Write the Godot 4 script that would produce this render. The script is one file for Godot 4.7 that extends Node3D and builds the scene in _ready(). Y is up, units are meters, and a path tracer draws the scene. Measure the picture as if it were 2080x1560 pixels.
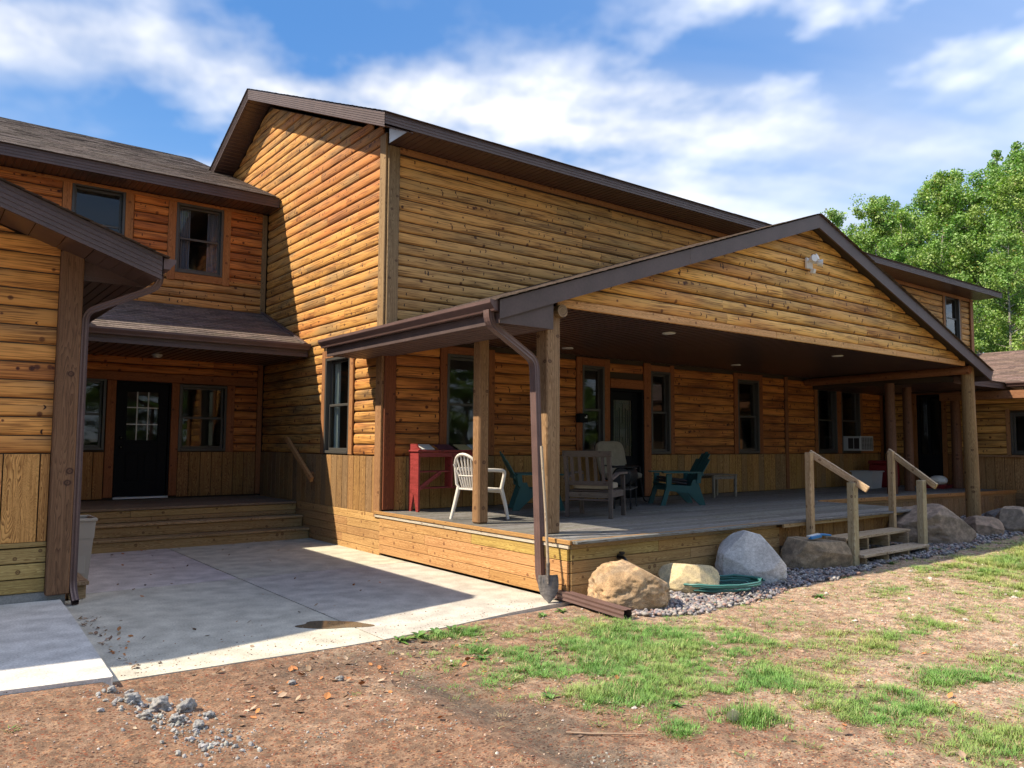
extends Node3D
# Log-sided lodge with a gabled porch, seen across a concrete apron and a dirt yard.
# x runs along the long wall, z towards the yard, y up; the lodge corner stands at the origin.

const WIN_SILL := 1.46
const DECK := 0.64
const SUN_DIR := Vector3(0.82, -1.0, 0.38)

class MB:
	# collects triangles for one mesh
	var v := PackedVector3Array()
	var n := PackedVector3Array()
	var t := PackedVector2Array()
	var c := PackedColorArray()
	var ix := PackedInt32Array()

	func vert(p: Vector3, nn: Vector3, uv := Vector2.ZERO, col := Color.WHITE) -> int:
		v.append(p); n.append(nn); t.append(uv); c.append(col)
		return v.size() - 1

	func tri_i(a: int, b: int, d: int) -> void:
		ix.append(a); ix.append(d); ix.append(b)

	func quad(a: Vector3, b: Vector3, d: Vector3, e: Vector3, col := Color.WHITE, u0 := Vector2.ZERO, u1 := Vector2(1, 0), u2 := Vector2(1, 1), u3 := Vector2(0, 1)) -> void:
		var nn := (b - a).cross(e - a)
		if nn.length_squared() < 1e-14: nn = (d - b).cross(e - b)
		nn = nn.normalized()
		var k := v.size()
		v.append_array([a, b, d, e]); n.append_array([nn, nn, nn, nn]); t.append_array([u0, u1, u2, u3]); c.append_array([col, col, col, col])
		ix.append_array([k, k + 2, k + 1, k, k + 3, k + 2])

	func tri(a: Vector3, b: Vector3, d: Vector3, col := Color.WHITE, u0 := Vector2.ZERO, u1 := Vector2(1, 0), u2 := Vector2(1, 1)) -> void:
		var nn := (b - a).cross(d - a).normalized()
		var k := v.size()
		v.append_array([a, b, d]); n.append_array([nn, nn, nn]); t.append_array([u0, u1, u2]); c.append_array([col, col, col])
		ix.append_array([k, k + 2, k + 1])

	# a box with chamfered edges; hx is the length, hy the width, hz the thickness (half vectors)
	func obox(o: Vector3, hx: Vector3, hy: Vector3, hz: Vector3, ch := 0.0, col := Color.WHITE, row := 0.0, rows := 1.0, uoff := 0.0, ulen := 3.0) -> void:
		var lx := hx.length(); var ly := hy.length(); var lz := hz.length()
		var ax := hx / lx; var ay := hy / ly; var az := hz / lz
		if ax.cross(ay).dot(az) < 0.0: az = -az
		ch = minf(ch, minf(lx, minf(ly, lz)) * 0.45)
		var L := [lx, ly, lz]; var A := [ax, ay, az]
		var wd := 2.0 * maxf(ly, lz)
		var uvf := func(p: Vector3, face: int) -> Vector2:
			var vv := p.y if face == 2 else (p.z if face == 1 else p.y)
			return Vector2((p.x if face != 0 else p.z) / ulen + uoff, (row + 0.5 + 0.94 * clampf(vv / wd, -0.5, 0.5)) / rows)
		var put := func(p: Vector3) -> Vector3: return o + ax * p.x + ay * p.y + az * p.z
		for f in 3:
			var f1 := (f + 1) % 3; var f2 := (f + 2) % 3
			for s: float in [-1.0, 1.0]:
				var q := []
				for k: Array in [[-1, -1], [1, -1], [1, 1], [-1, 1]]:
					var p := Vector3.ZERO
					p[f] = s * L[f]; p[f1] = k[0] * (L[f1] - ch) * s; p[f2] = k[1] * (L[f2] - ch)
					q.append(p)
				quad(put.call(q[0]), put.call(q[1]), put.call(q[2]), put.call(q[3]), col, uvf.call(q[0], f), uvf.call(q[1], f), uvf.call(q[2], f), uvf.call(q[3], f))
		if ch <= 0.0: return
		for f in 3:   # edges along axis f
			var f1 := (f + 1) % 3; var f2 := (f + 2) % 3
			for s1: float in [-1.0, 1.0]:
				for s2: float in [-1.0, 1.0]:
					var q := []
					for e: Array in [[-1, 0], [1, 0], [1, 1], [-1, 1]]:
						var p := Vector3.ZERO
						p[f] = e[0] * (L[f] - ch)
						p[f1] = s1 * (L[f1] - (ch if e[1] == 1 else 0.0)); p[f2] = s2 * (L[f2] - (0.0 if e[1] == 1 else ch))
						q.append(p)
					if s1 * s2 > 0: quad(put.call(q[0]), put.call(q[1]), put.call(q[2]), put.call(q[3]), col, uvf.call(q[0], 2), uvf.call(q[1], 2), uvf.call(q[2], 2), uvf.call(q[3], 2))
					else: quad(put.call(q[3]), put.call(q[2]), put.call(q[1]), put.call(q[0]), col, uvf.call(q[3], 2), uvf.call(q[2], 2), uvf.call(q[1], 2), uvf.call(q[0], 2))
		for s0: float in [-1.0, 1.0]:
			for s1: float in [-1.0, 1.0]:
				for s2: float in [-1.0, 1.0]:
					var a := Vector3(s0 * lx, s1 * (ly - ch), s2 * (lz - ch))
					var b := Vector3(s0 * (lx - ch), s1 * ly, s2 * (lz - ch))
					var d := Vector3(s0 * (lx - ch), s1 * (ly - ch), s2 * lz)
					if s0 * s1 * s2 > 0: tri(put.call(a), put.call(b), put.call(d), col, uvf.call(a, 2), uvf.call(b, 2), uvf.call(d, 2))
					else: tri(put.call(a), put.call(d), put.call(b), col, uvf.call(a, 2), uvf.call(d, 2), uvf.call(b, 2))

	func box(lo: Vector3, hi: Vector3, ch := 0.0, col := Color.WHITE) -> void:
		var h := (hi - lo) * 0.5
		obox((lo + hi) * 0.5, Vector3(h.x, 0, 0), Vector3(0, h.y, 0), Vector3(0, 0, h.z), ch, col)

	# a swept tube of round or squarish section
	func tube(pts: Array, rad, sides := 8, col := Color.WHITE, caps := true, sq := 0.0, vscale := 1.0) -> void:
		var k0 := v.size(); var m := pts.size()
		var up := Vector3.UP
		var d0: Vector3 = (pts[1] - pts[0]).normalized()
		if absf(d0.y) > 0.9: up = Vector3.RIGHT
		var sd := d0.cross(up).normalized(); var dist := 0.0
		for i in m:
			var p: Vector3 = pts[i]
			var d: Vector3 = (pts[mini(i + 1, m - 1)] - pts[maxi(i - 1, 0)]).normalized()
			sd = (sd - d * sd.dot(d)).normalized()
			var tp := sd.cross(d).normalized()
			var r: float = rad[i] if rad is Array else rad
			if i > 0: dist += p.distance_to(pts[i - 1])
			for s in sides + 1:
				var a := TAU * s / sides + (PI / sides if sq > 0.0 else 0.0)
				var nn := sd * cos(a) + tp * sin(a)
				vert(p + nn * r, nn, Vector2(dist / vscale, float(s) / sides), col)
		for i in m - 1:
			for s in sides:
				var a := k0 + i * (sides + 1) + s; var b := a + sides + 1
				tri_i(a, b, b + 1); tri_i(a, b + 1, a + 1)
		if caps:
			for e: int in [0, m - 1]:
				var dd: Vector3 = (pts[0] - pts[1]).normalized() if e == 0 else (pts[m - 1] - pts[m - 2]).normalized()
				var ce := vert(pts[e], dd, Vector2.ZERO, col); var f := v.size()
				for s in sides + 1: vert(v[k0 + e * (sides + 1) + s], dd, Vector2(0.01 * s, 0.1), col)
				for s in sides:
					if e == 0: tri_i(ce, f + s, f + s + 1)
					else: tri_i(ce, f + s + 1, f + s)

	# a polygon in the plane of (ax, ay) pushed along az
	func prism(o: Vector3, ax: Vector3, ay: Vector3, az: Vector3, poly: PackedVector2Array, col := Color.WHITE, uvs := 1.0) -> void:
		if Geometry2D.is_polygon_clockwise(poly): poly.reverse()
		var flip := ax.cross(ay).dot(az) < 0.0
		var tr := Geometry2D.triangulate_polygon(poly)
		for side in 2:
			var off := az * float(side)
			for k in range(0, tr.size(), 3):
				var p := []; var u := []
				for j in 3:
					var q := poly[tr[k + j]]; p.append(o + ax * q.x + ay * q.y + off); u.append(q * uvs)
				var nn: Vector3 = (p[1] - p[0]).cross(p[2] - p[0])
				var want := az if side == 1 else -az
				if nn.dot(want) > 0: tri(p[0], p[1], p[2], col, u[0], u[1], u[2])
				else: tri(p[0], p[2], p[1], col, u[0], u[2], u[1])
		for k in poly.size():
			var a := poly[k]; var b := poly[(k + 1) % poly.size()]
			var A := o + ax * a.x + ay * a.y; var B := o + ax * b.x + ay * b.y
			var l := a.distance_to(b) * uvs
			if not flip: quad(A, B, B + az, A + az, col, Vector2(0, 0), Vector2(l, 0), Vector2(l, 0.1), Vector2(0, 0.1))
			else: quad(B, A, A + az, B + az, col, Vector2(0, 0), Vector2(l, 0), Vector2(l, 0.1), Vector2(0, 0.1))

	# an open section (list of 2-D points) swept from a to b; section axes sx, sy
	func extrude(a: Vector3, b: Vector3, sx: Vector3, sy: Vector3, sec: Array, col := Color.WHITE, closed := false) -> void:
		var m := sec.size()
		for k in (m if closed else m - 1):
			var p: Vector2 = sec[k]; var q: Vector2 = sec[(k + 1) % m]
			var P := sx * p.x + sy * p.y; var Q := sx * q.x + sy * q.y
			var L := a.distance_to(b)
			quad(a + P, b + P, b + Q, a + Q, col, Vector2(0, k * 0.1), Vector2(L, k * 0.1), Vector2(L, k * 0.1 + 0.1), Vector2(0, k * 0.1 + 0.1))

	func mesh() -> ArrayMesh:
		var a := []; a.resize(Mesh.ARRAY_MAX)
		a[Mesh.ARRAY_VERTEX] = v; a[Mesh.ARRAY_NORMAL] = n; a[Mesh.ARRAY_TEX_UV] = t; a[Mesh.ARRAY_COLOR] = c; a[Mesh.ARRAY_INDEX] = ix
		var m := ArrayMesh.new(); m.add_surface_from_arrays(Mesh.PRIMITIVE_TRIANGLES, a)
		return m

var rng := RandomNumberGenerator.new()
var M := {}
var taken := {}
var wn := FastNoiseLite.new()    # weathering patches
var wn2 := FastNoiseLite.new()
var gn := FastNoiseLite.new()    # ground

func rf(a: float, b: float) -> float: return rng.randf_range(a, b)

func numbered(called: String) -> String:
	if not taken.has(called):
		taken[called] = 0
		return called
	taken[called] += 1
	return "%s_%03d" % [called, taken[called]]

func part(parent: Node, called: String, m: Mesh, mat: Material) -> MeshInstance3D:
	var o := MeshInstance3D.new()
	o.mesh = m; o.material_override = mat
	o.name = numbered(called) if parent == self else called
	parent.add_child(o, true)
	return o

func tag(o: Node, label: String, category: String, group := "", kind := "") -> void:
	if label: o.set_meta("label", label)
	if category: o.set_meta("category", category)
	if group: o.set_meta("group", group)
	if kind: o.set_meta("kind", kind)

func thing(called: String, label: String, category: String, at := Vector3.ZERO, turn := 0.0, group := "") -> Node3D:
	var o := Node3D.new(); o.name = numbered(called); add_child(o, true)
	o.position = at; o.rotation.y = turn
	tag(o, label, category, group)
	return o

# ---------------------------------------------------------------- materials
func std(alb: Color, rough := 0.8, metal := 0.0) -> StandardMaterial3D:
	var m := StandardMaterial3D.new()
	m.albedo_color = alb.linear_to_srgb(); m.roughness = rough; m.metallic = metal
	return m

func from_bytes(w: int, h: int, b: PackedByteArray) -> ImageTexture:
	return ImageTexture.create_from_image(Image.create_from_data(w, h, false, Image.FORMAT_RGB8, b))

# a tileable grey noise of w x h pixels drawn at nw x nh and stretched
func gray(w: int, h: int, nw: int, nh: int, freq: float, seed_: int, oct := 4) -> PackedByteArray:
	var f := FastNoiseLite.new(); f.seed = seed_; f.frequency = freq; f.fractal_octaves = oct; f.noise_type = FastNoiseLite.TYPE_SIMPLEX
	var im := f.get_seamless_image(nw, nh, false, false, 0.12)
	im.convert(Image.FORMAT_L8)
	if nw != w or nh != h: im.resize(w, h, Image.INTERPOLATE_CUBIC)
	return im.get_data()

func textured(tex: Texture2D, rough: float, relief := 0.0, vcol := true) -> StandardMaterial3D:
	var m := StandardMaterial3D.new()
	m.albedo_texture = tex; m.roughness = rough; m.vertex_color_use_as_albedo = vcol
	if relief > 0.0:
		m.heightmap_enabled = true; m.heightmap_texture = tex; m.heightmap_scale = relief
	return m

func make_log_texture() -> ImageTexture:
	# eight boards side by side, five metres long: fine grain, knots, checks
	var W := 1024; var H := 1024
	var A := gray(W, H, 96, 1024, 0.06, 11); var B := gray(W, H, 160, 256, 0.02, 12, 3); var Cn := gray(W, H, 512, 512, 0.03, 13, 5)
	var out := PackedByteArray(); out.resize(W * H * 3)
	var rr := RandomNumberGenerator.new(); rr.seed = 5
	var rowb := []
	for r in 8: rowb.append(rr.randf_range(0.86, 1.0))
	for y in H:
		var rb: float = rowb[y / 128]
		for x in W:
			var k := y * W + x
			var a := A[k] / 255.0; var b := B[k] / 255.0; var cc := Cn[k] / 255.0
			var f := rb * (0.98 + 0.55 * (a - 0.5) + 0.30 * (b - 0.5) + 0.16 * (cc - 0.5))
			if a < 0.32: f -= (0.32 - a) * 0.9
			var ed := absf((y % 128) / 63.5 - 1.0)     # grime gathers raggedly along the joints
			if ed > 0.72: f -= (ed - 0.72) * (0.35 + 1.9 * clampf(cc - 0.35, 0.0, 0.5) + 1.2 * clampf(0.5 - b, 0.0, 0.5))
			f = clampf(f, 0.2, 1.0)
			out[k * 3] = int(255.0 * pow(f, 0.85)); out[k * 3 + 1] = int(255.0 * f); out[k * 3 + 2] = int(255.0 * pow(f, 1.25))
	var dab := func(cx: float, cy: float, rx: float, ry: float, dark: float) -> void:
		for yy in range(int(cy - ry * 1.6), int(cy + ry * 1.6) + 1):
			for xx in range(int(cx - rx * 1.6), int(cx + rx * 1.6) + 1):
				var q := Vector2((xx - cx) / rx, (yy - cy) / ry).length()
				q += 0.25 * (Cn[((yy + H) % H) * W + ((xx + W) % W)] / 255.0 - 0.5)
				if q > 1.35: continue
				var s := dark * (1.0 - smoothstep(0.55, 1.35, q)) * (1.0 - 0.25 * smoothstep(0.2, 0.5, q) * (1.0 - smoothstep(0.5, 0.8, q)))
				var kk := (((yy + H) % H) * W + ((xx + W) % W)) * 3
				out[kk] = int(out[kk] * (1.0 - 0.68 * s)); out[kk + 1] = int(out[kk + 1] * (1.0 - 0.80 * s)); out[kk + 2] = int(out[kk + 2] * (1.0 - 0.84 * s))
	for r in 8:
		var knots: int = [2, 11, 4, 15, 1, 7, 5, 18][r]
		for i in knots:
			var sz := rr.randf_range(2.0, 3.6) if rr.randf() < 0.55 else rr.randf_range(3.4, 6.0)
			dab.call(rr.randf() * W, r * 128 + rr.randf_range(18, 110), sz, sz * 3.2, rr.randf_range(0.6, 1.0))
		for i in [18, 6, 12, 2, 9, 20, 4, 7][r]:     # crosswise checks
			var x := rr.randf() * W; var y := r * 128 + rr.randf_range(4, 70); var bend := rr.randf_range(-5, 5)
			var l := rr.randi_range(14, 46)
			for s in l:
				var tt := float(s) / l
				dab.call(x + bend * sin(tt * PI) + rr.randf_range(-0.5, 0.5), y + s, 1.5, 2.4, 0.7 * sin(tt * PI) + 0.12)
		for i in rr.randi_range(3, 6):     # long splits
			var x := rr.randf() * W; var y := r * 128 + rr.randf_range(20, 108)
			for s in rr.randi_range(20, 90):
				dab.call(x + s, y + 1.5 * sin(s * 0.13), 1.2, 1.5, 0.5)
	return from_bytes(W, H, out)

func make_lumber_texture(seed_: int, contrast: float, rings: float, knotty: bool) -> ImageTexture:
	# four boards side by side, three metres long, with arched grain
	var W := 1024; var H := 512
	var A := gray(W, H, 48, 512, 0.05, seed_); var B := gray(W, H, 128, 256, 0.018, seed_ + 1, 3); var Cn := gray(W, H, 512, 512, 0.05, seed_ + 2, 4)
	var out := PackedByteArray(); out.resize(W * H * 3)
	var rr := RandomNumberGenerator.new(); rr.seed = seed_
	var mid := []; var sp := []; var br := []
	for r in 4:
		mid.append(rr.randf_range(0.25, 0.75)); sp.append(rr.randf_range(5.0, 16.0)); br.append(rr.randf_range(0.9, 1.0))
	for y in H:
		var r := y / 128; var fy := (y % 128) / 128.0
		var dv: float = fy - mid[r]; var par: float = dv * dv * sp[r]; var brr: float = br[r]
		for x in W:
			var k := y * W + x
			var wave := 0.5 + 0.5 * cos(TAU * x / W)
			var f := par + wave * 1.1 + (B[k] / 255.0) * 2.6
			var g := f * rings; g -= floorf(g)
			var ring := pow(g, 2.2)
			var val := brr * (1.0 - contrast * ring + 0.26 * (A[k] / 255.0 - 0.5) + 0.10 * (Cn[k] / 255.0 - 0.5))
			val = clampf(val, 0.2, 1.0)
			out[k * 3] = int(255.0 * pow(val, 0.8)); out[k * 3 + 1] = int(255.0 * val); out[k * 3 + 2] = int(255.0 * pow(val, 1.3))
	if knotty:
		for i in 16:
			var cx := rr.randi_range(0, W); var r := i % 4; var cy := r * 128 + rr.randi_range(24, 104); var rx := rr.randf_range(5, 9)
			for yy in range(-34, 35):
				for xx in range(-14, 15):
					var q := Vector2(xx / rx, yy / (rx * 2.6)).length()
					if q > 1.25: continue
					var s := (1.0 - smoothstep(0.75, 1.25, q)) * (0.65 + 0.35 * cos(q * 9.0))
					var kk := (clampi(cy + yy, 0, H - 1) * W + (cx + xx + W) % W) * 3
					out[kk] = int(out[kk] * (1.0 - 0.45 * s)); out[kk + 1] = int(out[kk + 1] * (1.0 - 0.55 * s)); out[kk + 2] = int(out[kk + 2] * (1.0 - 0.6 * s))
	return from_bytes(W, H, out)

# speckled ground-like surface: base grain plus scattered grains of several tones
func make_speckle(W: int, seed_: int, lo: float, hi: float, grains: int, tones: Array, gmin: float, gmax: float, f1 := 0.02, f2 := 0.12) -> ImageTexture:
	var A := gray(W, W, W, W, f1, seed_, 5); var B := gray(W, W, W, W, f2, seed_ + 1, 3)
	var out := PackedByteArray(); out.resize(W * W * 3)
	for k in W * W:
		var f := lerpf(lo, hi, clampf(0.5 + 0.9 * (A[k] / 255.0 - 0.5) + 0.7 * (B[k] / 255.0 - 0.5), 0.0, 1.0))
		var q := int(255.0 * clampf(f, 0.0, 1.0))
		out[k * 3] = q; out[k * 3 + 1] = q; out[k * 3 + 2] = q
	var rr := RandomNumberGenerator.new(); rr.seed = seed_
	for i in grains:
		var cx := rr.randi_range(0, W - 1); var cy := rr.randi_range(0, W - 1)
		var r := gmin + (gmax - gmin) * pow(rr.randf(), 3.0); var tone: Color = tones[rr.randi() % tones.size()]
		var br := rr.randf_range(0.75, 1.1); var el := rr.randf_range(0.6, 1.0)
		var ri := int(ceil(r))
		for yy in range(-ri, ri + 1):
			for xx in range(-ri, ri + 1):
				if Vector2(xx, yy / el).length() > r: continue
				var kk := (((cy + yy + W) % W) * W + (cx + xx + W) % W) * 3
				out[kk] = int(clampf(tone.r * br, 0, 1) * 255); out[kk + 1] = int(clampf(tone.g * br, 0, 1) * 255); out[kk + 2] = int(clampf(tone.b * br, 0, 1) * 255)
	return from_bytes(W, W, out)

func tri_mat(tex: Texture2D, size: float, rough: float, relief := 0.0, vcol := true) -> StandardMaterial3D:
	var m := textured(tex, rough, relief, vcol)
	m.uv1_triplanar = true; m.uv1_world_triplanar = true; m.uv1_scale = Vector3.ONE / size
	return m

func make_materials() -> void:
	var tl := make_log_texture()
	M.log = textured(tl, 0.72, 0.35)
	var tb := make_lumber_texture(31, 0.34, 3.0, true)
	M.lumber = textured(tb, 0.75, 0.12)
	var tp := make_lumber_texture(57, 0.48, 3.6, false)
	M.ply = textured(tp, 0.8, 0.25)
	M.deck = textured(make_lumber_texture(77, 0.42, 2.2, false), 0.6, 0.2)
	M.core = std(Color(0.055, 0.035, 0.02), 0.9)
	M.room = std(Color(0.10, 0.095, 0.085), 0.9)
	var tg := make_speckle(256, 91, 0.55, 1.0, 900, [Color(1, 0.95, 0.9), Color(0.45, 0.42, 0.4), Color(0.8, 0.6, 0.5)], 0.7, 1.6, 0.03, 0.3)
	M.shingle = tri_mat(tg, 0.5, 0.92, 0.1)
	var mtex := make_speckle(256, 95, 0.86, 1.0, 60, [Color(0.9, 0.88, 0.86)], 0.5, 1.4, 0.01, 0.1)
	M.metal = tri_mat(mtex, 1.3, 0.55); M.metal.albedo_color = Color(0.094, 0.062, 0.058).linear_to_srgb()
	M.pipe = tri_mat(mtex, 0.9, 0.5); M.pipe.albedo_color = Color(0.135, 0.080, 0.072).linear_to_srgb()
	M.ceiling = tri_mat(mtex, 1.1, 0.3); M.ceiling.albedo_color = Color(0.088, 0.052, 0.046).linear_to_srgb()
	M.white_metal = std(Color(0.62, 0.64, 0.66), 0.35, 0.3)
	M.frame = std(Color(0.060, 0.056, 0.050), 0.42)
	M.black = std(Color(0.009, 0.010, 0.012), 0.6); M.black.metallic_specular = 0.2
	M.knob = std(Color(0.02, 0.02, 0.02), 0.25, 0.7)
	var g := StandardMaterial3D.new()
	g.albedo_color = Color(0.10, 0.13, 0.13, 0.06); g.roughness = 0.02; g.transparency = BaseMaterial3D.TRANSPARENCY_ALPHA
	M.glass = g
	var g2 := StandardMaterial3D.new()
	g2.albedo_color = Color(0.24, 0.30, 0.22, 0.45); g2.roughness = 0.12; g2.transparency = BaseMaterial3D.TRANSPARENCY_ALPHA
	M.leaded = g2
	M.white = std(Color(0.72, 0.71, 0.68), 0.5)
	M.lens = std(Color(0.55, 0.55, 0.52), 0.3)
	M.concrete = tri_mat(make_speckle(1024, 101, 0.78, 1.0, 5000, [Color(0.6, 0.55, 0.5), Color(0.95, 0.93, 0.9), Color(0.5, 0.48, 0.46)], 0.5, 1.8, 0.006, 0.09), 2.6, 0.82, 0.05)
	M.dirt = tri_mat(make_speckle(1024, 111, 0.50, 0.98, 30000, [Color(0.92, 0.78, 0.68), Color(0.75, 0.5, 0.4), Color(0.5, 0.42, 0.38), Color(1, 0.93, 0.86), Color(0.62, 0.55, 0.52)], 0.6, 5.5, 0.012, 0.12), 1.9, 0.95, 0.7)
	var trk := make_speckle(512, 121, 0.52, 1.0, 9000, [Color(0.95, 0.9, 0.85), Color(0.4, 0.36, 0.33), Color(0.7, 0.6, 0.52)], 0.5, 2.0, 0.012, 0.1)
	M.rock = tri_mat(trk, 0.8, 0.85, 0.5)
	var tgr := make_speckle(512, 131, 0.75, 1.0, 9000, [Color(0.25, 0.25, 0.27), Color(1, 1, 1), Color(0.6, 0.58, 0.56), Color(0.35, 0.34, 0.34)], 0.7, 2.6, 0.02, 0.2)
	M.granite = tri_mat(tgr, 0.5, 0.8, 0.3)
	var pb := StandardMaterial3D.new(); pb.vertex_color_use_as_albedo = true; pb.roughness = 0.85
	M.plain = pb
	var lf := StandardMaterial3D.new(); lf.vertex_color_use_as_albedo = true; lf.roughness = 0.5; lf.backlight_enabled = true; lf.backlight = Color(0.70, 0.80, 0.34); lf.cull_mode = BaseMaterial3D.CULL_DISABLED
	M.leaf = lf
	var gr := StandardMaterial3D.new(); gr.vertex_color_use_as_albedo = true; gr.roughness = 0.6; gr.backlight_enabled = true; gr.backlight = Color(0.4, 0.45, 0.2); gr.cull_mode = BaseMaterial3D.CULL_DISABLED
	M.grass = gr
	M.bark = tri_mat(trk, 0.6, 0.9, 0.3)
	M.teal = std(Color(0.010, 0.072, 0.072), 0.45)
	M.plastic = std(Color(0.66, 0.62, 0.56), 0.45)
	M.bin = std(Color(0.36, 0.33, 0.29), 0.55)
	M.cloth = tri_mat(mtex, 0.4, 0.95, 0.1); M.cloth.albedo_color = Color(0.36, 0.30, 0.22).linear_to_srgb(); M.cloth.rim_enabled = true; M.cloth.rim = 0.3
	M.darkcloth = std(Color(0.035, 0.028, 0.03), 0.95)
	M.red = textured(tb, 0.55, 0.0); M.redplastic = std(Color(0.20, 0.014, 0.018), 0.45)
	M.steel = tri_mat(trk, 0.3, 0.5); M.steel.albedo_color = Color(0.30, 0.27, 0.25).linear_to_srgb(); M.steel.metallic = 0.35
	M.hose = std(Color(0.045, 0.165, 0.150), 0.4)
	M.blue = std(Color(0.02, 0.19, 0.48), 0.4)
	M.iron = std(Color(0.012, 0.012, 0.014), 0.5, 0.3)
	M.paper = std(Color(0.68, 0.66, 0.62), 0.8)
	M.tote = std(Color(0.46, 0.47, 0.48), 0.45)
	var wt := StandardMaterial3D.new(); wt.albedo_color = Color(0.13, 0.105, 0.075).linear_to_srgb(); wt.roughness = 0.06
	M.water = wt

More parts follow.
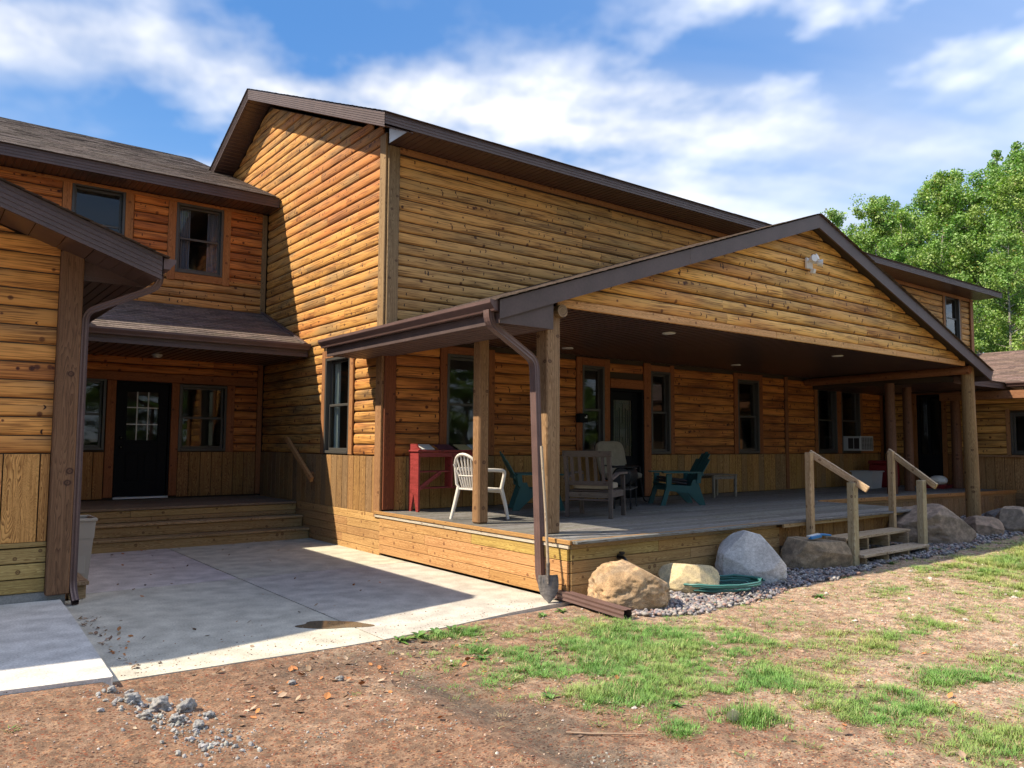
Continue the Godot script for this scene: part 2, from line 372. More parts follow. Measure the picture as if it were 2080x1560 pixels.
# ---------------------------------------------------------------- sky
func make_sky() -> Sky:
	var W := 2048; var H := 1024
	var n1 := FastNoiseLite.new(); n1.seed = 37; n1.frequency = 0.30; n1.fractal_octaves = 4
	var n2 := FastNoiseLite.new(); n2.seed = 41; n2.frequency = 1.25; n2.fractal_octaves = 7; n2.fractal_gain = 0.58; n2.noise_type = FastNoiseLite.TYPE_SIMPLEX
	var n3 := FastNoiseLite.new(); n3.seed = 36; n3.frequency = 0.8; n3.fractal_octaves = 6; n3.fractal_gain = 0.5
	var to_sun := -SUN_DIR.normalized()
	# cloud banks: azimuth, height, half width, half height (degrees), thickness
	var banks := [[13.0, 27.6, 11.0, 2.4, 0.80], [1.0, 27.2, 9.0, 2.2, 0.60], [18.0, 25.2, 5.0, 1.6, 0.35], [28.0, 26.3, 6.0, 2.8, 0.85], [13.5, 20.7, 4.0, 1.0, 0.5], [12.0, 18.6, 4.0, 0.9, 0.35], [38.5, 24.5, 2.8, 1.9, 0.45], [44.0, 28.0, 5.0, 2.2, 0.40],
		[48.5, 22.6, 5.5, 3.0, 0.62], [55.0, 24.0, 6.0, 2.0, 0.35], [66.0, 19.0, 13.0, 4.5, 0.80], [57.0, 13.5, 13.0, 4.0, 0.80], [76.0, 16.0, 13.0, 7.0, 0.9], [72.0, 23.0, 6.0, 2.0, 0.35], [90.0, 24.0, 12.0, 7.0, 0.7],
		[-22.0, 24.0, 14.0, 4.0, 0.8], [-52.0, 30.0, 16.0, 5.0, 0.7], [-85.0, 22.0, 16.0, 5.0, 0.8], [-118.0, 28.0, 16.0, 6.0, 0.7], [-150.0, 22.0, 16.0, 6.0, 0.8], [176.0, 28.0, 18.0, 6.0, 0.7], [145.0, 22.0, 18.0, 6.0, 0.8], [116.0, 30.0, 16.0, 7.0, 0.7]]
	var stops := [[-1.0, Color(0.26, 0.305, 0.34)], [0.0, Color(0.26, 0.305, 0.34)], [10.0, Color(0.102, 0.172, 0.270)], [17.0, Color(0.050, 0.115, 0.232)], [25.0, Color(0.029, 0.083, 0.195)], [40.0, Color(0.025, 0.068, 0.165)], [90.0, Color(0.022, 0.055, 0.145)]]
	var px := PackedFloat32Array(); px.resize(W * H * 3)
	for y in H:
		var el := (0.5 - (y + 0.5) / H) * 180.0
		var base := Color(0.30, 0.27, 0.23)
		if el > -1.0:
			for k in stops.size() - 1:
				if el >= stops[k][0] and el <= stops[k + 1][0]:
					base = (stops[k][1] as Color).lerp(stops[k + 1][1], (el - stops[k][0]) / (stops[k + 1][0] - stops[k][0]))
		var se := sin(deg_to_rad(el)); var ce := cos(deg_to_rad(el))
		var near := PackedVector3Array()     # banks that reach this height: azimuth, half width, thickness here
		for b: Array in banks:
			var dy: float = (el - b[1]) / b[3]
			if absf(dy) < 2.2: near.append(Vector3(b[0], b[2], b[4] * exp(-dy * dy)))
		var sheets := PackedVector3Array()
		for b: Array in [[70.0, 17.5, 15.0, 6.5, 0.50], [52.0, 15.0, 9.0, 3.0, 0.30], [-45.0, 19.0, 18.0, 6.0, 0.45], [-125.0, 18.0, 20.0, 7.0, 0.5], [160.0, 19.0, 20.0, 7.0, 0.5], [112.0, 20.0, 16.0, 6.0, 0.45]]:
			var dy: float = (el - b[1]) / b[3]
			if absf(dy) < 2.4: sheets.append(Vector3(b[0], b[2], b[4] * exp(-dy * dy)))
		for x in W:
			var c := base
			if el > 0.0:
				var az := ((x + 0.5) / W - 0.5) * 360.0
				var a := deg_to_rad(az)
				var sc := ce / (se + 0.10)
				var qx := sin(a) * sc; var qz := -cos(a) * sc
				# cotton of the banks, and a thin veil drawn out along the wind
				var fine := n2.get_noise_2d(qx * 1.15, qz)
				var u := qx * 0.90 + qz * 0.44; var w := -qx * 0.44 + qz * 0.90
				var veil := n3.get_noise_2d(u * 0.55, w * 2.2)
				var cov := 0.24 * smoothstep(-0.2, 0.5, n1.get_noise_2d(qx, qz))
				for b in near:
					var d := absf(az - b.x); d = minf(d, 360.0 - d)
					if d < b.y * 2.2: cov += b.z * exp(-d * d / (b.y * b.y))
				cov += 0.20 * (1.0 - smoothstep(4.0, 16.0, el))
				var al := clampf(cov * (0.60 + 0.85 * fine + 0.75 * veil) - 0.05 + 0.22 * (fine + 0.6 * veil) * smoothstep(0.1, 0.5, cov), 0.0, 0.93)
				# smooth sheets of high veil
				for b in sheets:
					var d := absf(az - b.x); d = minf(d, 360.0 - d)
					if d < b.y * 2.4: al += b.z * exp(-d * d / (b.y * b.y)) * (0.75 + 1.1 * veil)
				al = clampf(al, 0.0, 0.93)
				# thin cloud shines towards the sun and is lit full face opposite it; the air glows round the sun
				var cs := (sin(a) * ce * to_sun.x + se * to_sun.y - cos(a) * ce * to_sun.z)
				var wh := (0.295 + 0.08 * fine) * (1.0 + 0.75 * maxf(0.0, -cs) + 0.9 * pow(maxf(0.0, cs), 4.0))
				c = base.lerp(Color(wh * 1.02, wh, wh * 0.97), al)
				var glow := 0.85 * exp((cs - 1.0) / 0.035) + 0.26 * exp((cs - 1.0) / 0.14)
				c += Color(glow, glow * 0.97, glow * 0.92, 0.0)
			var k := (y * W + x) * 3
			px[k] = c.r; px[k + 1] = c.g; px[k + 2] = c.b
	var im := Image.create_from_data(W, H, false, Image.FORMAT_RGBF, px.to_byte_array())
	var pm := PanoramaSkyMaterial.new(); pm.panorama = ImageTexture.create_from_image(im)
	var s := Sky.new(); s.sky_material = pm
	return s

# ---------------------------------------------------------------- building pieces
func board(parent: Node, called: String, p0: Vector3, p1: Vector3, wdir: Vector3, w: float, th: float, mat: Material, col := Color.WHITE, ch := 0.004, rows := 4, ulen := 3.0) -> MeshInstance3D:
	var m := MB.new(); var d := p1 - p0
	var wd := (wdir - d.normalized() * wdir.dot(d.normalized())).normalized()
	m.obox((p0 + p1) * 0.5, d * 0.5, wd * w * 0.5, d.normalized().cross(wd) * th * 0.5, ch, col, rng.randi() % rows, rows, rng.randf(), ulen)
	return part(parent, called, m.mesh(), mat)

func jit(c: Color, a := 0.12) -> Color:
	var f := rf(1.0 - a, 1.0 + a)
	return Color(c.r * f, c.g * f * rf(0.97, 1.03), c.b * f * rf(0.94, 1.06))

# one rounded half-log of siding, its ends cut at a slope k (metres per metre of height)
func log_board(parent: Node, start: Vector3, dir: Vector3, out: Vector3, L: float, h: float, depth: float, k0: float, k1: float, colfn: Callable) -> void:
	var m := MB.new()
	var ts := [0.0, 0.05, 0.17, 0.36, 0.62, 0.83, 0.95, 1.0]
	var hh := h - 0.011; depth *= rf(0.9, 1.1)
	var P := []; var N := []
	for t: float in ts:
		P.append(Vector2(hh * t, depth * (0.10 + 0.90 * pow(sin(PI * clampf(t, 0.0, 1.0)), 0.42)) if t > 0.0 and t < 1.0 else 0.0))
	for i in ts.size():
		var a: Vector2 = P[maxi(i - 1, 0)]; var b: Vector2 = P[mini(i + 1, ts.size() - 1)]
		var d := (b - a).normalized(); N.append(Vector2(-d.y, d.x))
	var segs := maxi(1, int(ceil(L / 0.42))); var row := rng.randi() % 8; var uo := rng.randf(); var lid := rng.randi() % 1000
	var wig := rf(-0.003, 0.003)
	for s in segs + 1:
		var f := float(s) / segs
		for i in P.size():
			var y: float = P[i].x
			var x := lerpf(k0 * y, L + k1 * y, f)
			var z: float = P[i].y + wig * sin(f * PI)
			var wp := start + dir * x + Vector3(0, y, 0)
			m.vert(wp + out * z, (Vector3.UP * N[i].x + out * N[i].y).normalized(), Vector2(x / 5.0 + uo, (row + 0.02 + 0.96 * y / h) / 8.0), colfn.call(wp, lid))
	var k := P.size()
	for s in segs:
		for i in k - 1:
			var a := s * k + i
			m.tri_i(a, a + k, a + k + 1); m.tri_i(a, a + k + 1, a + 1)
	for e in 2:
		var dd := dir * (1.0 if e == 1 else -1.0); var b := m.v.size(); var o := segs * k * e
		for i in k:
			m.vert(m.v[o + i], dd, Vector2(0.3, 0.3 + 0.004 * i), m.c[o + i] * 0.9)
		for i in range(1, k - 1):
			if e == 1: m.tri_i(b, b + i + 1, b + i)
			else: m.tri_i(b, b + i, b + i + 1)
	part(parent, "log", m.mesh(), M.log)

# rows of logs; spans(y) gives [s0, s1, k0, k1] pieces for the row whose foot is at y
func log_rows(parent: Node, o: Vector3, dir: Vector3, out: Vector3, y0: float, h: float, rows: int, spans: Callable, colfn: Callable, depth := 0.045, longest := 4.2) -> void:
	for r in rows:
		var y := y0 + r * h
		for sp: Array in spans.call(y):
			var a: float = sp[0]; var b: float = sp[1]
			if b - a < 0.05: continue
			var cuts := [a]
			while b - cuts[-1] > longest:
				cuts.append(cuts[-1] + minf(rf(longest * 0.55, longest), (b - cuts[-1]) - 0.8))
			cuts.append(b)
			for i in cuts.size() - 1:
				var s0: float = cuts[i]; var s1: float = cuts[i + 1] - (0.003 if i < cuts.size() - 2 else 0.0)
				log_board(parent, o + dir * s0 + Vector3(0, y, 0), dir, out, s1 - s0, h, depth, sp[2] if i == 0 else 0.0, sp[3] if i == cuts.size() - 2 else 0.0, colfn)

func planks(parent: Node, o: Vector3, dir: Vector3, out: Vector3, s0: float, s1: float, y0: float, y1: float, w: float, colfn: Callable, called := "plank") -> void:
	var s := s0
	while s < s1 - 0.01:
		var e := minf(s + w, s1)
		if s1 - e < 0.04: e = s1
		var c := o + dir * (s + e) * 0.5
		board(parent, called, c + Vector3(0, y0, 0) + out * 0.009, c + Vector3(0, y1, 0) + out * 0.009, dir, e - s - 0.011, 0.018, M.ply, jit(colfn.call(c + Vector3(0, y0, 0)), 0.1), 0.003, 4, 2.4)
		s = e

# wall core with openings [s0, s1, y0, y1]
func core(called: String, parent: Node, o: Vector3, dir: Vector3, out: Vector3, s0: float, s1: float, y0: float, y1: float, openings: Array, thick := 0.18) -> MeshInstance3D:
	var m := MB.new(); var xs := [s0, s1]
	for q: Array in openings: xs.append(q[0]); xs.append(q[1])
	xs.sort()
	for i in xs.size() - 1:
		var a: float = xs[i]; var b: float = xs[i + 1]
		if b - a < 1e-4: continue
		var mid := (a + b) * 0.5; var ys := []
		for q: Array in openings:
			if mid > q[0] and mid < q[1]: ys.append([q[2], q[3]])
		ys.sort_custom(func(p, r): return p[0] < r[0])
		var y := y0
		for q: Array in ys + [[y1, y1]]:
			if q[0] - y > 1e-4:
				m.obox(o + dir * mid + Vector3(0, (y + q[0]) * 0.5, 0) - out * thick * 0.5, dir * (b - a) * 0.5, Vector3(0, (q[0] - y) * 0.5, 0), out * thick * 0.5)
			y = q[1]
	return part(parent, called, m.mesh(), M.core)

# a sash window in a wall: lower left corner of the opening, width, height
func window(parent: Node, o: Vector3, dir: Vector3, out: Vector3, w: float, h: float, hung := true, mat: Material = null) -> MeshInstance3D:
	var fm: Material = mat if mat else M.frame
	var m := MB.new(); var up := Vector3.UP
	var fw := 0.045
	var bar := func(mm: MB, x0: float, x1: float, y0: float, y1: float, z0: float, z1: float) -> void:
		mm.obox(dir * (x0 + x1) * 0.5 + up * (y0 + y1) * 0.5 + out * (z0 + z1) * 0.5, dir * (x1 - x0) * 0.5, up * (y1 - y0) * 0.5, out * (z1 - z0) * 0.5, 0.004)
	bar.call(m, 0.0, fw, 0.0, h, -0.10, 0.02); bar.call(m, w - fw, w, 0.0, h, -0.10, 0.02)
	bar.call(m, fw, w - fw, h - fw, h, -0.10, 0.018); bar.call(m, fw, w - fw, 0.0, fw, -0.10, 0.028)
	var win := part(parent, "window", m.mesh(), fm); win.position = o
	var hm := h * 0.5
	var sashes := [[fw, hm + 0.02, -0.055], [hm - 0.02, h - fw, -0.085]] if hung else [[fw, h - fw, -0.06]]
	for s: Array in sashes:
		var sm := MB.new(); var y0: float = s[0]; var y1: float = s[1]; var z: float = s[2]
		bar.call(sm, fw, fw + 0.04, y0, y1, z - 0.014, z + 0.014); bar.call(sm, w - fw - 0.04, w - fw, y0, y1, z - 0.014, z + 0.014)
		bar.call(sm, fw + 0.04, w - fw - 0.04, y0, y0 + 0.045, z - 0.014, z + 0.013); bar.call(sm, fw + 0.04, w - fw - 0.04, y1 - 0.04, y1, z - 0.014, z + 0.013)
		part(win, "sash", sm.mesh(), fm)
		var pm := MB.new()
		var a := dir * (fw + 0.035) + up * (y0 + 0.04) + out * z; var b := dir * (w - fw - 0.035) + up * (y0 + 0.04) + out * z
		var hgt := up * (y1 - y0 - 0.075)
		if dir.cross(up).dot(out) > 0: pm.quad(a, b, b + hgt, a + hgt)
		else: pm.quad(b, a, a + hgt, b + hgt)
		part(win, "pane", pm.mesh(), M.glass)
	return win

# wooden trim round an opening: side boards, head and sill boards that are wanted
# a gathered curtain hanging inside a window
func curtain(win: Node, dir: Vector3, out: Vector3, x0: float, x1: float, y0: float, y1: float, col: Color) -> void:
	var m := MB.new(); var n := 22
	for k in n:
		var a := lerpf(x0, x1, float(k) / n); var b := lerpf(x0, x1, (k + 1.0) / n)
		var za := -0.16 + 0.02 * sin(k * 1.9); var zb := -0.16 + 0.02 * sin((k + 1) * 1.9)
		m.quad(dir * a + Vector3.UP * y0 + out * za, dir * b + Vector3.UP * y0 + out * zb, dir * b + Vector3.UP * y1 + out * zb, dir * a + Vector3.UP * y1 + out * za, col)
	part(win, "curtain", m.mesh(), M.plain)

func trim(parent: Node, o: Vector3, dir: Vector3, out: Vector3, w: float, h: float, tw: float, col: Color, head := true, sill := false, lift := 0.052, sides := true) -> void:
	var c := o + out * (lift - 0.0175)
	if sides:
		for s: float in [-tw * 0.5, w + tw * 0.5]:
			board(parent, "trim_board", c + dir * s + Vector3(0, -0.01 - (tw if sill else 0.0), 0), c + dir * s + Vector3(0, h + (tw if head else 0.0), 0), dir, tw - 0.004, 0.035, M.lumber, jit(col, 0.1), 0.005, 4, 3.0)
	if head: board(parent, "trim_board", c + Vector3(0, h + tw * 0.5, 0), c + dir * w + Vector3(0, h + tw * 0.5, 0), Vector3.UP, tw - 0.004, 0.033, M.lumber, jit(col, 0.1), 0.005)
	if sill: board(parent, "trim_board", c + Vector3(0, -tw * 0.5, 0), c + dir * w + Vector3(0, -tw * 0.5, 0), Vector3.UP, tw - 0.004, 0.033, M.lumber, jit(col, 0.1), 0.005)

# overlapping courses of shingles on a roof plane: eave corners e0, e1 and the same corners at the top
func shingles(parent: Node, e0: Vector3, e1: Vector3, r0: Vector3, r1: Vector3, col: Color, expo := 0.14, tab := 0.32) -> MeshInstance3D:
	var m := MB.new(); var len := (r0 - e0).length(); var cs := maxi(1, int(round(len / expo)))
	var nn := (e1 - e0).cross(r0 - e0).normalized()
	if nn.y < 0: nn = -nn
	var flip := (e1 - e0).cross(r0 - e0).y < 0
	for k in cs:
		var f0 := float(k) / cs; var f1 := minf(float(k + 1) / cs + 0.004, 1.0)
		var a0 := e0.lerp(r0, f0); var b0 := e1.lerp(r1, f0); var a1 := e0.lerp(r0, f1); var b1 := e1.lerp(r1, f1)
		var W := a0.distance_to(b0); var nt := maxi(1, int(round(W / tab)))
		var ph := 0.5 * (k % 2) + rf(-0.15, 0.15); var prev := 0.0
		for j in nt + 1:
			var g := clampf((j + 1.0 - ph + rf(-0.12, 0.12)) / nt, 0.0, 1.0)
			if j == nt: g = 1.0
			if g <= prev: continue
			var th := nn * rf(0.006, 0.011); var base := nn * 0.001
			var cc := jit(col, 0.32)
			var A := a0.lerp(b0, prev) + th; var B := a0.lerp(b0, g) + th; var Cc := a1.lerp(b1, g) + base; var D := a1.lerp(b1, prev) + base
			var A2 := a0.lerp(b0, prev); var B2 := a0.lerp(b0, g)
			if not flip:
				m.quad(A, B, Cc, D, cc); m.quad(A2, B2, B, A, cc)
			else:
				m.quad(B, A, D, Cc, cc); m.quad(B2, A2, A, B, cc)
			prev = g
	var s := part(parent, "shingles", m.mesh(), M.shingle); s.set_meta("kind", "stuff")
	return s

# formed metal fascia: flat face with pressed lines; from a to b, hanging down by h, facing out
func fascia(parent: Node, a: Vector3, b: Vector3, h: float, out: Vector3, ribs := 4, dwn := Vector3.DOWN) -> MeshInstance3D:
	var m := MB.new(); var sec := [Vector2(-0.02, 0.0), Vector2(0.0, 0.0)]
	for r in ribs:
		var y := h * (r + 1.0) / (ribs + 1.0)
		sec.append(Vector2(0.0, y - 0.006)); sec.append(Vector2(0.006, y)); sec.append(Vector2(0.006, y + 0.003)); sec.append(Vector2(0.0, y + 0.008))
	sec.append(Vector2(0.0, h)); sec.append(Vector2(-0.03, h))
	var n := maxi(1, int(round(a.distance_to(b) / 3.4)))     # lengths butted with a slight lap
	for k in n:
		var p := a.lerp(b, float(k) / n); var q := a.lerp(b, (k + 1.0) / n); var o := out * (0.0 if k % 2 == 0 else 0.0022)
		if (b - a).cross(out).dot(dwn) > 0: m.extrude(q + o, p + o, out, dwn, sec)
		else: m.extrude(p + o, q + o, out, dwn, sec)
	return part(parent, "fascia", m.mesh(), M.metal)

# K-style gutter with end plates, open on top
func gutter(parent: Node, a: Vector3, b: Vector3, out: Vector3, w := 0.12, h := 0.11) -> MeshInstance3D:
	var m := MB.new()
	var sec := [Vector2(0.0, 0.0), Vector2(0.0, -h), Vector2(w * 0.55, -h), Vector2(w * 0.62, -h * 0.80), Vector2(w * 0.95, -h * 0.38), Vector2(w, -h * 0.30), Vector2(w, 0.0), Vector2(w - 0.012, 0.0), Vector2(w - 0.012, -h * 0.25), Vector2(w * 0.55, -h * 0.75), Vector2(w * 0.5, -h * 0.93), Vector2(0.006, -h * 0.93), Vector2(0.006, 0.0)]
	m.extrude(a, b, out, Vector3.UP, sec, Color.WHITE, true)
	for e: Vector3 in [a, b]:
		var poly := PackedVector2Array([Vector2(0, 0), Vector2(0, -h), Vector2(w * 0.55, -h), Vector2(w * 0.62, -h * 0.80), Vector2(w * 0.95, -h * 0.38), Vector2(w, -h * 0.30), Vector2(w, 0)])
		m.prism(e, out, Vector3.UP, (b - a).normalized() * (0.004 if e == a else -0.004), poly)
	return part(parent, "gutter", m.mesh(), M.pipe)

# corrugated downspout through the points; profile about w x d with lines pressed in
func downspout(parent: Node, pts: Array, w := 0.085, d := 0.06, side := Vector3.RIGHT) -> MeshInstance3D:
	var m := MB.new(); var sec := []
	for f in 4:
		for j in 4:
			var t := j / 4.0; var inn := 0.006 if j in [1, 3] else 0.0
			var q: Vector2 = [Vector2(lerpf(-1, 1, t) * w * 0.5, -d * 0.5 + inn), Vector2(w * 0.5 - inn, lerpf(-1, 1, t) * d * 0.5), Vector2(lerpf(1, -1, t) * w * 0.5, d * 0.5 - inn), Vector2(-w * 0.5 + inn, lerpf(1, -1, t) * d * 0.5)][f]
			sec.append(q)
	var k0 := -1; var dist := 0.0
	var frames := []
	for i in pts.size():
		var dd: Vector3 = (pts[mini(i + 1, pts.size() - 1)] - pts[maxi(i - 1, 0)]).normalized()
		var sx := (side - dd * side.dot(dd)).normalized(); frames.append([sx, dd.cross(sx).normalized()])
	for i in pts.size() - 1:
		for j in sec.size():
			var p: Vector2 = sec[j]; var q: Vector2 = sec[(j + 1) % sec.size()]
			var a: Vector3 = pts[i] + frames[i][0] * p.x + frames[i][1] * p.y; var b: Vector3 = pts[i] + frames[i][0] * q.x + frames[i][1] * q.y
			var c2: Vector3 = pts[i + 1] + frames[i + 1][0] * q.x + frames[i + 1][1] * q.y; var d2: Vector3 = pts[i + 1] + frames[i + 1][0] * p.x + frames[i + 1][1] * p.y
			m.quad(a, d2, c2, b)
	return part(parent, "downspout", m.mesh(), M.pipe)

func curve_pts(pts: Array, r := 0.08, steps := 5) -> Array:
	# round the inner corners of a polyline
	var out := [pts[0]]
	for i in range(1, pts.size() - 1):
		var a: Vector3 = (pts[i - 1] - pts[i]).normalized(); var b: Vector3 = (pts[i + 1] - pts[i]).normalized()
		for s in steps + 1:
			var t := float(s) / steps
			out.append((pts[i] + a * r).lerp(pts[i], t).lerp(pts[i].lerp(pts[i] + b * r, t), t))
	out.append(pts[-1])
	return out

# soffit made of separate pressed panels between two edges (inner and outer), running along dir
func soffit(parent: Node, i0: Vector3, i1: Vector3, o0: Vector3, o1: Vector3, n: int, mat: Material = null) -> void:
	for k in n:
		var a := float(k) / n; var b := float(k + 1) / n - 0.03 / n
		var m := MB.new()
		var A := i0.lerp(i1, a); var B := i0.lerp(i1, b); var C2 := o0.lerp(o1, b); var D := o0.lerp(o1, a)
		var nn := (B - A).cross(D - A).normalized()
		if nn.y > 0: nn = -nn
		var up := -nn * 0.012
		if (B - A).cross(D - A).y > 0: m.quad(A, D, C2, B); m.quad(A, A + up, D + up, D); m.quad(B, C2, C2 + up, B + up)
		else: m.quad(A, B, C2, D); m.quad(A, D, D + up, A + up); m.quad(B, B + up, C2 + up, C2)
		m.quad(A + up, B + up, C2 + up, D + up)
		part(parent, "soffit_panel", m.mesh(), mat if mat else M.ceiling)

# pressed sheet whose ribs run along "along", repeated over "across"; seen from below
func ribbed(parent: Node, called: String, o: Vector3, across: Vector3, along: Vector3, period: float, depth: float, mat: Material, flat := 0.62) -> MeshInstance3D:
	var m := MB.new(); var W := across.length(); var ad := across / W; var s := 0.0
	var nn := along.cross(across).normalized()
	if nn.y < 0: nn = -nn
	var sec := []
	while s < W - 0.001:
		var e := minf(s + period, W)
		sec.append([s, 0.0]); sec.append([s + (e - s) * flat, 0.0]); sec.append([s + (e - s) * (flat + 0.08), depth]); sec.append([e - (e - s) * 0.08, depth])
		s = e
	sec.append([W, 0.0])
	for k in sec.size() - 1:
		var p: Array = sec[k]; var q: Array = sec[k + 1]
		var A := o + ad * float(p[0]) + nn * float(p[1]); var B := o + ad * float(q[0]) + nn * float(q[1])
		if along.cross(across).y > 0: m.quad(A, B, B + along, A + along)
		else: m.quad(A, A + along, B + along, B)
	m.quad(o + nn * (depth + 0.02), o + across + nn * (depth + 0.02), o + across + along + nn * (depth + 0.02), o + along + nn * (depth + 0.02))
	return part(parent, called, m.mesh(), mat)

const GOLD := Color(0.510, 0.290, 0.092)
const GREYED := Color(0.280, 0.200, 0.110)
const STAIN := Color(0.400, 0.120, 0.036)
const ORANGE := Color(0.480, 0.205, 0.060)
const TRIM := Color(0.370, 0.150, 0.050)
const TREATED := Color(0.530, 0.345, 0.150)
const BROWN_SH := Color(0.200, 0.155, 0.130)

func tone(lid: int) -> Color:
	var f := 0.86 + 0.28 * fposmod(lid * 0.6180339, 1.0)
	return Color(f * 1.15, f * 1.0, f * 0.75)

func col_gable(p: Vector3, lid: int) -> Color:
	var w := wn.get_noise_2d(p.z * 3.0 + lid * 0.7, p.y * 9.0)
	var c := GOLD.lerp(GREYED, smoothstep(0.05, 0.42, w) * 0.85)
	var red: float = smoothstep(1.0, 0.55, Vector2((p.z + 1.5) / 2.8, (p.y - 6.05) / 1.05).length() + 0.5 * w) * [0.25, 1.0, 0.9, 0.55, 1.0][lid % 5]
	red = maxf(red, 0.75 * smoothstep(0.18, 0.42, wn2.get_noise_2d(p.z * 2.0, p.y * 14.0 + lid)))
	c = c.lerp(STAIN.lerp(ORANGE, 0.15 + 0.5 * smoothstep(-0.1, 0.3, w)), red * 0.6)
	return c * tone(lid)

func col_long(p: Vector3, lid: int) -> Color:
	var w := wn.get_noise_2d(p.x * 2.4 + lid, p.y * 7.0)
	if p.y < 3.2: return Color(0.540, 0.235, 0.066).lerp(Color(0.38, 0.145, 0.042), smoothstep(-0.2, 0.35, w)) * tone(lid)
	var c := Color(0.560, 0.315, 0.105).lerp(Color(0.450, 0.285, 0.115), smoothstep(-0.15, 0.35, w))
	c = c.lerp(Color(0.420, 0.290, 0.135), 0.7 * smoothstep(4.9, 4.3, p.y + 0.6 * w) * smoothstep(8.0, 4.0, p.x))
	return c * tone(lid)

func col_entry(p: Vector3, lid: int) -> Color:
	var w := wn.get_noise_2d(p.x * 3.0 + lid, p.y * 8.0)
	var c := Color(0.540, 0.215, 0.060).lerp(Color(0.400, 0.140, 0.040), smoothstep(-0.2, 0.4, w))
	if p.y > 4.0 and p.y < 4.75: c = Color(0.530, 0.290, 0.105).lerp(Color(0.40, 0.235, 0.10), smoothstep(-0.2, 0.3, w))
	return c * tone(lid)

func col_side(p: Vector3, lid: int) -> Color:
	var w := wn.get_noise_2d(p.x * 3.0 + lid, p.y * 10.0)
	return Color(0.620, 0.320, 0.100).lerp(Color(0.420, 0.240, 0.105), smoothstep(0.0, 0.4, w)).lerp(Color(0.42, 0.15, 0.045), 0.6 * smoothstep(0.1, 0.4, wn2.get_noise_2d(p.x * 2.0, p.y * 6.0 + lid))) * tone(lid)

func col_pgable(p: Vector3, lid: int) -> Color:
	var w := wn.get_noise_2d(p.x * 2.6 + lid * 0.3, p.y * 9.0)
	var c := Color(0.690, 0.450, 0.165).lerp(Color(0.470, 0.320, 0.140), smoothstep(0.05, 0.45, w))
	return c.lerp(Color(0.46, 0.205, 0.062), 0.55 * smoothstep(0.0, 0.35, wn2.get_noise_2d(p.x * 1.5 + lid, p.y * 5.0))) * tone(lid)

func col_far(p: Vector3, lid: int) -> Color:
	var w := wn.get_noise_2d(p.z * 3.0 + lid, p.y * 9.0)
	return Color(0.55, 0.345, 0.130).lerp(Color(0.36, 0.225, 0.095), smoothstep(-0.05, 0.4, w)) * tone(lid)

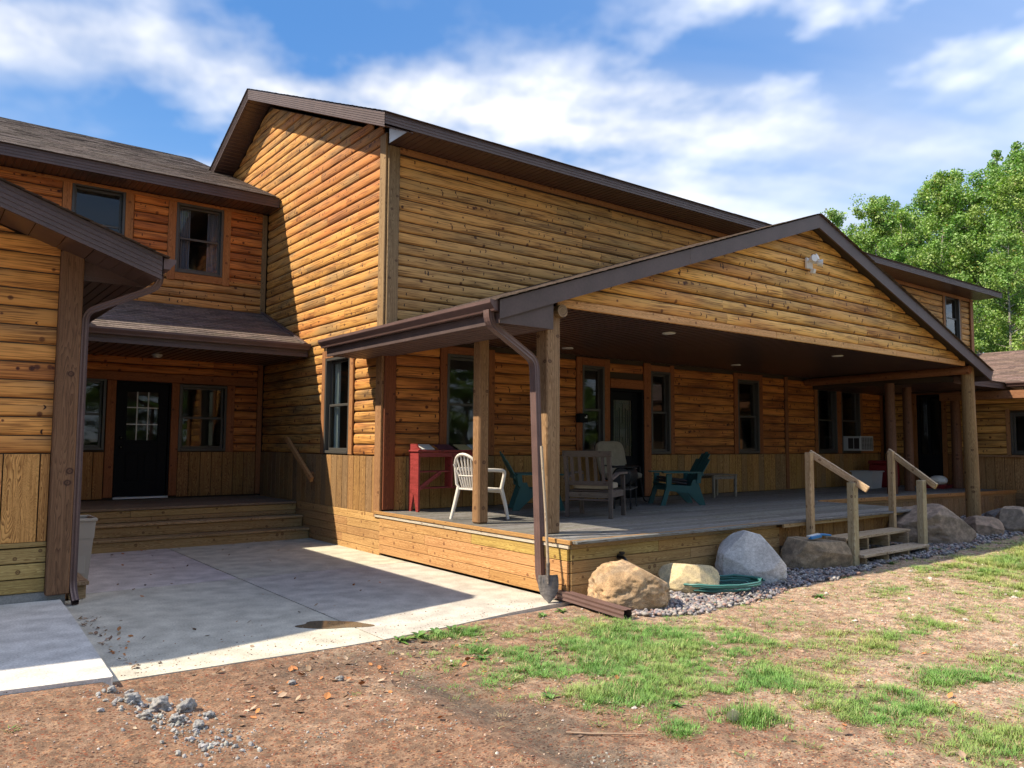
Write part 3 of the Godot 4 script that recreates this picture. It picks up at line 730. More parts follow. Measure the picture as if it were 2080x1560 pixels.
func build_lodge() -> void:
	var X := Vector3.RIGHT; var Z := Vector3.BACK; var U := Vector3.UP
	var L := thing("lodge", "two-storey log-sided lodge with brown metal eaves and a gable end above the concrete apron", "building")
	# ---- gable wall (x = 0, faces -x); length axis +z from z = -10.4
	var gw := core("gable_wall", L, Vector3(0.045, 0, 0), Z, -X, -10.4, -0.02, 0.0, 6.2, [[-2.06, -1.13, WIN_SILL, 3.05]])
	var tm := MB.new()
	tm.prism(Vector3(0.045, 0, 0), Z, U, X * 0.18, PackedVector2Array([Vector2(-10.4, 6.2), Vector2(-0.02, 6.2), Vector2(-0.02, 6.36), Vector2(-5.2, 8.55), Vector2(-10.4, 6.36)]))
	part(gw, "gable_peak", tm.mesh(), M.core)
	var gspans := func(y: float) -> Array:
		var out := []
		var top := y + 0.17
		var right := -0.20; var k1 := 0.0
		if top > 6.26:       # under the right rake
			right = minf(-0.20, -5.2 + (8.53 - y) / 0.42); k1 = -1.0 / 0.42 if right < -0.6 else 0.0
		var left := -5.03; var k0 := 0.0
		if y > 6.46:         # above the roof of the entry wing
			left = -4.4 - (y - 6.42) / 0.41; k0 = -1.0 / 0.41
			var rk := -5.2 - (8.53 - y) / 0.42
			if rk > left: left = rk; k0 = 1.0 / 0.42
		if right - left < 0.25: return out
		if y < 3.05: return [[left, -2.195, 0.0, 0.0], [-1.005, right, 0.0, 0.0]]
		if y < 3.2: return [[left, -2.195, 0.0, 0.0], [-1.005, right, 0.0, 0.0]]
		return [[left, right, k0, k1]]
	log_rows(gw, Vector3(0.045, 0, 0), Z, -X, 1.445, 0.171, 41, gspans, col_gable, 0.027)
	trim(gw, Vector3(0.045, WIN_SILL, -2.06), Z, -X, 0.93, 1.59, 0.13, Color(0.36, 0.16, 0.06), true, false, 0.058)
	var plcol := func(p: Vector3) -> Color:
		return Color(0.440, 0.245, 0.085).lerp(Color(0.250, 0.165, 0.085), 0.75 * smoothstep(-0.15, 0.35, wn.get_noise_2d(p.z * 9.0, 4.0)))
	planks(gw, Vector3(0.045, 0, 0) - X * 0.028, Z, -X, -5.03, -0.2, 0.60, 1.437, 0.205, plcol)
	# boards at the corner of the block
	board(gw, "trim_board", Vector3(-0.012, 3.30, -0.10), Vector3(-0.012, 6.34, -0.10), Z, 0.19, 0.04, M.lumber, Color(0.36, 0.24, 0.12), 0.006)
	board(gw, "trim_board", Vector3(-0.012, 0.55, -0.10), Vector3(-0.012, 3.295, -0.10), Z, 0.19, 0.04, M.lumber, Color(0.36, 0.19, 0.085), 0.006)
	var gwin := window(L, Vector3(0.01, WIN_SILL, -2.06), Z, -X, 0.93, 1.59, true, M.frame)
	curtain(gwin, Z, -X, 0.60, 0.90, 0.05, 1.54, Color(0.34, 0.40, 0.38)); curtain(gwin, Z, -X, 0.05, 0.20, 0.05, 1.54, Color(0.34, 0.40, 0.38))
	# boards along the foot of the gable wall
	for r in 5:
		var y := 0.535 - r * 0.128
		var cut := rf(-2.2, -0.8)
		board(gw, "skirt_board", Vector3(0.012, y, -5.0), Vector3(0.012, y, cut - 0.003), U, 0.122, 0.035, M.lumber, jit(TREATED * Color(0.9, 0.8, 0.75), 0.1))
		board(gw, "skirt_board", Vector3(0.012, y, cut), Vector3(0.012, y, -0.03), U, 0.122, 0.035, M.lumber, jit(TREATED * Color(1, 0.92, 0.85), 0.1))
	# handrail beside the entry steps
	var hr := MB.new(); hr.obox(Vector3(-0.11, 1.352, -2.84), Vector3(0, -0.345, 0.575), Vector3(0, 0.040, 0.024), Vector3(0.028, 0, 0), 0.008, Color(0.62, 0.31, 0.11), 1, 4, 0.2)
	var rail := part(L, "handrail", hr.mesh(), M.lumber)
	for q: Vector3 in [Vector3(-0.04, 1.47, -3.12), Vector3(-0.04, 1.11, -2.46)]:
		var b := MB.new(); b.obox(q, X * 0.045, Vector3(0, 0.03, 0), Vector3(0, 0, 0.02), 0.004, Color(0.3, 0.14, 0.06)); part(rail, "bracket", b.mesh(), M.lumber)
	# ---- long wall (z = 0, faces +z)
	var ops := [[1.12, 1.92, WIN_SILL, 3.05], [4.0, 4.55, WIN_SILL, 3.06], [4.70, 5.60, 0.64, 2.68], [5.80, 6.36, WIN_SILL, 3.06], [8.52, 9.28, WIN_SILL, 3.05], [11.60, 12.44, WIN_SILL, 3.04], [12.65, 13.53, WIN_SILL, 3.04], [18.50, 19.45, 4.77, 6.12]]
	var lw := core("long_wall", L, Vector3(0, 0, -0.045), X, Z, 0.045, 20.33, 0.0, 6.36, ops)
	var lspans := func(y: float) -> Array:
		var t := y + 0.171
		if t < 3.23:
			var a := [[0.20, 0.985, 0.0, 0.0], [2.04, 3.85, 0.0, 0.0], [6.48, 8.385, 0.0, 0.0], [9.41, 10.25, 0.0, 0.0], [10.37, 11.475, 0.0, 0.0], [13.655, 14.60, 0.0, 0.0]]
			if y > 2.86: a.append([4.71, 5.59, 0.0, 0.0])
			return a
		if t < 5.45:
			var xl := 5.53 - (5.235 - t) / 0.334; var xr := 5.5 + (5.45 - t) / 0.333
			var a := []
			if xl > 0.0: a.append([0.20, xl + 0.35, 0.0, 0.0])
			if y > 4.60: a.append([maxf(xr, 12.0), 18.36, 0.0, 0.0]); a.append([19.59, 20.16, 0.0, 0.0])
			elif xr < 20.0: a.append([maxf(xr, 12.0), 20.16, 0.0, 0.0])
			return a
		return [[0.20, 18.36, 0.0, 0.0], [19.59, 20.16, 0.0, 0.0]]
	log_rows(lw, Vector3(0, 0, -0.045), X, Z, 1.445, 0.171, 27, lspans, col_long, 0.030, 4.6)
	board(lw, "trim_board", Vector3(0.20, 6.115, 0.0), Vector3(20.16, 6.115, 0.0), U, 0.095, 0.03, M.lumber, Color(0.42, 0.19, 0.065))
	for q: Array in [[0.10, 3.30, 6.15, Color(0.30, 0.205, 0.105)], [0.10, 0.66, 3.2, Color(0.26, 0.075, 0.026)], [20.24, 3.0, 6.15, Color(0.40, 0.17, 0.06)]]:
		board(lw, "trim_board", Vector3(q[0], q[1], 0.012), Vector3(q[0], q[2], 0.012), X, 0.19, 0.04, M.lumber, q[3], 0.006)
	for x: float in [10.31, 14.60]:
		board(lw, "trim_board", Vector3(x, 0.66, 0.0), Vector3(x, 3.2, 0.0), X, 0.11, 0.035, M.lumber, Color(0.28, 0.11, 0.04), 0.005)
	# wainscot of the porch wall
	var pcol := func(p: Vector3) -> Color: return Color(0.520, 0.285, 0.090).lerp(Color(0.40, 0.25, 0.115), smoothstep(-0.1, 0.35, wn.get_noise_2d(p.x * 7.0, 9.0)))
	for q: Array in [[0.205, 4.57], [5.74, 14.5]]:
		planks(lw, Vector3(0, 0, -0.017), X, Z, q[0], q[1], 0.645, 1.437, 0.205, pcol)
	# windows of the porch wall
	for i in ops.size():
		var q: Array = ops[i]
		if i == 2: continue
		window(L, Vector3(q[0], q[2], -0.01), X, Z, q[1] - q[0], q[3] - q[2], true)
	var tcol := Color(0.360, 0.125, 0.040)
	trim(lw, Vector3(1.12, WIN_SILL, -0.045), X, Z, 0.80, 1.59, 0.125, tcol)
	trim(lw, Vector3(4.0, WIN_SILL, -0.045), X, Z, 0.55, 1.60, 0.14, tcol)
	trim(lw, Vector3(5.80, WIN_SILL, -0.045), X, Z, 0.56, 1.60, 0.115, tcol, true, false, 0.052, false)
	board(lw, "trim_board", Vector3(6.42, 1.445, -0.01), Vector3(6.42, 3.2, -0.01), X, 0.11, 0.035, M.lumber, jit(tcol), 0.005)
	board(lw, "trim_board", Vector3(5.70, 0.66, -0.01), Vector3(5.70, 3.2, -0.01), X, 0.19, 0.036, M.lumber, jit(tcol), 0.005)
	board(lw, "trim_board", Vector3(4.63, 0.66, -0.012), Vector3(4.63, 1.44, -0.012), X, 0.13, 0.034, M.lumber, jit(tcol), 0.005)
	board(lw, "trim_board", Vector3(4.71, 2.77, -0.012), Vector3(5.59, 2.77, -0.012), U, 0.17, 0.034, M.lumber, jit(tcol), 0.005)
	trim(lw, Vector3(8.52, WIN_SILL, -0.045), X, Z, 0.76, 1.59, 0.13, tcol)
	trim(lw, Vector3(11.60, WIN_SILL, -0.045), X, Z, 1.93, 1.58, 0.12, Color(0.40, 0.165, 0.055))
	board(lw, "trim_board", Vector3(12.545, 1.445, -0.008), Vector3(12.545, 3.04, -0.008), X, 0.19, 0.034, M.lumber, Color(0.36, 0.14, 0.05), 0.005)
	trim(lw, Vector3(18.50, 4.77, -0.045), X, Z, 0.95, 1.35, 0.12, Color(0.40, 0.20, 0.08), false, true)
	build_porch_door(L)
	# ---- roof of the block
	var ro := MB.new()
	for s: float in [1.0, -1.0]:
		ro.prism(Vector3(-0.42, 0, 0), Z, U, X * 21.2, PackedVector2Array([Vector2(-5.2, 8.80), Vector2(-5.2, 8.66), Vector2(-5.2 + s * 5.88, 6.19), Vector2(-5.2 + s * 5.88, 6.325)]))
	var roof := part(L, "roof", ro.mesh(), M.core)
	for s: float in [1.0, -1.0]:
		shingles(roof, Vector3(-0.45, 6.32, -5.2 + s * 5.92), Vector3(20.8, 6.32, -5.2 + s * 5.92), Vector3(-0.45, 8.806, -5.2), Vector3(20.8, 8.806, -5.2), BROWN_SH, 0.16, 0.6)
		var e := Vector3(-0.425, 6.325, -5.2 + s * 5.88); var pk := Vector3(-0.425, 8.80, -5.2)
		fascia(roof, pk, e, 0.215, -X, 5, Vector3(0, -1, 0))
		ribbed(roof, "soffit", Vector3(-0.405, 8.60, -5.2), Vector3(0, -2.475, s * 5.88), X * 0.44, 0.11, 0.008, M.ceiling)
	fascia(roof, Vector3(-0.42, 6.335, 0.685), Vector3(20.78, 6.335, 0.685), 0.175, Z, 3)
	ribbed(roof, "soffit", Vector3(0.0, 6.165, 0.0), Vector3(20.6, 0, 0), Z * 0.68, 0.11, 0.008, M.ceiling)
	var tr := MB.new()
	tr.prism(Vector3(0.0, 0, 0), Z, U, X * 0.012, PackedVector2Array([Vector2(0.03, 6.17), Vector2(0.66, 6.175), Vector2(0.03, 6.42)]))
	part(roof, "eave_end_plate", tr.mesh(), M.white_metal)
	# ---- back, far end and floors close the block
	var sh := MB.new()
	sh.box(Vector3(0.05, 0.0, -10.55), Vector3(20.3, 6.3, -10.40)); sh.box(Vector3(20.15, 0.0, -10.4), Vector3(20.33, 6.36, -0.23))
	sh.prism(Vector3(20.15, 0, 0), Z, U, X * 0.18, PackedVector2Array([Vector2(-10.4, 6.36), Vector2(-0.23, 6.36), Vector2(-5.2, 8.5)]))
	part(L, "back_wall", sh.mesh(), M.core)
	var fl := MB.new(); fl.box(Vector3(0.23, 0.45, -10.4), Vector3(20.1, 0.6, -0.24)); fl.box(Vector3(0.23, 3.25, -10.4), Vector3(20.1, 3.45, -0.24)); fl.box(Vector3(0.23, 0.6, -4.3), Vector3(20.1, 3.2, -4.2)); fl.box(Vector3(0.23, 6.2, -10.4), Vector3(20.1, 6.28, -0.24))
	part(L, "floor", fl.mesh(), M.room)
	build_entry(L)

func build_porch_door(L: Node3D) -> void:
	# dark front door with a leaded light, set back in its frame
	var X := Vector3.RIGHT; var Z := Vector3.BACK; var U := Vector3.UP
	var m := MB.new()
	m.box(Vector3(4.70, 0.64, -0.22), Vector3(4.75, 2.68, 0.0), 0.004); m.box(Vector3(5.55, 0.64, -0.22), Vector3(5.60, 2.68, 0.0), 0.004); m.box(Vector3(4.75, 2.63, -0.22), Vector3(5.55, 2.68, -0.002), 0.004); m.box(Vector3(4.75, 0.62, -0.22), Vector3(5.55, 0.655, 0.0))
	var d := part(L, "door", m.mesh(), M.black)
	var s := MB.new()
	s.box(Vector3(4.755, 0.66, -0.16), Vector3(4.90, 2.625, -0.115), 0.004); s.box(Vector3(5.40, 0.66, -0.16), Vector3(5.545, 2.625, -0.115), 0.004)
	s.box(Vector3(4.90, 2.47, -0.16), Vector3(5.40, 2.625, -0.117), 0.004); s.box(Vector3(4.90, 0.66, -0.16), Vector3(5.40, 1.42, -0.117), 0.004)
	part(d, "door_leaf", s.mesh(), M.black)
	var g := MB.new(); g.quad(Vector3(4.90, 1.42, -0.138), Vector3(5.40, 1.42, -0.138), Vector3(5.40, 2.47, -0.138), Vector3(4.90, 2.47, -0.138)); part(d, "pane", g.mesh(), M.leaded)
	var bars := [[0.06, 0.0, 0.06, 1.05], [0.44, 0.0, 0.44, 1.05], [0.0, 0.06, 0.5, 0.06], [0.0, 0.99, 0.5, 0.99], [0.17, 0.15, 0.17, 0.9], [0.33, 0.15, 0.33, 0.9], [0.25, 0.06, 0.25, 0.35], [0.25, 0.62, 0.25, 0.99], [0.06, 0.35, 0.44, 0.35], [0.06, 0.72, 0.44, 0.72], [0.12, 0.52, 0.38, 0.52], [0.11, 0.2, 0.11, 0.85], [0.39, 0.2, 0.39, 0.85], [0.0, 0.2, 0.17, 0.2], [0.33, 0.2, 0.5, 0.2], [0.0, 0.86, 0.17, 0.86], [0.33, 0.86, 0.5, 0.86]]
	for b: Array in bars:
		var c := MB.new(); c.box(Vector3(4.90 + b[0] - 0.004, 1.42 + b[1] - 0.004, -0.144), Vector3(4.90 + b[2] + 0.004, 1.42 + b[3] + 0.004, -0.132)); part(d, "lead_bar", c.mesh(), M.iron)
	var k := MB.new(); k.tube([Vector3(4.83, 1.62, -0.115), Vector3(4.83, 1.62, -0.06)], 0.025, 10); part(d, "door_knob", k.mesh(), M.knob)

func build_entry(L: Node3D) -> void:
	# wing at the back of the apron: entry door under a shed roof, two windows above
	var X := Vector3.RIGHT; var Z := Vector3.BACK; var U := Vector3.UP
	var zf := -5.075
	var ew := core("entry_wall", L, Vector3(0, 0, zf), X, Z, -9.0, 0.0, 0.0, 6.34, [[-3.75, -2.81, 1.48, 2.74], [-2.63, -1.71, 0.62, 2.72], [-1.57, -0.695, 1.46, 2.705], [-3.49, -2.63, 4.82, 6.17], [-1.745, -0.87, 4.82, 6.155]])
	var low := func(y: float) -> Array: return [[-0.54, -0.11, 0.0, 0.0]] if y < 2.6 else [[-4.2, -0.11, 0.0, 0.0]]
	log_rows(ew, Vector3(0, 0, zf), X, Z, 1.445, 0.160, 8, low, col_entry)
	log_rows(ew, Vector3(0, 0, zf), X, Z, 2.89, 0.150, 2, func(_y): return [[-4.2, -0.11, 0.0, 0.0]], col_entry, 0.045, 3.4)
	var up := func(y: float) -> Array:
		if y < 4.6: return [[-7.5, -0.10, 0.0, 0.0]]
		return [[-7.5, -3.64, 0.0, 0.0], [-2.475, -1.89, 0.0, 0.0], [-0.735, -0.10, 0.0, 0.0]]
	log_rows(ew, Vector3(0, 0, zf), X, Z, 4.185, 0.168, 12, up, col_entry)
	for q: Array in [[-3.75, 1.48, 0.94, 1.26, 0.12], [-1.57, 1.46, 0.875, 1.245, 0.15]]:
		window(L, Vector3(q[0], q[1], zf + 0.035), X, Z, q[2], q[3])
	for q: Array in [[-3.49, 0.86, 1.35], [-1.745, 0.875, 1.335]]:
		var uw := window(L, Vector3(q[0], 4.82, zf + 0.035), X, Z, q[1], q[2])
		if q[0] > -2.0: curtain(uw, X, Z, 0.06, 0.30, 0.06, 1.28, Color(0.16, 0.17, 0.20)); curtain(uw, X, Z, 0.62, 0.82, 0.06, 1.28, Color(0.16, 0.17, 0.20))
		trim(ew, Vector3(q[0], 4.82, zf), X, Z, q[1], q[2], 0.145, Color(0.46, 0.19, 0.058), false, true, 0.056)
	board(ew, "trim_board", Vector3(-7.5, 6.185, zf + 0.03), Vector3(-0.1, 6.185, zf + 0.03), U, 0.06, 0.06, M.lumber, Color(0.42, 0.17, 0.05))
	for x: float in [-2.72, -1.64]:
		board(ew, "trim_board", Vector3(x, 0.64, zf + 0.034), Vector3(x, 2.72, zf + 0.034), X, 0.145 if x < -2.0 else 0.135, 0.036, M.lumber, jit(Color(0.36, 0.125, 0.042), 0.08))
	board(ew, "trim_board", Vector3(-0.62, 1.445, zf + 0.034), Vector3(-0.62, 2.72, zf + 0.034), X, 0.145, 0.036, M.lumber, jit(Color(0.38, 0.13, 0.042), 0.08))
	board(ew, "trim_board", Vector3(-4.2, 2.805, zf + 0.034), Vector3(-0.11, 2.805, zf + 0.034), U, 0.155, 0.038, M.lumber, jit(Color(0.36, 0.12, 0.04), 0.08))
	for q: Array in [[0.62, 3.17, Color(0.40, 0.16, 0.055)], [4.19, 6.2, Color(0.32, 0.21, 0.10)]]:
		board(ew, "trim_board", Vector3(-0.052, q[0], zf + 0.03), Vector3(-0.052, q[1], zf + 0.03), X, 0.095, 0.05, M.lumber, q[2])
	planks(ew, Vector3(0, 0, zf + 0.024), X, Z, -4.2, -2.80, 0.62, 1.44, 0.205, func(_p): return Color(0.46, 0.225, 0.070))
	planks(ew, Vector3(0, 0, zf + 0.024), X, Z, -1.565, -0.105, 0.62, 1.44, 0.205, func(_p): return Color(0.45, 0.235, 0.075))
	# entry door: six-panel style leaf with a nine-light window
	var fr := MB.new()
	fr.box(Vector3(-2.63, 0.62, zf - 0.15), Vector3(-2.60, 2.72, zf + 0.02), 0.003); fr.box(Vector3(-1.74, 0.62, zf - 0.15), Vector3(-1.71, 2.72, zf + 0.02), 0.003); fr.box(Vector3(-2.60, 2.69, zf - 0.15), Vector3(-1.74, 2.72, zf + 0.018), 0.003)
	var d := part(L, "door", fr.mesh(), M.black)
	var x0 := -2.595; var x1 := -1.745; var za := zf - 0.075; var zb := zf - 0.03
	var s := MB.new(); var gx0 := -2.46; var gx1 := -1.90; var gy0 := 1.64; var gy1 := 2.55
	s.box(Vector3(x0, 0.645, za), Vector3(gx0, 2.685, zb), 0.003); s.box(Vector3(gx1, 0.645, za), Vector3(x1, 2.685, zb), 0.003)
	s.box(Vector3(gx0, gy1, za), Vector3(gx1, 2.685, zb - 0.0005)); s.box(Vector3(gx0, 1.45, za), Vector3(gx1, gy0, zb - 0.0005)); s.box(Vector3(gx0, 0.645, za), Vector3(gx1, 0.90, zb - 0.0005))
	s.box(Vector3(-2.215, 0.90, za), Vector3(-2.145, 1.45, zb - 0.0005)); s.box(Vector3(gx0, 0.90, za), Vector3(gx1, 1.45, zb - 0.018))
	part(d, "door_leaf", s.mesh(), M.black)
	for px: Array in [[-2.43, -2.245], [-2.115, -1.93]]:
		var p := MB.new(); p.obox(Vector3((px[0] + px[1]) * 0.5, 1.175, zb - 0.012), X * (px[1] - px[0]) * 0.5, U * 0.245, Z * 0.010, 0.009); part(d, "door_panel", p.mesh(), M.black)
	var gf := MB.new()
	for q: Array in [[gx0 - 0.03, gx0 + 0.015, gy0 - 0.03, gy1 + 0.03], [gx1 - 0.015, gx1 + 0.03, gy0 - 0.03, gy1 + 0.03], [gx0 + 0.015, gx1 - 0.015, gy0 - 0.03, gy0 + 0.015], [gx0 + 0.015, gx1 - 0.015, gy1 - 0.015, gy1 + 0.03]]:
		gf.box(Vector3(q[0], q[2], zb), Vector3(q[1], q[3], zb + 0.012), 0.004)
	part(d, "light_frame", gf.mesh(), M.black)
	for i in 3:
		for j in 3:
			var a := Vector3(lerpf(gx0, gx1, i / 3.0) + 0.006, lerpf(gy0, gy1, j / 3.0) + 0.006, zb - 0.02); var w := (gx1 - gx0) / 3.0 - 0.012; var h := (gy1 - gy0) / 3.0 - 0.012
			var g := MB.new(); g.quad(a, a + X * w, a + X * w + U * h, a + U * h); part(d, "pane", g.mesh(), M.glass)
	for i in [1, 2]:
		var a := lerpf(gx0, gx1, i / 3.0); var b := lerpf(gy0, gy1, i / 3.0)
		var q := MB.new(); q.box(Vector3(a - 0.008, gy0, zb - 0.028), Vector3(a + 0.008, gy1, zb - 0.006)); part(d, "muntin", q.mesh(), M.white)
		var r := MB.new(); r.box(Vector3(gx0, b - 0.008, zb - 0.027), Vector3(gx1, b + 0.008, zb - 0.0065)); part(d, "muntin", r.mesh(), M.white)
	for y: float in [1.53, 1.70]:
		var k := MB.new(); k.tube([Vector3(-2.53, y, zb), Vector3(-2.53, y, zb + 0.02), Vector3(-2.53, y, zb + 0.055), Vector3(-2.53, y, zb + 0.065)], [0.03, 0.014, 0.03, 0.018], 10); part(d, "door_knob", k.mesh(), M.knob)
	var th := MB.new(); th.box(Vector3(-2.63, 0.605, zf - 0.15), Vector3(-1.71, 0.64, zf + 0.06), 0.004); part(d, "threshold", th.mesh(), M.white_metal)
	# shed roof over the entry
	var sr := MB.new()
	sr.prism(Vector3(-4.2, 0, 0), Z, U, X * 4.2, PackedVector2Array([Vector2(-5.03, 4.175), Vector2(-2.82, 3.355), Vector2(-2.82, 3.16), Vector2(-5.03, 3.16)]))
	var shed := part(L, "entry_roof", sr.mesh(), M.core)
	shingles(shed, Vector3(-4.2, 3.36, -2.78), Vector3(0.0, 3.36, -2.78), Vector3(-4.2, 4.195, -5.03), Vector3(0.0, 4.195, -5.03), Color(0.205, 0.155, 0.130), 0.135, 0.30)
	fascia(shed, Vector3(-4.2, 3.345, -2.815), Vector3(-0.01, 3.345, -2.815), 0.20, Z, 2)
	gutter(shed, Vector3(-4.2, 3.365, -2.80), Vector3(0.0, 3.365, -2.80), Z, 0.11, 0.10)
	ribbed(shed, "soffit", Vector3(-4.2, 3.155, -5.03), X * 4.2, Z * 2.2, 0.13, 0.008, M.ceiling)
	var fs := MB.new(); fs.obox(Vector3(-0.055, 3.80, -3.92), Vector3(0, -0.42, 1.115), X * 0.035, Vector3(0, 0.012, 0.005), 0.003); part(shed, "flashing", fs.mesh(), M.metal)
	var dl := MB.new(); dl.tube([Vector3(-2.17, 3.155, -4.27), Vector3(-2.17, 3.13, -4.27), Vector3(-2.17, 3.10, -4.27)], [0.09, 0.085, 0.05], 14); part(shed, "ceiling_light", dl.mesh(), M.lens)
	# roof of the wing
	var wr := MB.new()
	wr.prism(Vector3(-9.0, 0, 0), Z, U, X * 9.0, PackedVector2Array([Vector2(-10.9, 9.08), Vector2(-4.42, 6.42), Vector2(-4.42, 6.30), Vector2(-10.9, 8.93)]))
	wr.prism(Vector3(-9.0, 0, 0), Z, U, X * 9.0, PackedVector2Array([Vector2(-10.9, 9.08), Vector2(-10.9, 8.93), Vector2(-17.2, 6.30), Vector2(-17.2, 6.42)]))
	var roof := part(L, "wing_roof", wr.mesh(), M.core)
	shingles(roof, Vector3(-9.0, 6.42, -4.37), Vector3(-0.04, 6.42, -4.37), Vector3(-9.0, 9.11, -10.9), Vector3(0.0, 9.11, -10.9), BROWN_SH, 0.14, 0.32)
	fascia(roof, Vector3(-9.0, 6.425, -4.41), Vector3(0.0, 6.425, -4.41), 0.20, Z, 3)
	ribbed(roof, "soffit", Vector3(-9.0, 6.225, -5.03), X * 9.0, Z * 0.62, 0.11, 0.008, M.ceiling)
	var bk := MB.new(); bk.box(Vector3(-9.0, 0.0, -17.0), Vector3(0.0, 6.3, -16.8)); bk.box(Vector3(-9.1, 0.0, -17.0), Vector3(-9.0, 6.3, -5.08)); bk.box(Vector3(0.05, 0.0, -17.0), Vector3(0.2, 8.0, -10.56)); part(L, "rear_wall", bk.mesh(), M.core)
	var fl := MB.new(); fl.box(Vector3(-9.0, 0.45, -16.8), Vector3(0.0, 0.6, -5.26)); fl.box(Vector3(-9.0, 3.3, -16.8), Vector3(0.0, 3.5, -5.26)); fl.box(Vector3(-9.0, 0.6, -8.6), Vector3(0.0, 6.2, -8.5)); fl.box(Vector3(-9.0, 6.19, -16.8), Vector3(0.0, 6.28, -5.26)); part(L, "floor", fl.mesh(), M.room)

func build_side_wing() -> void:
	var X := Vector3.RIGHT; var Z := Vector3.BACK; var U := Vector3.UP
	var S := thing("side_wing", "low log-sided wing with a rough corner post and brown rake beside the apron", "building")
	var zf := 1.255
	var w := core("front_wall", S, Vector3(0, 0, zf), X, Z, -12.0, -4.25, 0.0, 3.5, [])
	var tm := MB.new(); tm.prism(Vector3(0, 0, zf - 0.18), X, U, Z * 0.18, PackedVector2Array([Vector2(-12, 3.5), Vector2(-4.25, 3.5), Vector2(-8.1, 4.78), Vector2(-12, 3.5)])); part(w, "gable_peak", tm.mesh(), M.core)
	log_rows(w, Vector3(0, 0, zf), X, Z, 1.52, 0.1825, 16, func(y: float) -> Array:
		if y > 3.6: return [[-7.6, minf(-4.41, -4.2 - (y - 3.50) / 0.347), 0.0, -1.0 / 0.347]]
		return [[-7.6, -4.412, 0.0, 0.0]], col_side, 0.026, 3.0)
	planks(w, Vector3(0, 0, zf + 0.02), X, Z, -7.6, -4.41, 0.65, 1.512, 0.31, func(_p): return Color(0.70, 0.35, 0.11))
	for q: Array in [[0.625, 0.05, 0.05], [0.52, 0.145, 0.035], [0.37, 0.145, 0.035], [0.225, 0.135, 0.035]]:
		board(w, "skirt_board", Vector3(-7.6, q[0], zf + 0.03), Vector3(-4.41, q[0], zf + 0.03), U, q[1] - 0.006, q[2], M.lumber, jit(Color(0.47, 0.34, 0.12), 0.08), 0.005)
	var fd := MB.new(); fd.box(Vector3(-12, -0.2, zf - 0.16), Vector3(-4.22, 0.155, zf + 0.028), 0.006, Color(0.30, 0.29, 0.27)); part(S, "foundation", fd.mesh(), M.concrete)
	# corner post
	var pm := MB.new(); pm.obox(Vector3(-4.305, 1.85, 1.255), U * 1.73, X * 0.104, Z * 0.10, 0.012, Color(0.190, 0.095, 0.045), 2, 4, 0.4, 4.0)
	part(S, "corner_post", pm.mesh(), M.lumber)
	# side wall towards the apron
	var sw := core("court_wall", S, Vector3(-4.21, 0, 0), Z, X, -5.0, 1.15, 0.0, 3.45, [])
	planks(sw, Vector3(-4.205, 0, 0), Z, X, -5.0, 1.1, 0.03, 1.44, 0.205, func(_p): return Color(0.42, 0.22, 0.08))
	log_rows(sw, Vector3(-4.205, 0, 0), Z, X, 1.445, 0.171, 11, func(_y): return [[-5.0, 1.1, 0.0, 0.0]], col_entry, 0.03, 6.5)
	# roof: ridge along z at x = -8.1
	var ro := MB.new()
	for s: float in [1.0, -1.0]:
		ro.prism(Vector3(0, 0, -5.0), X, U, Z * 6.98, PackedVector2Array([Vector2(-8.1, 5.07), Vector2(-8.1, 4.95), Vector2(-8.1 + s * 4.5, 3.39), Vector2(-8.1 + s * 4.5, 3.51)]))
	var roof := part(S, "roof", ro.mesh(), M.core)
	shingles(roof, Vector3(-3.54, 3.50, -5.0), Vector3(-3.54, 3.50, 2.04), Vector3(-8.1, 5.085, -5.0), Vector3(-8.1, 5.085, 2.04), BROWN_SH, 0.15, 0.4)
	shingles(roof, Vector3(-12.6, 3.50, -5.0), Vector3(-12.6, 3.50, 2.04), Vector3(-8.1, 5.085, -5.0), Vector3(-8.1, 5.085, 2.04), BROWN_SH, 0.15, 0.8)
	fascia(roof, Vector3(-8.1, 5.075, 1.99), Vector3(-3.60, 3.515, 1.99), 0.235, Z, 4)
	fascia(roof, Vector3(-12.6, 3.515, 1.99), Vector3(-8.1, 5.075, 1.99), 0.235, Z, 4)
	fascia(roof, Vector3(-3.59, 3.515, -5.0), Vector3(-3.59, 3.515, 1.98), 0.2, X, 2)
	# panels under the rake, and under the eave
	soffit(roof, Vector3(-4.21, 3.515, 1.31), Vector3(-7.2, 4.55, 1.31), Vector3(-4.21, 3.505, 1.97), Vector3(-7.2, 4.54, 1.97), 12)
	soffit(roof, Vector3(-3.61, 3.31, 1.31), Vector3(-4.205, 3.512, 1.31), Vector3(-3.61, 3.30, 1.97), Vector3(-4.205, 3.502, 1.97), 5)
	ribbed(roof, "soffit", Vector3(-4.2, 3.315, -5.0), X * 0.6, Z * 6.31, 0.10, 0.008, M.ceiling)
	var tp := MB.new(); tp.prism(Vector3(0, 0, 1.295), X, U, Z * 0.012, PackedVector2Array([Vector2(-4.205, 3.30), Vector2(-3.60, 3.30), Vector2(-3.60, 3.325), Vector2(-4.205, 3.53)])); part(roof, "eave_end_plate", tp.mesh(), M.ceiling)
	gutter(roof, Vector3(-3.585, 3.50, -4.9), Vector3(-3.585, 3.50, 1.98), X, 0.12, 0.11)
	downspout(roof, curve_pts([Vector3(-3.53, 3.40, 1.60), Vector3(-3.53, 3.27, 1.58), Vector3(-4.155, 2.98, 1.235), Vector3(-4.155, 0.16, 1.235), Vector3(-4.14, 0.03, 1.36)], 0.10), 0.085, 0.065, Z)

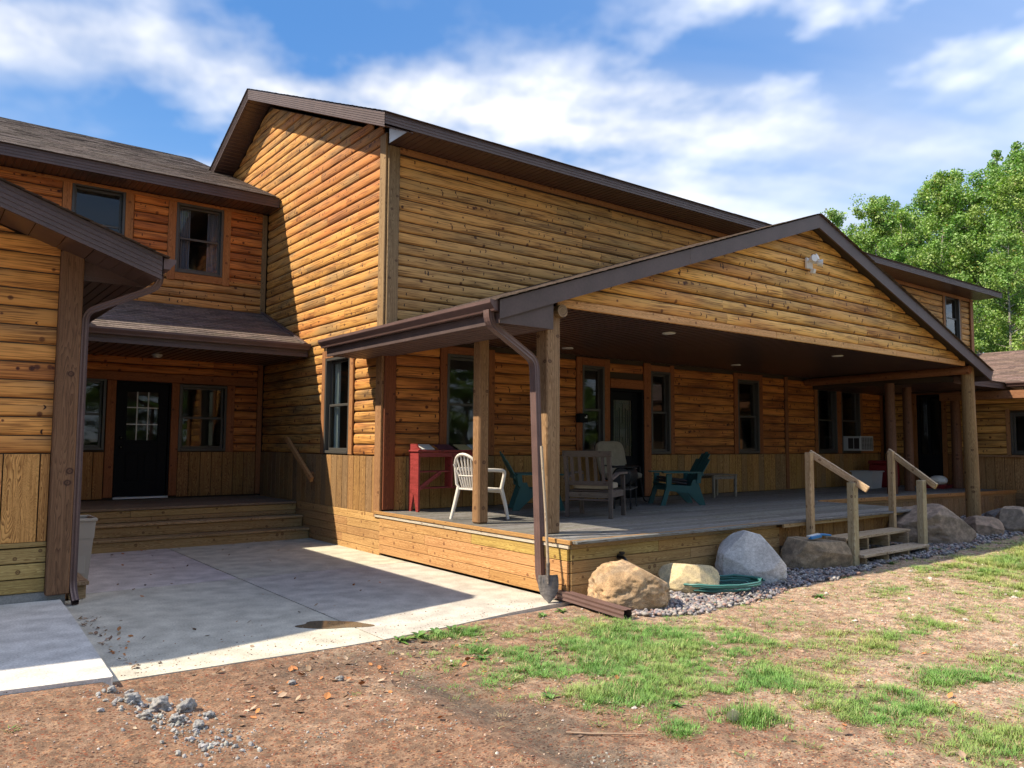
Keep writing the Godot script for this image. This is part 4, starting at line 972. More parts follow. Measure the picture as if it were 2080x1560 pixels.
func build_far_wing() -> void:
	var X := Vector3.RIGHT; var Z := Vector3.BACK; var U := Vector3.UP
	var F := thing("far_wing", "low wing with a brown shingle roof beyond the round porch posts", "building")
	var xf := 14.645
	var w := core("porch_side_wall", F, Vector3(xf, 0, 0), Z, -X, 0.05, 9.0, 0.0, 3.0, [[0.90, 1.50, 0.62, 2.92], [3.02, 3.42, 1.46, 2.42], [3.52, 4.2, 1.46, 2.42]])
	log_rows(w, Vector3(xf, 0, 0), Z, -X, 1.445, 0.171, 9, func(y: float) -> Array:
		if y < 2.4: return [[0.10, 0.78, 0.0, 0.0], [1.62, 1.98, 0.0, 0.0], [2.06, 2.94, 0.0, 0.0], [4.3, 7.0, 0.0, 0.0]]
		return [[0.10, 0.78, 0.0, 0.0], [1.62, 1.98, 0.0, 0.0], [2.06, 7.0, 0.0, 0.0]], col_far)
	planks(w, Vector3(xf - 0.02, 0, 0), Z, -X, 0.05, 0.80, 0.6, 1.44, 0.205, func(_p): return Color(0.36, 0.19, 0.07))
	planks(w, Vector3(xf - 0.02, 0, 0), Z, -X, 1.62, 2.0, 0.6, 1.44, 0.205, func(_p): return Color(0.36, 0.19, 0.07))
	planks(w, Vector3(xf - 0.02, 0, 0), Z, -X, 2.04, 7.0, 0.58, 1.40, 0.205, func(_p): return Color(0.40, 0.235, 0.10))
	board(w, "ledge", Vector3(xf - 0.06, 1.42, 2.04), Vector3(xf - 0.06, 1.42, 7.0), X, 0.14, 0.045, M.lumber, Color(0.36, 0.205, 0.105))
	for r in 4:
		board(w, "skirt_board", Vector3(xf - 0.02, 0.51 - r * 0.135, 2.9), Vector3(xf - 0.02, 0.51 - r * 0.135, 7.0), U, 0.128, 0.035, M.lumber, jit(Color(0.20, 0.125, 0.065), 0.12))
	for q: Array in [[3.02, 0.40], [3.52, 0.68]]:
		window(F, Vector3(xf - 0.035, 1.46, q[0]), Z, -X, q[1], 0.96, false)
	for zz: float in [2.97, 3.47, 4.25]:
		board(w, "trim_board", Vector3(xf - 0.035, 1.445, zz), Vector3(xf - 0.035, 2.5, zz), Z, 0.09, 0.04, M.lumber, Color(0.38, 0.19, 0.08))
	for zz: float in [0.84, 1.56]:
		board(w, "trim_board", Vector3(xf - 0.035, 0.62, zz), Vector3(xf - 0.035, 2.98, zz), Z, 0.11, 0.04, M.lumber, Color(0.36, 0.15, 0.05))
	board(w, "trim_board", Vector3(xf - 0.035, 2.96, 0.90), Vector3(xf - 0.035, 2.96, 1.50), U, 0.08, 0.038, M.lumber, Color(0.36, 0.15, 0.05))
	# glazed black door
	var m := MB.new(); m.box(Vector3(xf - 0.03, 0.62, 0.90), Vector3(xf + 0.1, 2.92, 0.95), 0.003); m.box(Vector3(xf - 0.03, 0.62, 1.45), Vector3(xf + 0.1, 2.92, 1.50), 0.003); m.box(Vector3(xf - 0.03, 2.86, 0.95), Vector3(xf + 0.1, 2.92, 1.45), 0.003); m.box(Vector3(xf - 0.02, 0.62, 1.15), Vector3(xf + 0.09, 2.86, 1.21), 0.003); m.box(Vector3(xf - 0.01, 0.62, 0.95), Vector3(xf + 0.08, 1.44, 1.45), 0.003)
	var d := part(F, "door", m.mesh(), M.black)
	for q: Array in [[0.95, 1.15], [1.21, 1.45]]:
		var g := MB.new(); g.quad(Vector3(xf + 0.02, 1.44, q[0]), Vector3(xf + 0.02, 1.44, q[1]), Vector3(xf + 0.02, 2.86, q[1]), Vector3(xf + 0.02, 2.86, q[0])); part(d, "pane", g.mesh(), M.glass)
	# roof: eave towards the porch, ridge along z
	var ro := MB.new(); ro.prism(Vector3(0, 0, 0.05), X, U, Z * 9.0, PackedVector2Array([Vector2(13.9, 3.06), Vector2(13.9, 2.95), Vector2(17.0, 2.95), Vector2(20.3, 2.95), Vector2(20.3, 3.0), Vector2(17.0, 4.09)]))
	var roof := part(F, "roof", ro.mesh(), M.core)
	shingles(roof, Vector3(13.86, 3.07, 0.03), Vector3(13.86, 3.07, 9.0), Vector3(17.0, 4.11, 0.03), Vector3(17.0, 4.11, 9.0), Color(0.240, 0.160, 0.130), 0.145, 0.34)
	fascia(roof, Vector3(13.895, 3.06, 3.3), Vector3(13.895, 3.06, 9.0), 0.11, -X, 1)
	gutter(roof, Vector3(13.89, 3.08, 3.25), Vector3(13.89, 3.08, 9.0), -X, 0.11, 0.10)
	ribbed(roof, "soffit", Vector3(13.9, 2.945, 3.3), Z * 5.7, X * 0.75, 0.12, 0.008, M.white_metal)
	# low link roof between porch and wing
	var lr := MB.new(); lr.prism(Vector3(11.32, 0, 0), Z, U, X * 2.58, PackedVector2Array([Vector2(0.05, 3.30), Vector2(0.05, 2.96), Vector2(3.2, 2.96), Vector2(3.2, 3.06)]))
	var link := part(F, "link_roof", lr.mesh(), M.core)
	shingles(link, Vector3(11.32, 3.065, 3.24), Vector3(13.9, 3.065, 3.24), Vector3(11.32, 3.32, 0.05), Vector3(13.9, 3.32, 0.05), Color(0.240, 0.160, 0.130), 0.145, 0.34)
	fascia(link, Vector3(11.32, 3.06, 3.205), Vector3(13.9, 3.06, 3.205), 0.13, Z, 1)
	ribbed(link, "soffit", Vector3(11.32, 2.955, 0.05), X * 3.3, Z * 3.14, 0.15, 0.01, M.ceiling)
	var bm := MB.new(); bm.obox(Vector3(13.9, 2.80, 5.0), Z * 3.2, U * 0.09, X * 0.07, 0.006, Color(0.30, 0.14, 0.065), 1, 4, 0.3); part(F, "beam", bm.mesh(), M.lumber)
	var rm := MB.new(); rm.box(Vector3(15.4, 0.4, 0.3), Vector3(19.0, 0.6, 9.0)); rm.box(Vector3(18.0, 0.6, 0.3), Vector3(18.2, 2.9, 9.0)); rm.box(Vector3(14.8, 0.0, 8.9), Vector3(18.2, 2.94, 9.0)); rm.box(Vector3(14.85, 0.0, 0.1), Vector3(18.2, 2.94, 0.25)); part(F, "rear_wall", rm.mesh(), M.room)
	for q: Array in [[10.88, 2.10, 0.10], [12.25, 1.80, 0.10], [14.38, 1.92, 0.11]]:
		var p := MB.new(); p.tube([Vector3(q[0], DECK - 0.03, q[1]), Vector3(q[0] + 0.01, 1.8, q[1]), Vector3(q[0], 2.96, q[1])], [q[2] * 1.05, q[2], q[2] * 0.93], 14, Color(0.165, 0.075, 0.040), true, 0.0, 3.0)
		part(F, "round_post", p.mesh(), M.lumber)

func build_porch() -> void:
	var X := Vector3.RIGHT; var Z := Vector3.BACK; var U := Vector3.UP
	var P := thing("covered_porch", "wide open porch with a log-faced gable roof on timber posts and a grey deck", "porch")
	# roof planes: ridge along z at x = 5.53
	var rx := 5.53; var ry := 5.235; var ex := -0.66; var wx := 11.72; var ey := 3.17
	var ro := MB.new()
	ro.prism(Vector3(0, 0, 0.0), X, U, Z * 3.74, PackedVector2Array([Vector2(rx, ry), Vector2(rx, ry - 0.12), Vector2(wx, ey - 0.115), Vector2(wx, ey)]))
	ro.prism(Vector3(0, 0, 0.0), X, U, Z * 3.74, PackedVector2Array([Vector2(rx, ry), Vector2(rx, ry - 0.12), Vector2(ex, ey - 0.115), Vector2(ex, ey)]))
	ro.prism(Vector3(0, 0, -0.62), X, U, Z * 0.62, PackedVector2Array([Vector2(-0.06, ey + 0.2), Vector2(-0.06, ey + 0.08), Vector2(ex, ey - 0.115), Vector2(ex, ey)]))
	var roof := part(P, "roof", ro.mesh(), M.core)
	shingles(roof, Vector3(ex - 0.04, ey - 0.005, -0.0), Vector3(ex - 0.04, ey - 0.005, 3.80), Vector3(rx, ry + 0.012, -0.0), Vector3(rx, ry + 0.012, 3.80), Color(0.205, 0.155, 0.130), 0.14, 0.32)
	shingles(roof, Vector3(ex - 0.04, ey - 0.005, -0.64), Vector3(ex - 0.04, ey - 0.005, 0.0), Vector3(-0.06, ey + 0.21, -0.64), Vector3(-0.06, ey + 0.21, 0.0), Color(0.205, 0.155, 0.130), 0.14, 0.32)
	shingles(roof, Vector3(wx + 0.04, ey - 0.005, 0.0), Vector3(wx + 0.04, ey - 0.005, 3.80), Vector3(rx, ry + 0.012, 0.0), Vector3(rx, ry + 0.012, 3.80), Color(0.205, 0.155, 0.130), 0.14, 0.32)
	fascia(roof, Vector3(ex, ey - 0.005, 3.765), Vector3(rx, ry - 0.005, 3.765), 0.205, Z, 0)
	fascia(roof, Vector3(rx, ry - 0.005, 3.765), Vector3(wx, ey - 0.005, 3.765), 0.205, Z, 0)
	# boxed eave on the apron side: front plate, fascia, gutter, soffit
	var bx := MB.new(); bx.prism(Vector3(0, 0, 3.70), X, U, Z * 0.03, PackedVector2Array([Vector2(-0.63, 2.925), Vector2(0.115, 2.925), Vector2(0.115, 3.30), Vector2(-0.63, 3.05)]))
	part(roof, "eave_end_plate", bx.mesh(), M.metal)
	fascia(roof, Vector3(-0.635, 3.15, -0.62), Vector3(-0.635, 3.15, 3.73), 0.225, -X, 1)
	gutter(roof, Vector3(-0.64, 3.165, -0.66), Vector3(-0.64, 3.165, 3.74), -X, 0.125, 0.115)
	ribbed(roof, "soffit", Vector3(-0.63, 2.93, -0.62), X * 0.75, Z * 4.34, 0.10, 0.008, M.pipe)
	var be := MB.new(); be.box(Vector3(-0.63, 2.935, -0.63), Vector3(-0.06, 3.12, -0.61)); part(roof, "eave_end_plate", be.mesh(), M.metal)
	fascia(roof, Vector3(wx - 0.02, ey - 0.01, 3.73), Vector3(wx - 0.02, ey - 0.01, 0.05), 0.2, X, 1)
	gutter(roof, Vector3(wx - 0.01, 3.165, 0.1), Vector3(wx - 0.01, 3.165, 3.76), X, 0.11, 0.10)
	# ceiling sheets, one beside the other
	for k in 11:
		ribbed(P, "ceiling_sheet", Vector3(0.12 + k * 1.02, 3.222, 0.03), X * 1.015, Z * 3.52, 0.127, 0.022, M.ceiling, 0.5)
	# gable of logs
	var gm := MB.new(); gm.prism(Vector3(0, 0, 3.47), X, U, Z * 0.06, PackedVector2Array([Vector2(0.25, 3.25), Vector2(10.85, 3.25), Vector2(10.85, 3.30), Vector2(5.53, 5.08), Vector2(0.25, 3.32)]))
	var gab := part(P, "gable", gm.mesh(), M.core)
	log_rows(gab, Vector3(0, 0, 3.53), X, Z, 3.325, 0.178, 10, func(y: float) -> Array:
		var hw := (5.085 - y) / 0.333
		return [[maxf(0.32, rx - hw), minf(10.80, rx + hw), 3.0 if rx - hw > 0.32 else 2.6, -3.0 if rx + hw < 10.8 else -2.6]], col_pgable, 0.040, 4.4)
	for q: Array in [[0.30, 4.6], [4.603, 8.2], [8.203, 10.95]]:
		board(gab, "trim_board", Vector3(q[0], 3.275, 3.565), Vector3(q[1], 3.275, 3.565), U, 0.095, 0.045, M.lumber, jit(Color(0.80, 0.46, 0.19), 0.05), 0.006)
	# posts and beams
	var pp := MB.new(); pp.obox(Vector3(0.235, (DECK + 3.22) * 0.5, 3.50), U * (3.22 - DECK) * 0.5, X * 0.10, Z * 0.10, 0.012, Color(0.330, 0.210, 0.110), 1, 4, 0.1, 3.2); part(P, "square_post", pp.mesh(), M.lumber)
	var p2 := MB.new(); p2.obox(Vector3(0.215, (DECK + 3.02) * 0.5, 2.20), U * (3.02 - DECK) * 0.5, X * 0.078, Z * 0.078, 0.02, Color(0.310, 0.180, 0.085), 3, 4, 0.5, 3.2); part(P, "square_post", p2.mesh(), M.lumber)
	var rp := MB.new(); rp.tube([Vector3(11.30, 0.02, 3.50), Vector3(11.29, 1.2, 3.50), Vector3(11.255, 2.3, 3.50), Vector3(11.25, 3.38, 3.50)], [0.135, 0.128, 0.12, 0.115], 16, Color(0.36, 0.225, 0.10), true, 0.0, 3.0); part(P, "round_post", rp.mesh(), M.lumber)
	var b1 := MB.new(); b1.tube([Vector3(0.30, 3.10, 0.02), Vector3(0.30, 3.16, 3.68)], 0.075, 12, Color(0.30, 0.20, 0.11), true, 0.0, 3.0); part(P, "beam", b1.mesh(), M.lumber)
	var b2 := MB.new(); b2.tube([Vector3(11.08, 3.10, 0.02), Vector3(11.08, 3.16, 3.62)], 0.085, 12, Color(0.34, 0.14, 0.055), true, 0.0, 3.0); part(P, "beam", b2.mesh(), M.lumber)
	# recessed lights in the ceiling
	for q: Array in [[3.02, 0.70], [2.94, 2.95], [7.38, 0.80], [7.38, 2.95]]:
		var l := MB.new(); l.tube([Vector3(q[0], 3.225, q[1]), Vector3(q[0], 3.212, q[1])], [0.10, 0.092], 20); part(P, "recessed_light", l.mesh(), M.white)
	# downspout at the front post
	downspout(P, curve_pts([Vector3(-0.70, 3.07, 3.62), Vector3(-0.70, 2.93, 3.62), Vector3(-0.02, 2.58, 3.56), Vector3(-0.045, 0.16, 3.72), Vector3(-0.02, 0.06, 3.86)], 0.10), 0.10, 0.07, Z)
	# ---- deck
	var fm := MB.new(); fm.prism(Vector3(0, DECK - 0.14, 0), X, Z, U * 0.10, PackedVector2Array([Vector2(0.05, -0.02), Vector2(14.55, -0.02), Vector2(14.55, 3.0), Vector2(7.45, 2.35), Vector2(7.4, 3.95), Vector2(3.7, 4.1), Vector2(0.06, 4.08)])); part(P, "deck_frame", fm.mesh(), M.core)
	var zc := 0.0
	while zc < 4.15:      # deck boards run along x
		var z1 := zc + 0.138; var xe := 14.6 if z1 < 2.40 else 7.5
		var xs := [-0.02]
		while xe - xs[-1] > 4.8: xs.append(xs[-1] + rf(2.6, 4.6))
		xs.append(xe)
		var x0 := 7.5 + maxf(0.0, z1 - 2.36) / 0.0944     # the right-hand edge runs at an angle
		if z1 >= 2.40 and x0 < 14.0: xs.append_array([x0, 14.6])
		for i in xs.size() - 1:
			if i > 0 and xs[i] == xe: continue
			board(P, "deck_board", Vector3(xs[i] + 0.002, DECK - 0.018, (zc + z1) * 0.5), Vector3(xs[i + 1] - 0.002, DECK - 0.018, (zc + z1) * 0.5), Z, 0.133, 0.032, M.deck, jit(Color(0.225, 0.232, 0.240), 0.30), 0.004)
		zc = z1
	var q0 := Vector3(7.5, DECK - 0.018, 2.35); var q1 := Vector3(14.6, DECK - 0.018, 3.02)
	# edge boards and skirts
	var edge := Color(0.50, 0.29, 0.105)
	board(P, "edge_board", Vector3(-0.03, DECK - 0.022, -0.15), Vector3(-0.03, DECK - 0.022, 4.18), U, 0.045, 0.035, M.lumber, edge)
	board(P, "edge_board", Vector3(-0.05, DECK - 0.022, 4.18), Vector3(3.66, DECK - 0.022, 4.18), U, 0.045, 0.035, M.lumber, edge)
	board(P, "edge_board", Vector3(-0.018, DECK - 0.070, -0.15), Vector3(-0.018, DECK - 0.070, 4.15), U, 0.042, 0.03, M.lumber, Color(0.62, 0.58, 0.50))
	board(P, "edge_board", Vector3(0.0, DECK - 0.070, 4.155), Vector3(3.64, DECK - 0.070, 4.155), U, 0.042, 0.03, M.lumber, Color(0.40, 0.31, 0.19))
	for r in 4:
		var y := DECK - 0.158 - r * 0.128
		var cut := rf(0.9, 2.9); var cut2 := rf(1.2, 2.6)
		var yc: Color = Color(0.52, 0.36, 0.10) if r == 0 else TREATED * Color(1.12, 0.98, 0.9)
		board(P, "skirt_board", Vector3(0.0, y, -0.02), Vector3(0.0, y, cut - 0.003), U, 0.122, 0.035, M.lumber, jit(TREATED * Color(1.08, 0.95, 0.88), 0.07))
		board(P, "skirt_board", Vector3(0.0, y, cut), Vector3(0.0, y, 4.115), U, 0.122, 0.035, M.lumber, jit(yc, 0.07))
		board(P, "skirt_board", Vector3(0.022, y, 4.12), Vector3(cut2 - 0.003, y, 4.12), U, 0.122, 0.035, M.lumber, jit(Color(0.47, 0.36, 0.16) if r == 0 else TREATED * Color(0.96, 0.95, 0.95), 0.07))
		board(P, "skirt_board", Vector3(cut2, y, 4.12), Vector3(3.75, y, 4.12), U, 0.122, 0.035, M.lumber, jit(TREATED * Color(0.9, 0.9, 0.9), 0.08))
	# landing in front: planks on edge under a plywood skirt
	board(P, "deck_board", Vector3(3.68, DECK - 0.026, 4.20), Vector3(7.52, DECK - 0.026, 4.115), Z, 0.10, 0.03, M.deck, Color(0.23, 0.22, 0.21), 0.004)
	board(P, "edge_board", Vector3(3.66, DECK - 0.055, 4.255), Vector3(7.52, DECK - 0.055, 4.16), U, 0.055, 0.035, M.lumber, Color(0.42, 0.30, 0.16))
	board(P, "edge_board", Vector3(7.53, DECK - 0.055, 4.15), Vector3(7.53, DECK - 0.055, 2.42), U, 0.055, 0.035, M.lumber, Color(0.42, 0.26, 0.13))
	planks(P, Vector3(0, 0, 4.20), Vector3(1, 0, -0.025).normalized(), Z, 3.67, 7.45, 0.30, 0.55, 0.30, func(_p): return Color(0.50, 0.255, 0.085), "skirt_plank")
	board(P, "edge_board", q0 + Vector3(0, 0.0, 0.10), q1 + Vector3(0, 0.0, 0.06), U, 0.07, 0.035, M.lumber, Color(0.46, 0.225, 0.075))
	board(P, "edge_board", q0 + Vector3(0, -0.06, 0.075), q1 + Vector3(0, -0.06, 0.04), U, 0.05, 0.03, M.lumber, Color(0.42, 0.26, 0.12))
	planks(P, Vector3(7.5, 0, 2.415) - Vector3(0, 0, 0.02), (q1 - q0).normalized(), Vector3(-(q1 - q0).z, 0, (q1 - q0).x).normalized() , 0.0, 7.1, 0.05, 0.545, 0.205, func(_p): return Color(0.33, 0.20, 0.10), "skirt_plank")

# ---------------------------------------------------------------- yard
func gy(x: float, z: float) -> float:
	var y := 0.15 * smoothstep(0.0, 9.0, x) - 0.022
	y += 0.022 * gn.get_noise_2d(x * 3.0, z * 3.0) + 0.012 * gn.get_noise_2d(x * 11.0 + 50.0, z * 11.0)
	# heap of dirt before the raised slab, shallow wheel track beyond it
	y += 0.075 * smoothstep(-4.22, -4.45, x) * smoothstep(5.9, 4.7, z)
	var rut := (x + 2.57 + 0.05 * sin(z * 2.0)) / 0.15
	y += (0.016 * exp(-pow(absf(rut) - 1.6, 2.0) * 2.5) - 0.026 * exp(-rut * rut)) * smoothstep(5.2, 5.7, z)
	if z < 4.5 and x < 0.05: y = lerpf(y, -0.008 + 0.05 * smoothstep(-4.36, -4.42, x), smoothstep(4.6, 4.42, z))
	if z < 4.2 and x > -13.0 and x < 21.0: y = minf(y, lerpf(-0.02, -0.16, smoothstep(4.2, 3.9, z))) if x < 0.05 or (x < 7.4 and z < 4.0) else y
	return y

func smooth01(e0: float, e1: float, x: float) -> float: return smoothstep(e0, e1, x)

# how much grass grows at a place (0..1): patches read off the yard
func grassiness(x: float, z: float) -> float:
	var g := 0.0
	for q: Array in [[-0.9, 5.75, 1.15, 0.75, 1.0], [-1.9, 5.05, 0.45, 0.3, 0.55], [0.1, 6.1, 0.8, 0.5, 0.6], [-1.35, 6.5, 0.75, 0.55, 0.9], [-0.5, 6.9, 0.9, 0.5, 0.75], [0.9, 6.75, 0.9, 0.4, 0.55], [2.2, 6.9, 1.0, 0.35, 0.45], [-0.35, 7.75, 0.7, 0.35, 0.8], [-0.5, 8.4, 0.6, 0.35, 0.9], [-1.33, 7.3, 0.22, 0.16, 1.1], [0.6, 7.7, 0.8, 0.35, 0.55], [1.6, 8.0, 0.9, 0.4, 0.5], [5.8, 6.1, 1.4, 0.7, 0.8], [8.5, 6.0, 2.0, 0.6, 0.9], [3.4, 5.9, 0.8, 0.25, 0.4], [4.6, 6.8, 1.3, 0.5, 0.5], [-1.75, 4.5, 0.45, 0.16, 0.9], [-0.7, 4.95, 0.7, 0.3, 0.65], [-1.9, 7.25, 0.2, 0.15, 0.8], [3.0, 8.2, 1.5, 0.8, 0.7], [6.5, 8.0, 3.0, 1.2, 0.8], [11.0, 7.0, 3.0, 1.2, 0.9]]:
		var d := Vector2((x - q[0]) / q[2], (z - q[1]) / q[3]).length_squared()
		g = maxf(g, q[4] * exp(-d * 0.9))
	if x > 13.0 or z > 10.5 or x < -7.0: g = 0.8
	var n := gn.get_noise_2d(x * 5.0 + 9.0, z * 5.0)
	return clampf(g * 1.15 + 0.9 * n * (0.35 + g) - 0.10, 0.0, 1.0)

func in_gravel(x: float, z: float) -> float:
	# bed of river stones along the porch
	if x < 0.0 or x > 13.0: return 0.0
	var zf := 5.05
	var pts := [[0.0, 4.9], [0.4, 5.10], [0.9, 5.27], [1.8, 5.22], [2.66, 5.02], [3.7, 5.15], [4.3, 5.0], [5.0, 4.95], [6.3, 5.12], [9.1, 4.95], [13.0, 4.7]]
	for i in pts.size() - 1:
		if x >= pts[i][0] and x <= pts[i + 1][0]: zf = lerpf(pts[i][1], pts[i + 1][1], (x - pts[i][0]) / (pts[i + 1][0] - pts[i][0]))
	zf += 0.12 * gn.get_noise_2d(x * 7.0, 3.0)
	return smoothstep(zf + 0.06, zf - 0.06, z)

func build_ground() -> void:
	var xs := []; var zs := []
	var v := -6.4
	while v < 6.0: xs.append(v); v += 0.07
	while v < 14.0: xs.append(v); v += 0.16
	var s := 0.5
	while v < 500.0: xs.append(v); v += s; s *= 1.35
	v = -6.47; s = 0.3
	while v > -500.0: xs.push_front(v); v -= s; s *= 1.4
	v = 3.6
	while v < 8.9: zs.append(v); v += 0.06
	s = 0.15
	while v < 500.0: zs.append(v); v += s; s *= 1.4
	v = 3.5; s = 0.4
	while v > -500.0: zs.push_front(v); v -= s; s *= 1.35
	var m := MB.new(); var nx := xs.size()
	var red := Color(0.345, 0.212, 0.135); var pale := Color(0.620, 0.475, 0.345); var dark := Color(0.165, 0.130, 0.100); var soil := Color(0.34, 0.27, 0.16)
	for z: float in zs:
		for x: float in xs:
			var n1 := gn.get_noise_2d(x * 1.6 + 5.0, z * 1.6); var n2 := gn.get_noise_2d(x * 6.0, z * 6.0 + 31.0)
			var c := red.lerp(pale, clampf(0.62 + 0.7 * n1 + 0.5 * n2 + 0.20 * x, 0.0, 1.0))
			# damp wheel track
			var tr := exp(-pow((x + 2.57 + 0.12 * n1) / 0.22, 2.0)) * smoothstep(5.0, 5.5, z) + 0.6 * exp(-pow((z - 4.75 + 0.1 * n1) / 0.25, 2.0)) * smoothstep(-3.8, -3.2, x) * smoothstep(-1.6, -2.2, x)
			c = c.lerp(dark, clampf(tr * (0.95 + 0.9 * n2), 0.0, 0.9))
			c = c.lerp(soil, 0.75 * smoothstep(0.1, 0.7, grassiness(x, z)))
			if in_gravel(x, z) > 0.3: c = Color(0.20, 0.18, 0.17)
			m.vert(Vector3(x, gy(x, z), z), Vector3.UP, Vector2.ZERO, c)
	for j in zs.size() - 1:
		for i in nx - 1:
			var a := j * nx + i
			m.tri_i(a, a + nx, a + nx + 1); m.tri_i(a, a + nx + 1, a + 1)
			var p := m.v[a]; var nn := (m.v[a + nx] - p).cross(m.v[a + 1] - p).normalized()
			m.n[a] = nn
	var o := part(self, "ground", m.mesh(), M.dirt); tag(o, "", "", "", "structure")

func build_slabs() -> void:
	var grey := Color(0.60, 0.57, 0.51)
	var ap := Node3D.new(); ap.name = "concrete_apron"; add_child(ap); tag(ap, "", "", "", "structure")
	var fz := func(x: float) -> float: return 4.10 + 0.27 * smoothstep(0.0, -2.4, x) - 0.06 * smoothstep(-2.6, -4.3, x)
	for ix in 2:
		for iz in 2:
			var x0: float = [-4.40, -2.292][ix]; var x1: float = [-2.308, 0.03][ix]
			var z0: float = [-5.0, 0.756][iz]; var z1: float = [0.744, 9.0][iz]
			var poly := PackedVector2Array()
			poly.append(Vector2(x0, z0)); poly.append(Vector2(x1, z0))
			if iz == 0: poly.append(Vector2(x1, z1)); poly.append(Vector2(x0, z1))
			else:
				for k in 13:
					var x := lerpf(x1, x0, k / 12.0); poly.append(Vector2(x, fz.call(x) + rf(-0.006, 0.006)))
			var m := MB.new(); m.prism(Vector3(0, -0.13, 0), Vector3.RIGHT, Vector3.BACK, Vector3.UP * 0.13, poly, jit(grey, 0.02))
			part(ap, "slab_panel", m.mesh(), M.concrete)
	var rs := MB.new(); var pr := PackedVector2Array([Vector2(-4.27, 1.30), Vector2(-4.30, 2.4), Vector2(-4.345, 3.6), Vector2(-4.375, 4.42), Vector2(-4.39, 4.445), Vector2(-5.0, 4.36), Vector2(-6.6, 4.30), Vector2(-6.6, 1.30)])
	rs.prism(Vector3(0, -0.08, 0), Vector3.RIGHT, Vector3.BACK, Vector3.UP * 0.15, pr, Color(0.68, 0.665, 0.63))
	var r := part(self, "raised_walk", rs.mesh(), M.concrete); tag(r, "", "", "", "structure")
	# shallow puddle over the joint
	var pm := MB.new(); var ce := Vector2(-2.42, 3.64); var poly := PackedVector2Array()
	for k in 28:
		var a := TAU * k / 28.0; var rr := 1.0 + 0.13 * sin(a * 3.0 + 1.0) + 0.07 * sin(a * 5.0)
		poly.append(ce + Vector2(cos(a) * 0.33, sin(a) * 0.15).rotated(0.62) * rr)
	pm.prism(Vector3(0, 0.0005, 0), Vector3.RIGHT, Vector3.BACK, Vector3.UP * 0.0025, poly)
	var p := part(self, "puddle", pm.mesh(), M.water); tag(p, "", "", "", "structure")

func ico(sub: int) -> Array:
	# unit sphere: points and triangles
	var t := (1.0 + sqrt(5.0)) / 2.0
	var v := [Vector3(-1, t, 0), Vector3(1, t, 0), Vector3(-1, -t, 0), Vector3(1, -t, 0), Vector3(0, -1, t), Vector3(0, 1, t), Vector3(0, -1, -t), Vector3(0, 1, -t), Vector3(t, 0, -1), Vector3(t, 0, 1), Vector3(-t, 0, -1), Vector3(-t, 0, 1)]
	for i in v.size(): v[i] = v[i].normalized()
	var f := [[0, 11, 5], [0, 5, 1], [0, 1, 7], [0, 7, 10], [0, 10, 11], [1, 5, 9], [5, 11, 4], [11, 10, 2], [10, 7, 6], [7, 1, 8], [3, 9, 4], [3, 4, 2], [3, 2, 6], [3, 6, 8], [3, 8, 9], [4, 9, 5], [2, 4, 11], [6, 2, 10], [8, 6, 7], [9, 8, 1]]
	for s in sub:
		var nf := []; var mid := {}
		for q: Array in f:
			var e := []
			for k in 3:
				var a: int = mini(q[k], q[(k + 1) % 3]); var b: int = maxi(q[k], q[(k + 1) % 3]); var key := a * 100000 + b
				if not mid.has(key): mid[key] = v.size(); v.append(((v[a] + v[b]) * 0.5).normalized())
				e.append(mid[key])
			nf.append_array([[q[0], e[0], e[2]], [q[1], e[1], e[0]], [q[2], e[2], e[1]], [e[0], e[1], e[2]]])
		f = nf
	return [v, f]

# a stone: sphere pushed out to half sizes hs, squared off by "block", lumpy by "lump"
func stone_mesh(hs: Vector3, block: float, lump: float, seed_: int, sub: int, colfn: Callable, cuts: Array = []) -> ArrayMesh:
	var fn := FastNoiseLite.new(); fn.seed = seed_; fn.frequency = 0.75; fn.fractal_octaves = 5; fn.fractal_gain = 0.5
	var I := ico(sub); var m := MB.new()
	for q: Vector3 in I[0]:
		var e := lerpf(2.0, 5.5, block)
		var r := 1.0 / pow(pow(absf(q.x), e) + pow(absf(q.y), e) + pow(absf(q.z), e), 1.0 / e)
		var p := q * r * (1.0 + lump * fn.get_noise_3dv(q * 1.5) + 0.25 * lump * fn.get_noise_3dv(q * 5.0) + 0.10 * lump * fn.get_noise_3dv(q * 16.0))
		for c: Array in cuts:      # flat broken faces: normal, distance
			var n: Vector3 = (c[0] as Vector3).normalized(); var d: float = p.dot(n) - c[1]
			if d > 0: p -= n * d * 0.95
		m.vert(p * hs, Vector3.ZERO, Vector2.ZERO, colfn.call(p, fn))
	for t: Array in I[1]:
		m.tri_i(t[0], t[1], t[2])
		var nn := (m.v[t[1]] - m.v[t[0]]).cross(m.v[t[2]] - m.v[t[0]])
		for k: int in t: m.n[k] += nn
	for k in m.n.size(): m.n[k] = m.n[k].normalized()
	return m.mesh()

func boulder(label: String, at: Vector3, hs: Vector3, turn: float, block: float, lump: float, seed_: int, ca: Color, cb: Color, mat: Material, cuts: Array = [], tilt := 0.0) -> void:
	var rb := RandomNumberGenerator.new(); rb.seed = seed_
	for k in 7:      # worn broken faces
		cuts.append([Vector3(rb.randfn(), rb.randf_range(-0.2, 1.0), rb.randfn()), rb.randf_range(0.86, 0.98) + 0.1 * (1.0 if seed_ == 41 else 0.0)])
	var o := part(self, "boulder", stone_mesh(hs, block, lump, seed_, 5, func(p: Vector3, fn: FastNoiseLite) -> Color: return ca.lerp(cb, smoothstep(-0.2, 0.35, fn.get_noise_3dv(p * 2.2 + Vector3(9, 0, 0)))), cuts), mat)
	o.position = at; o.rotation = Vector3(0, turn, tilt)
	tag(o, label, "boulder", "boulders along the porch")

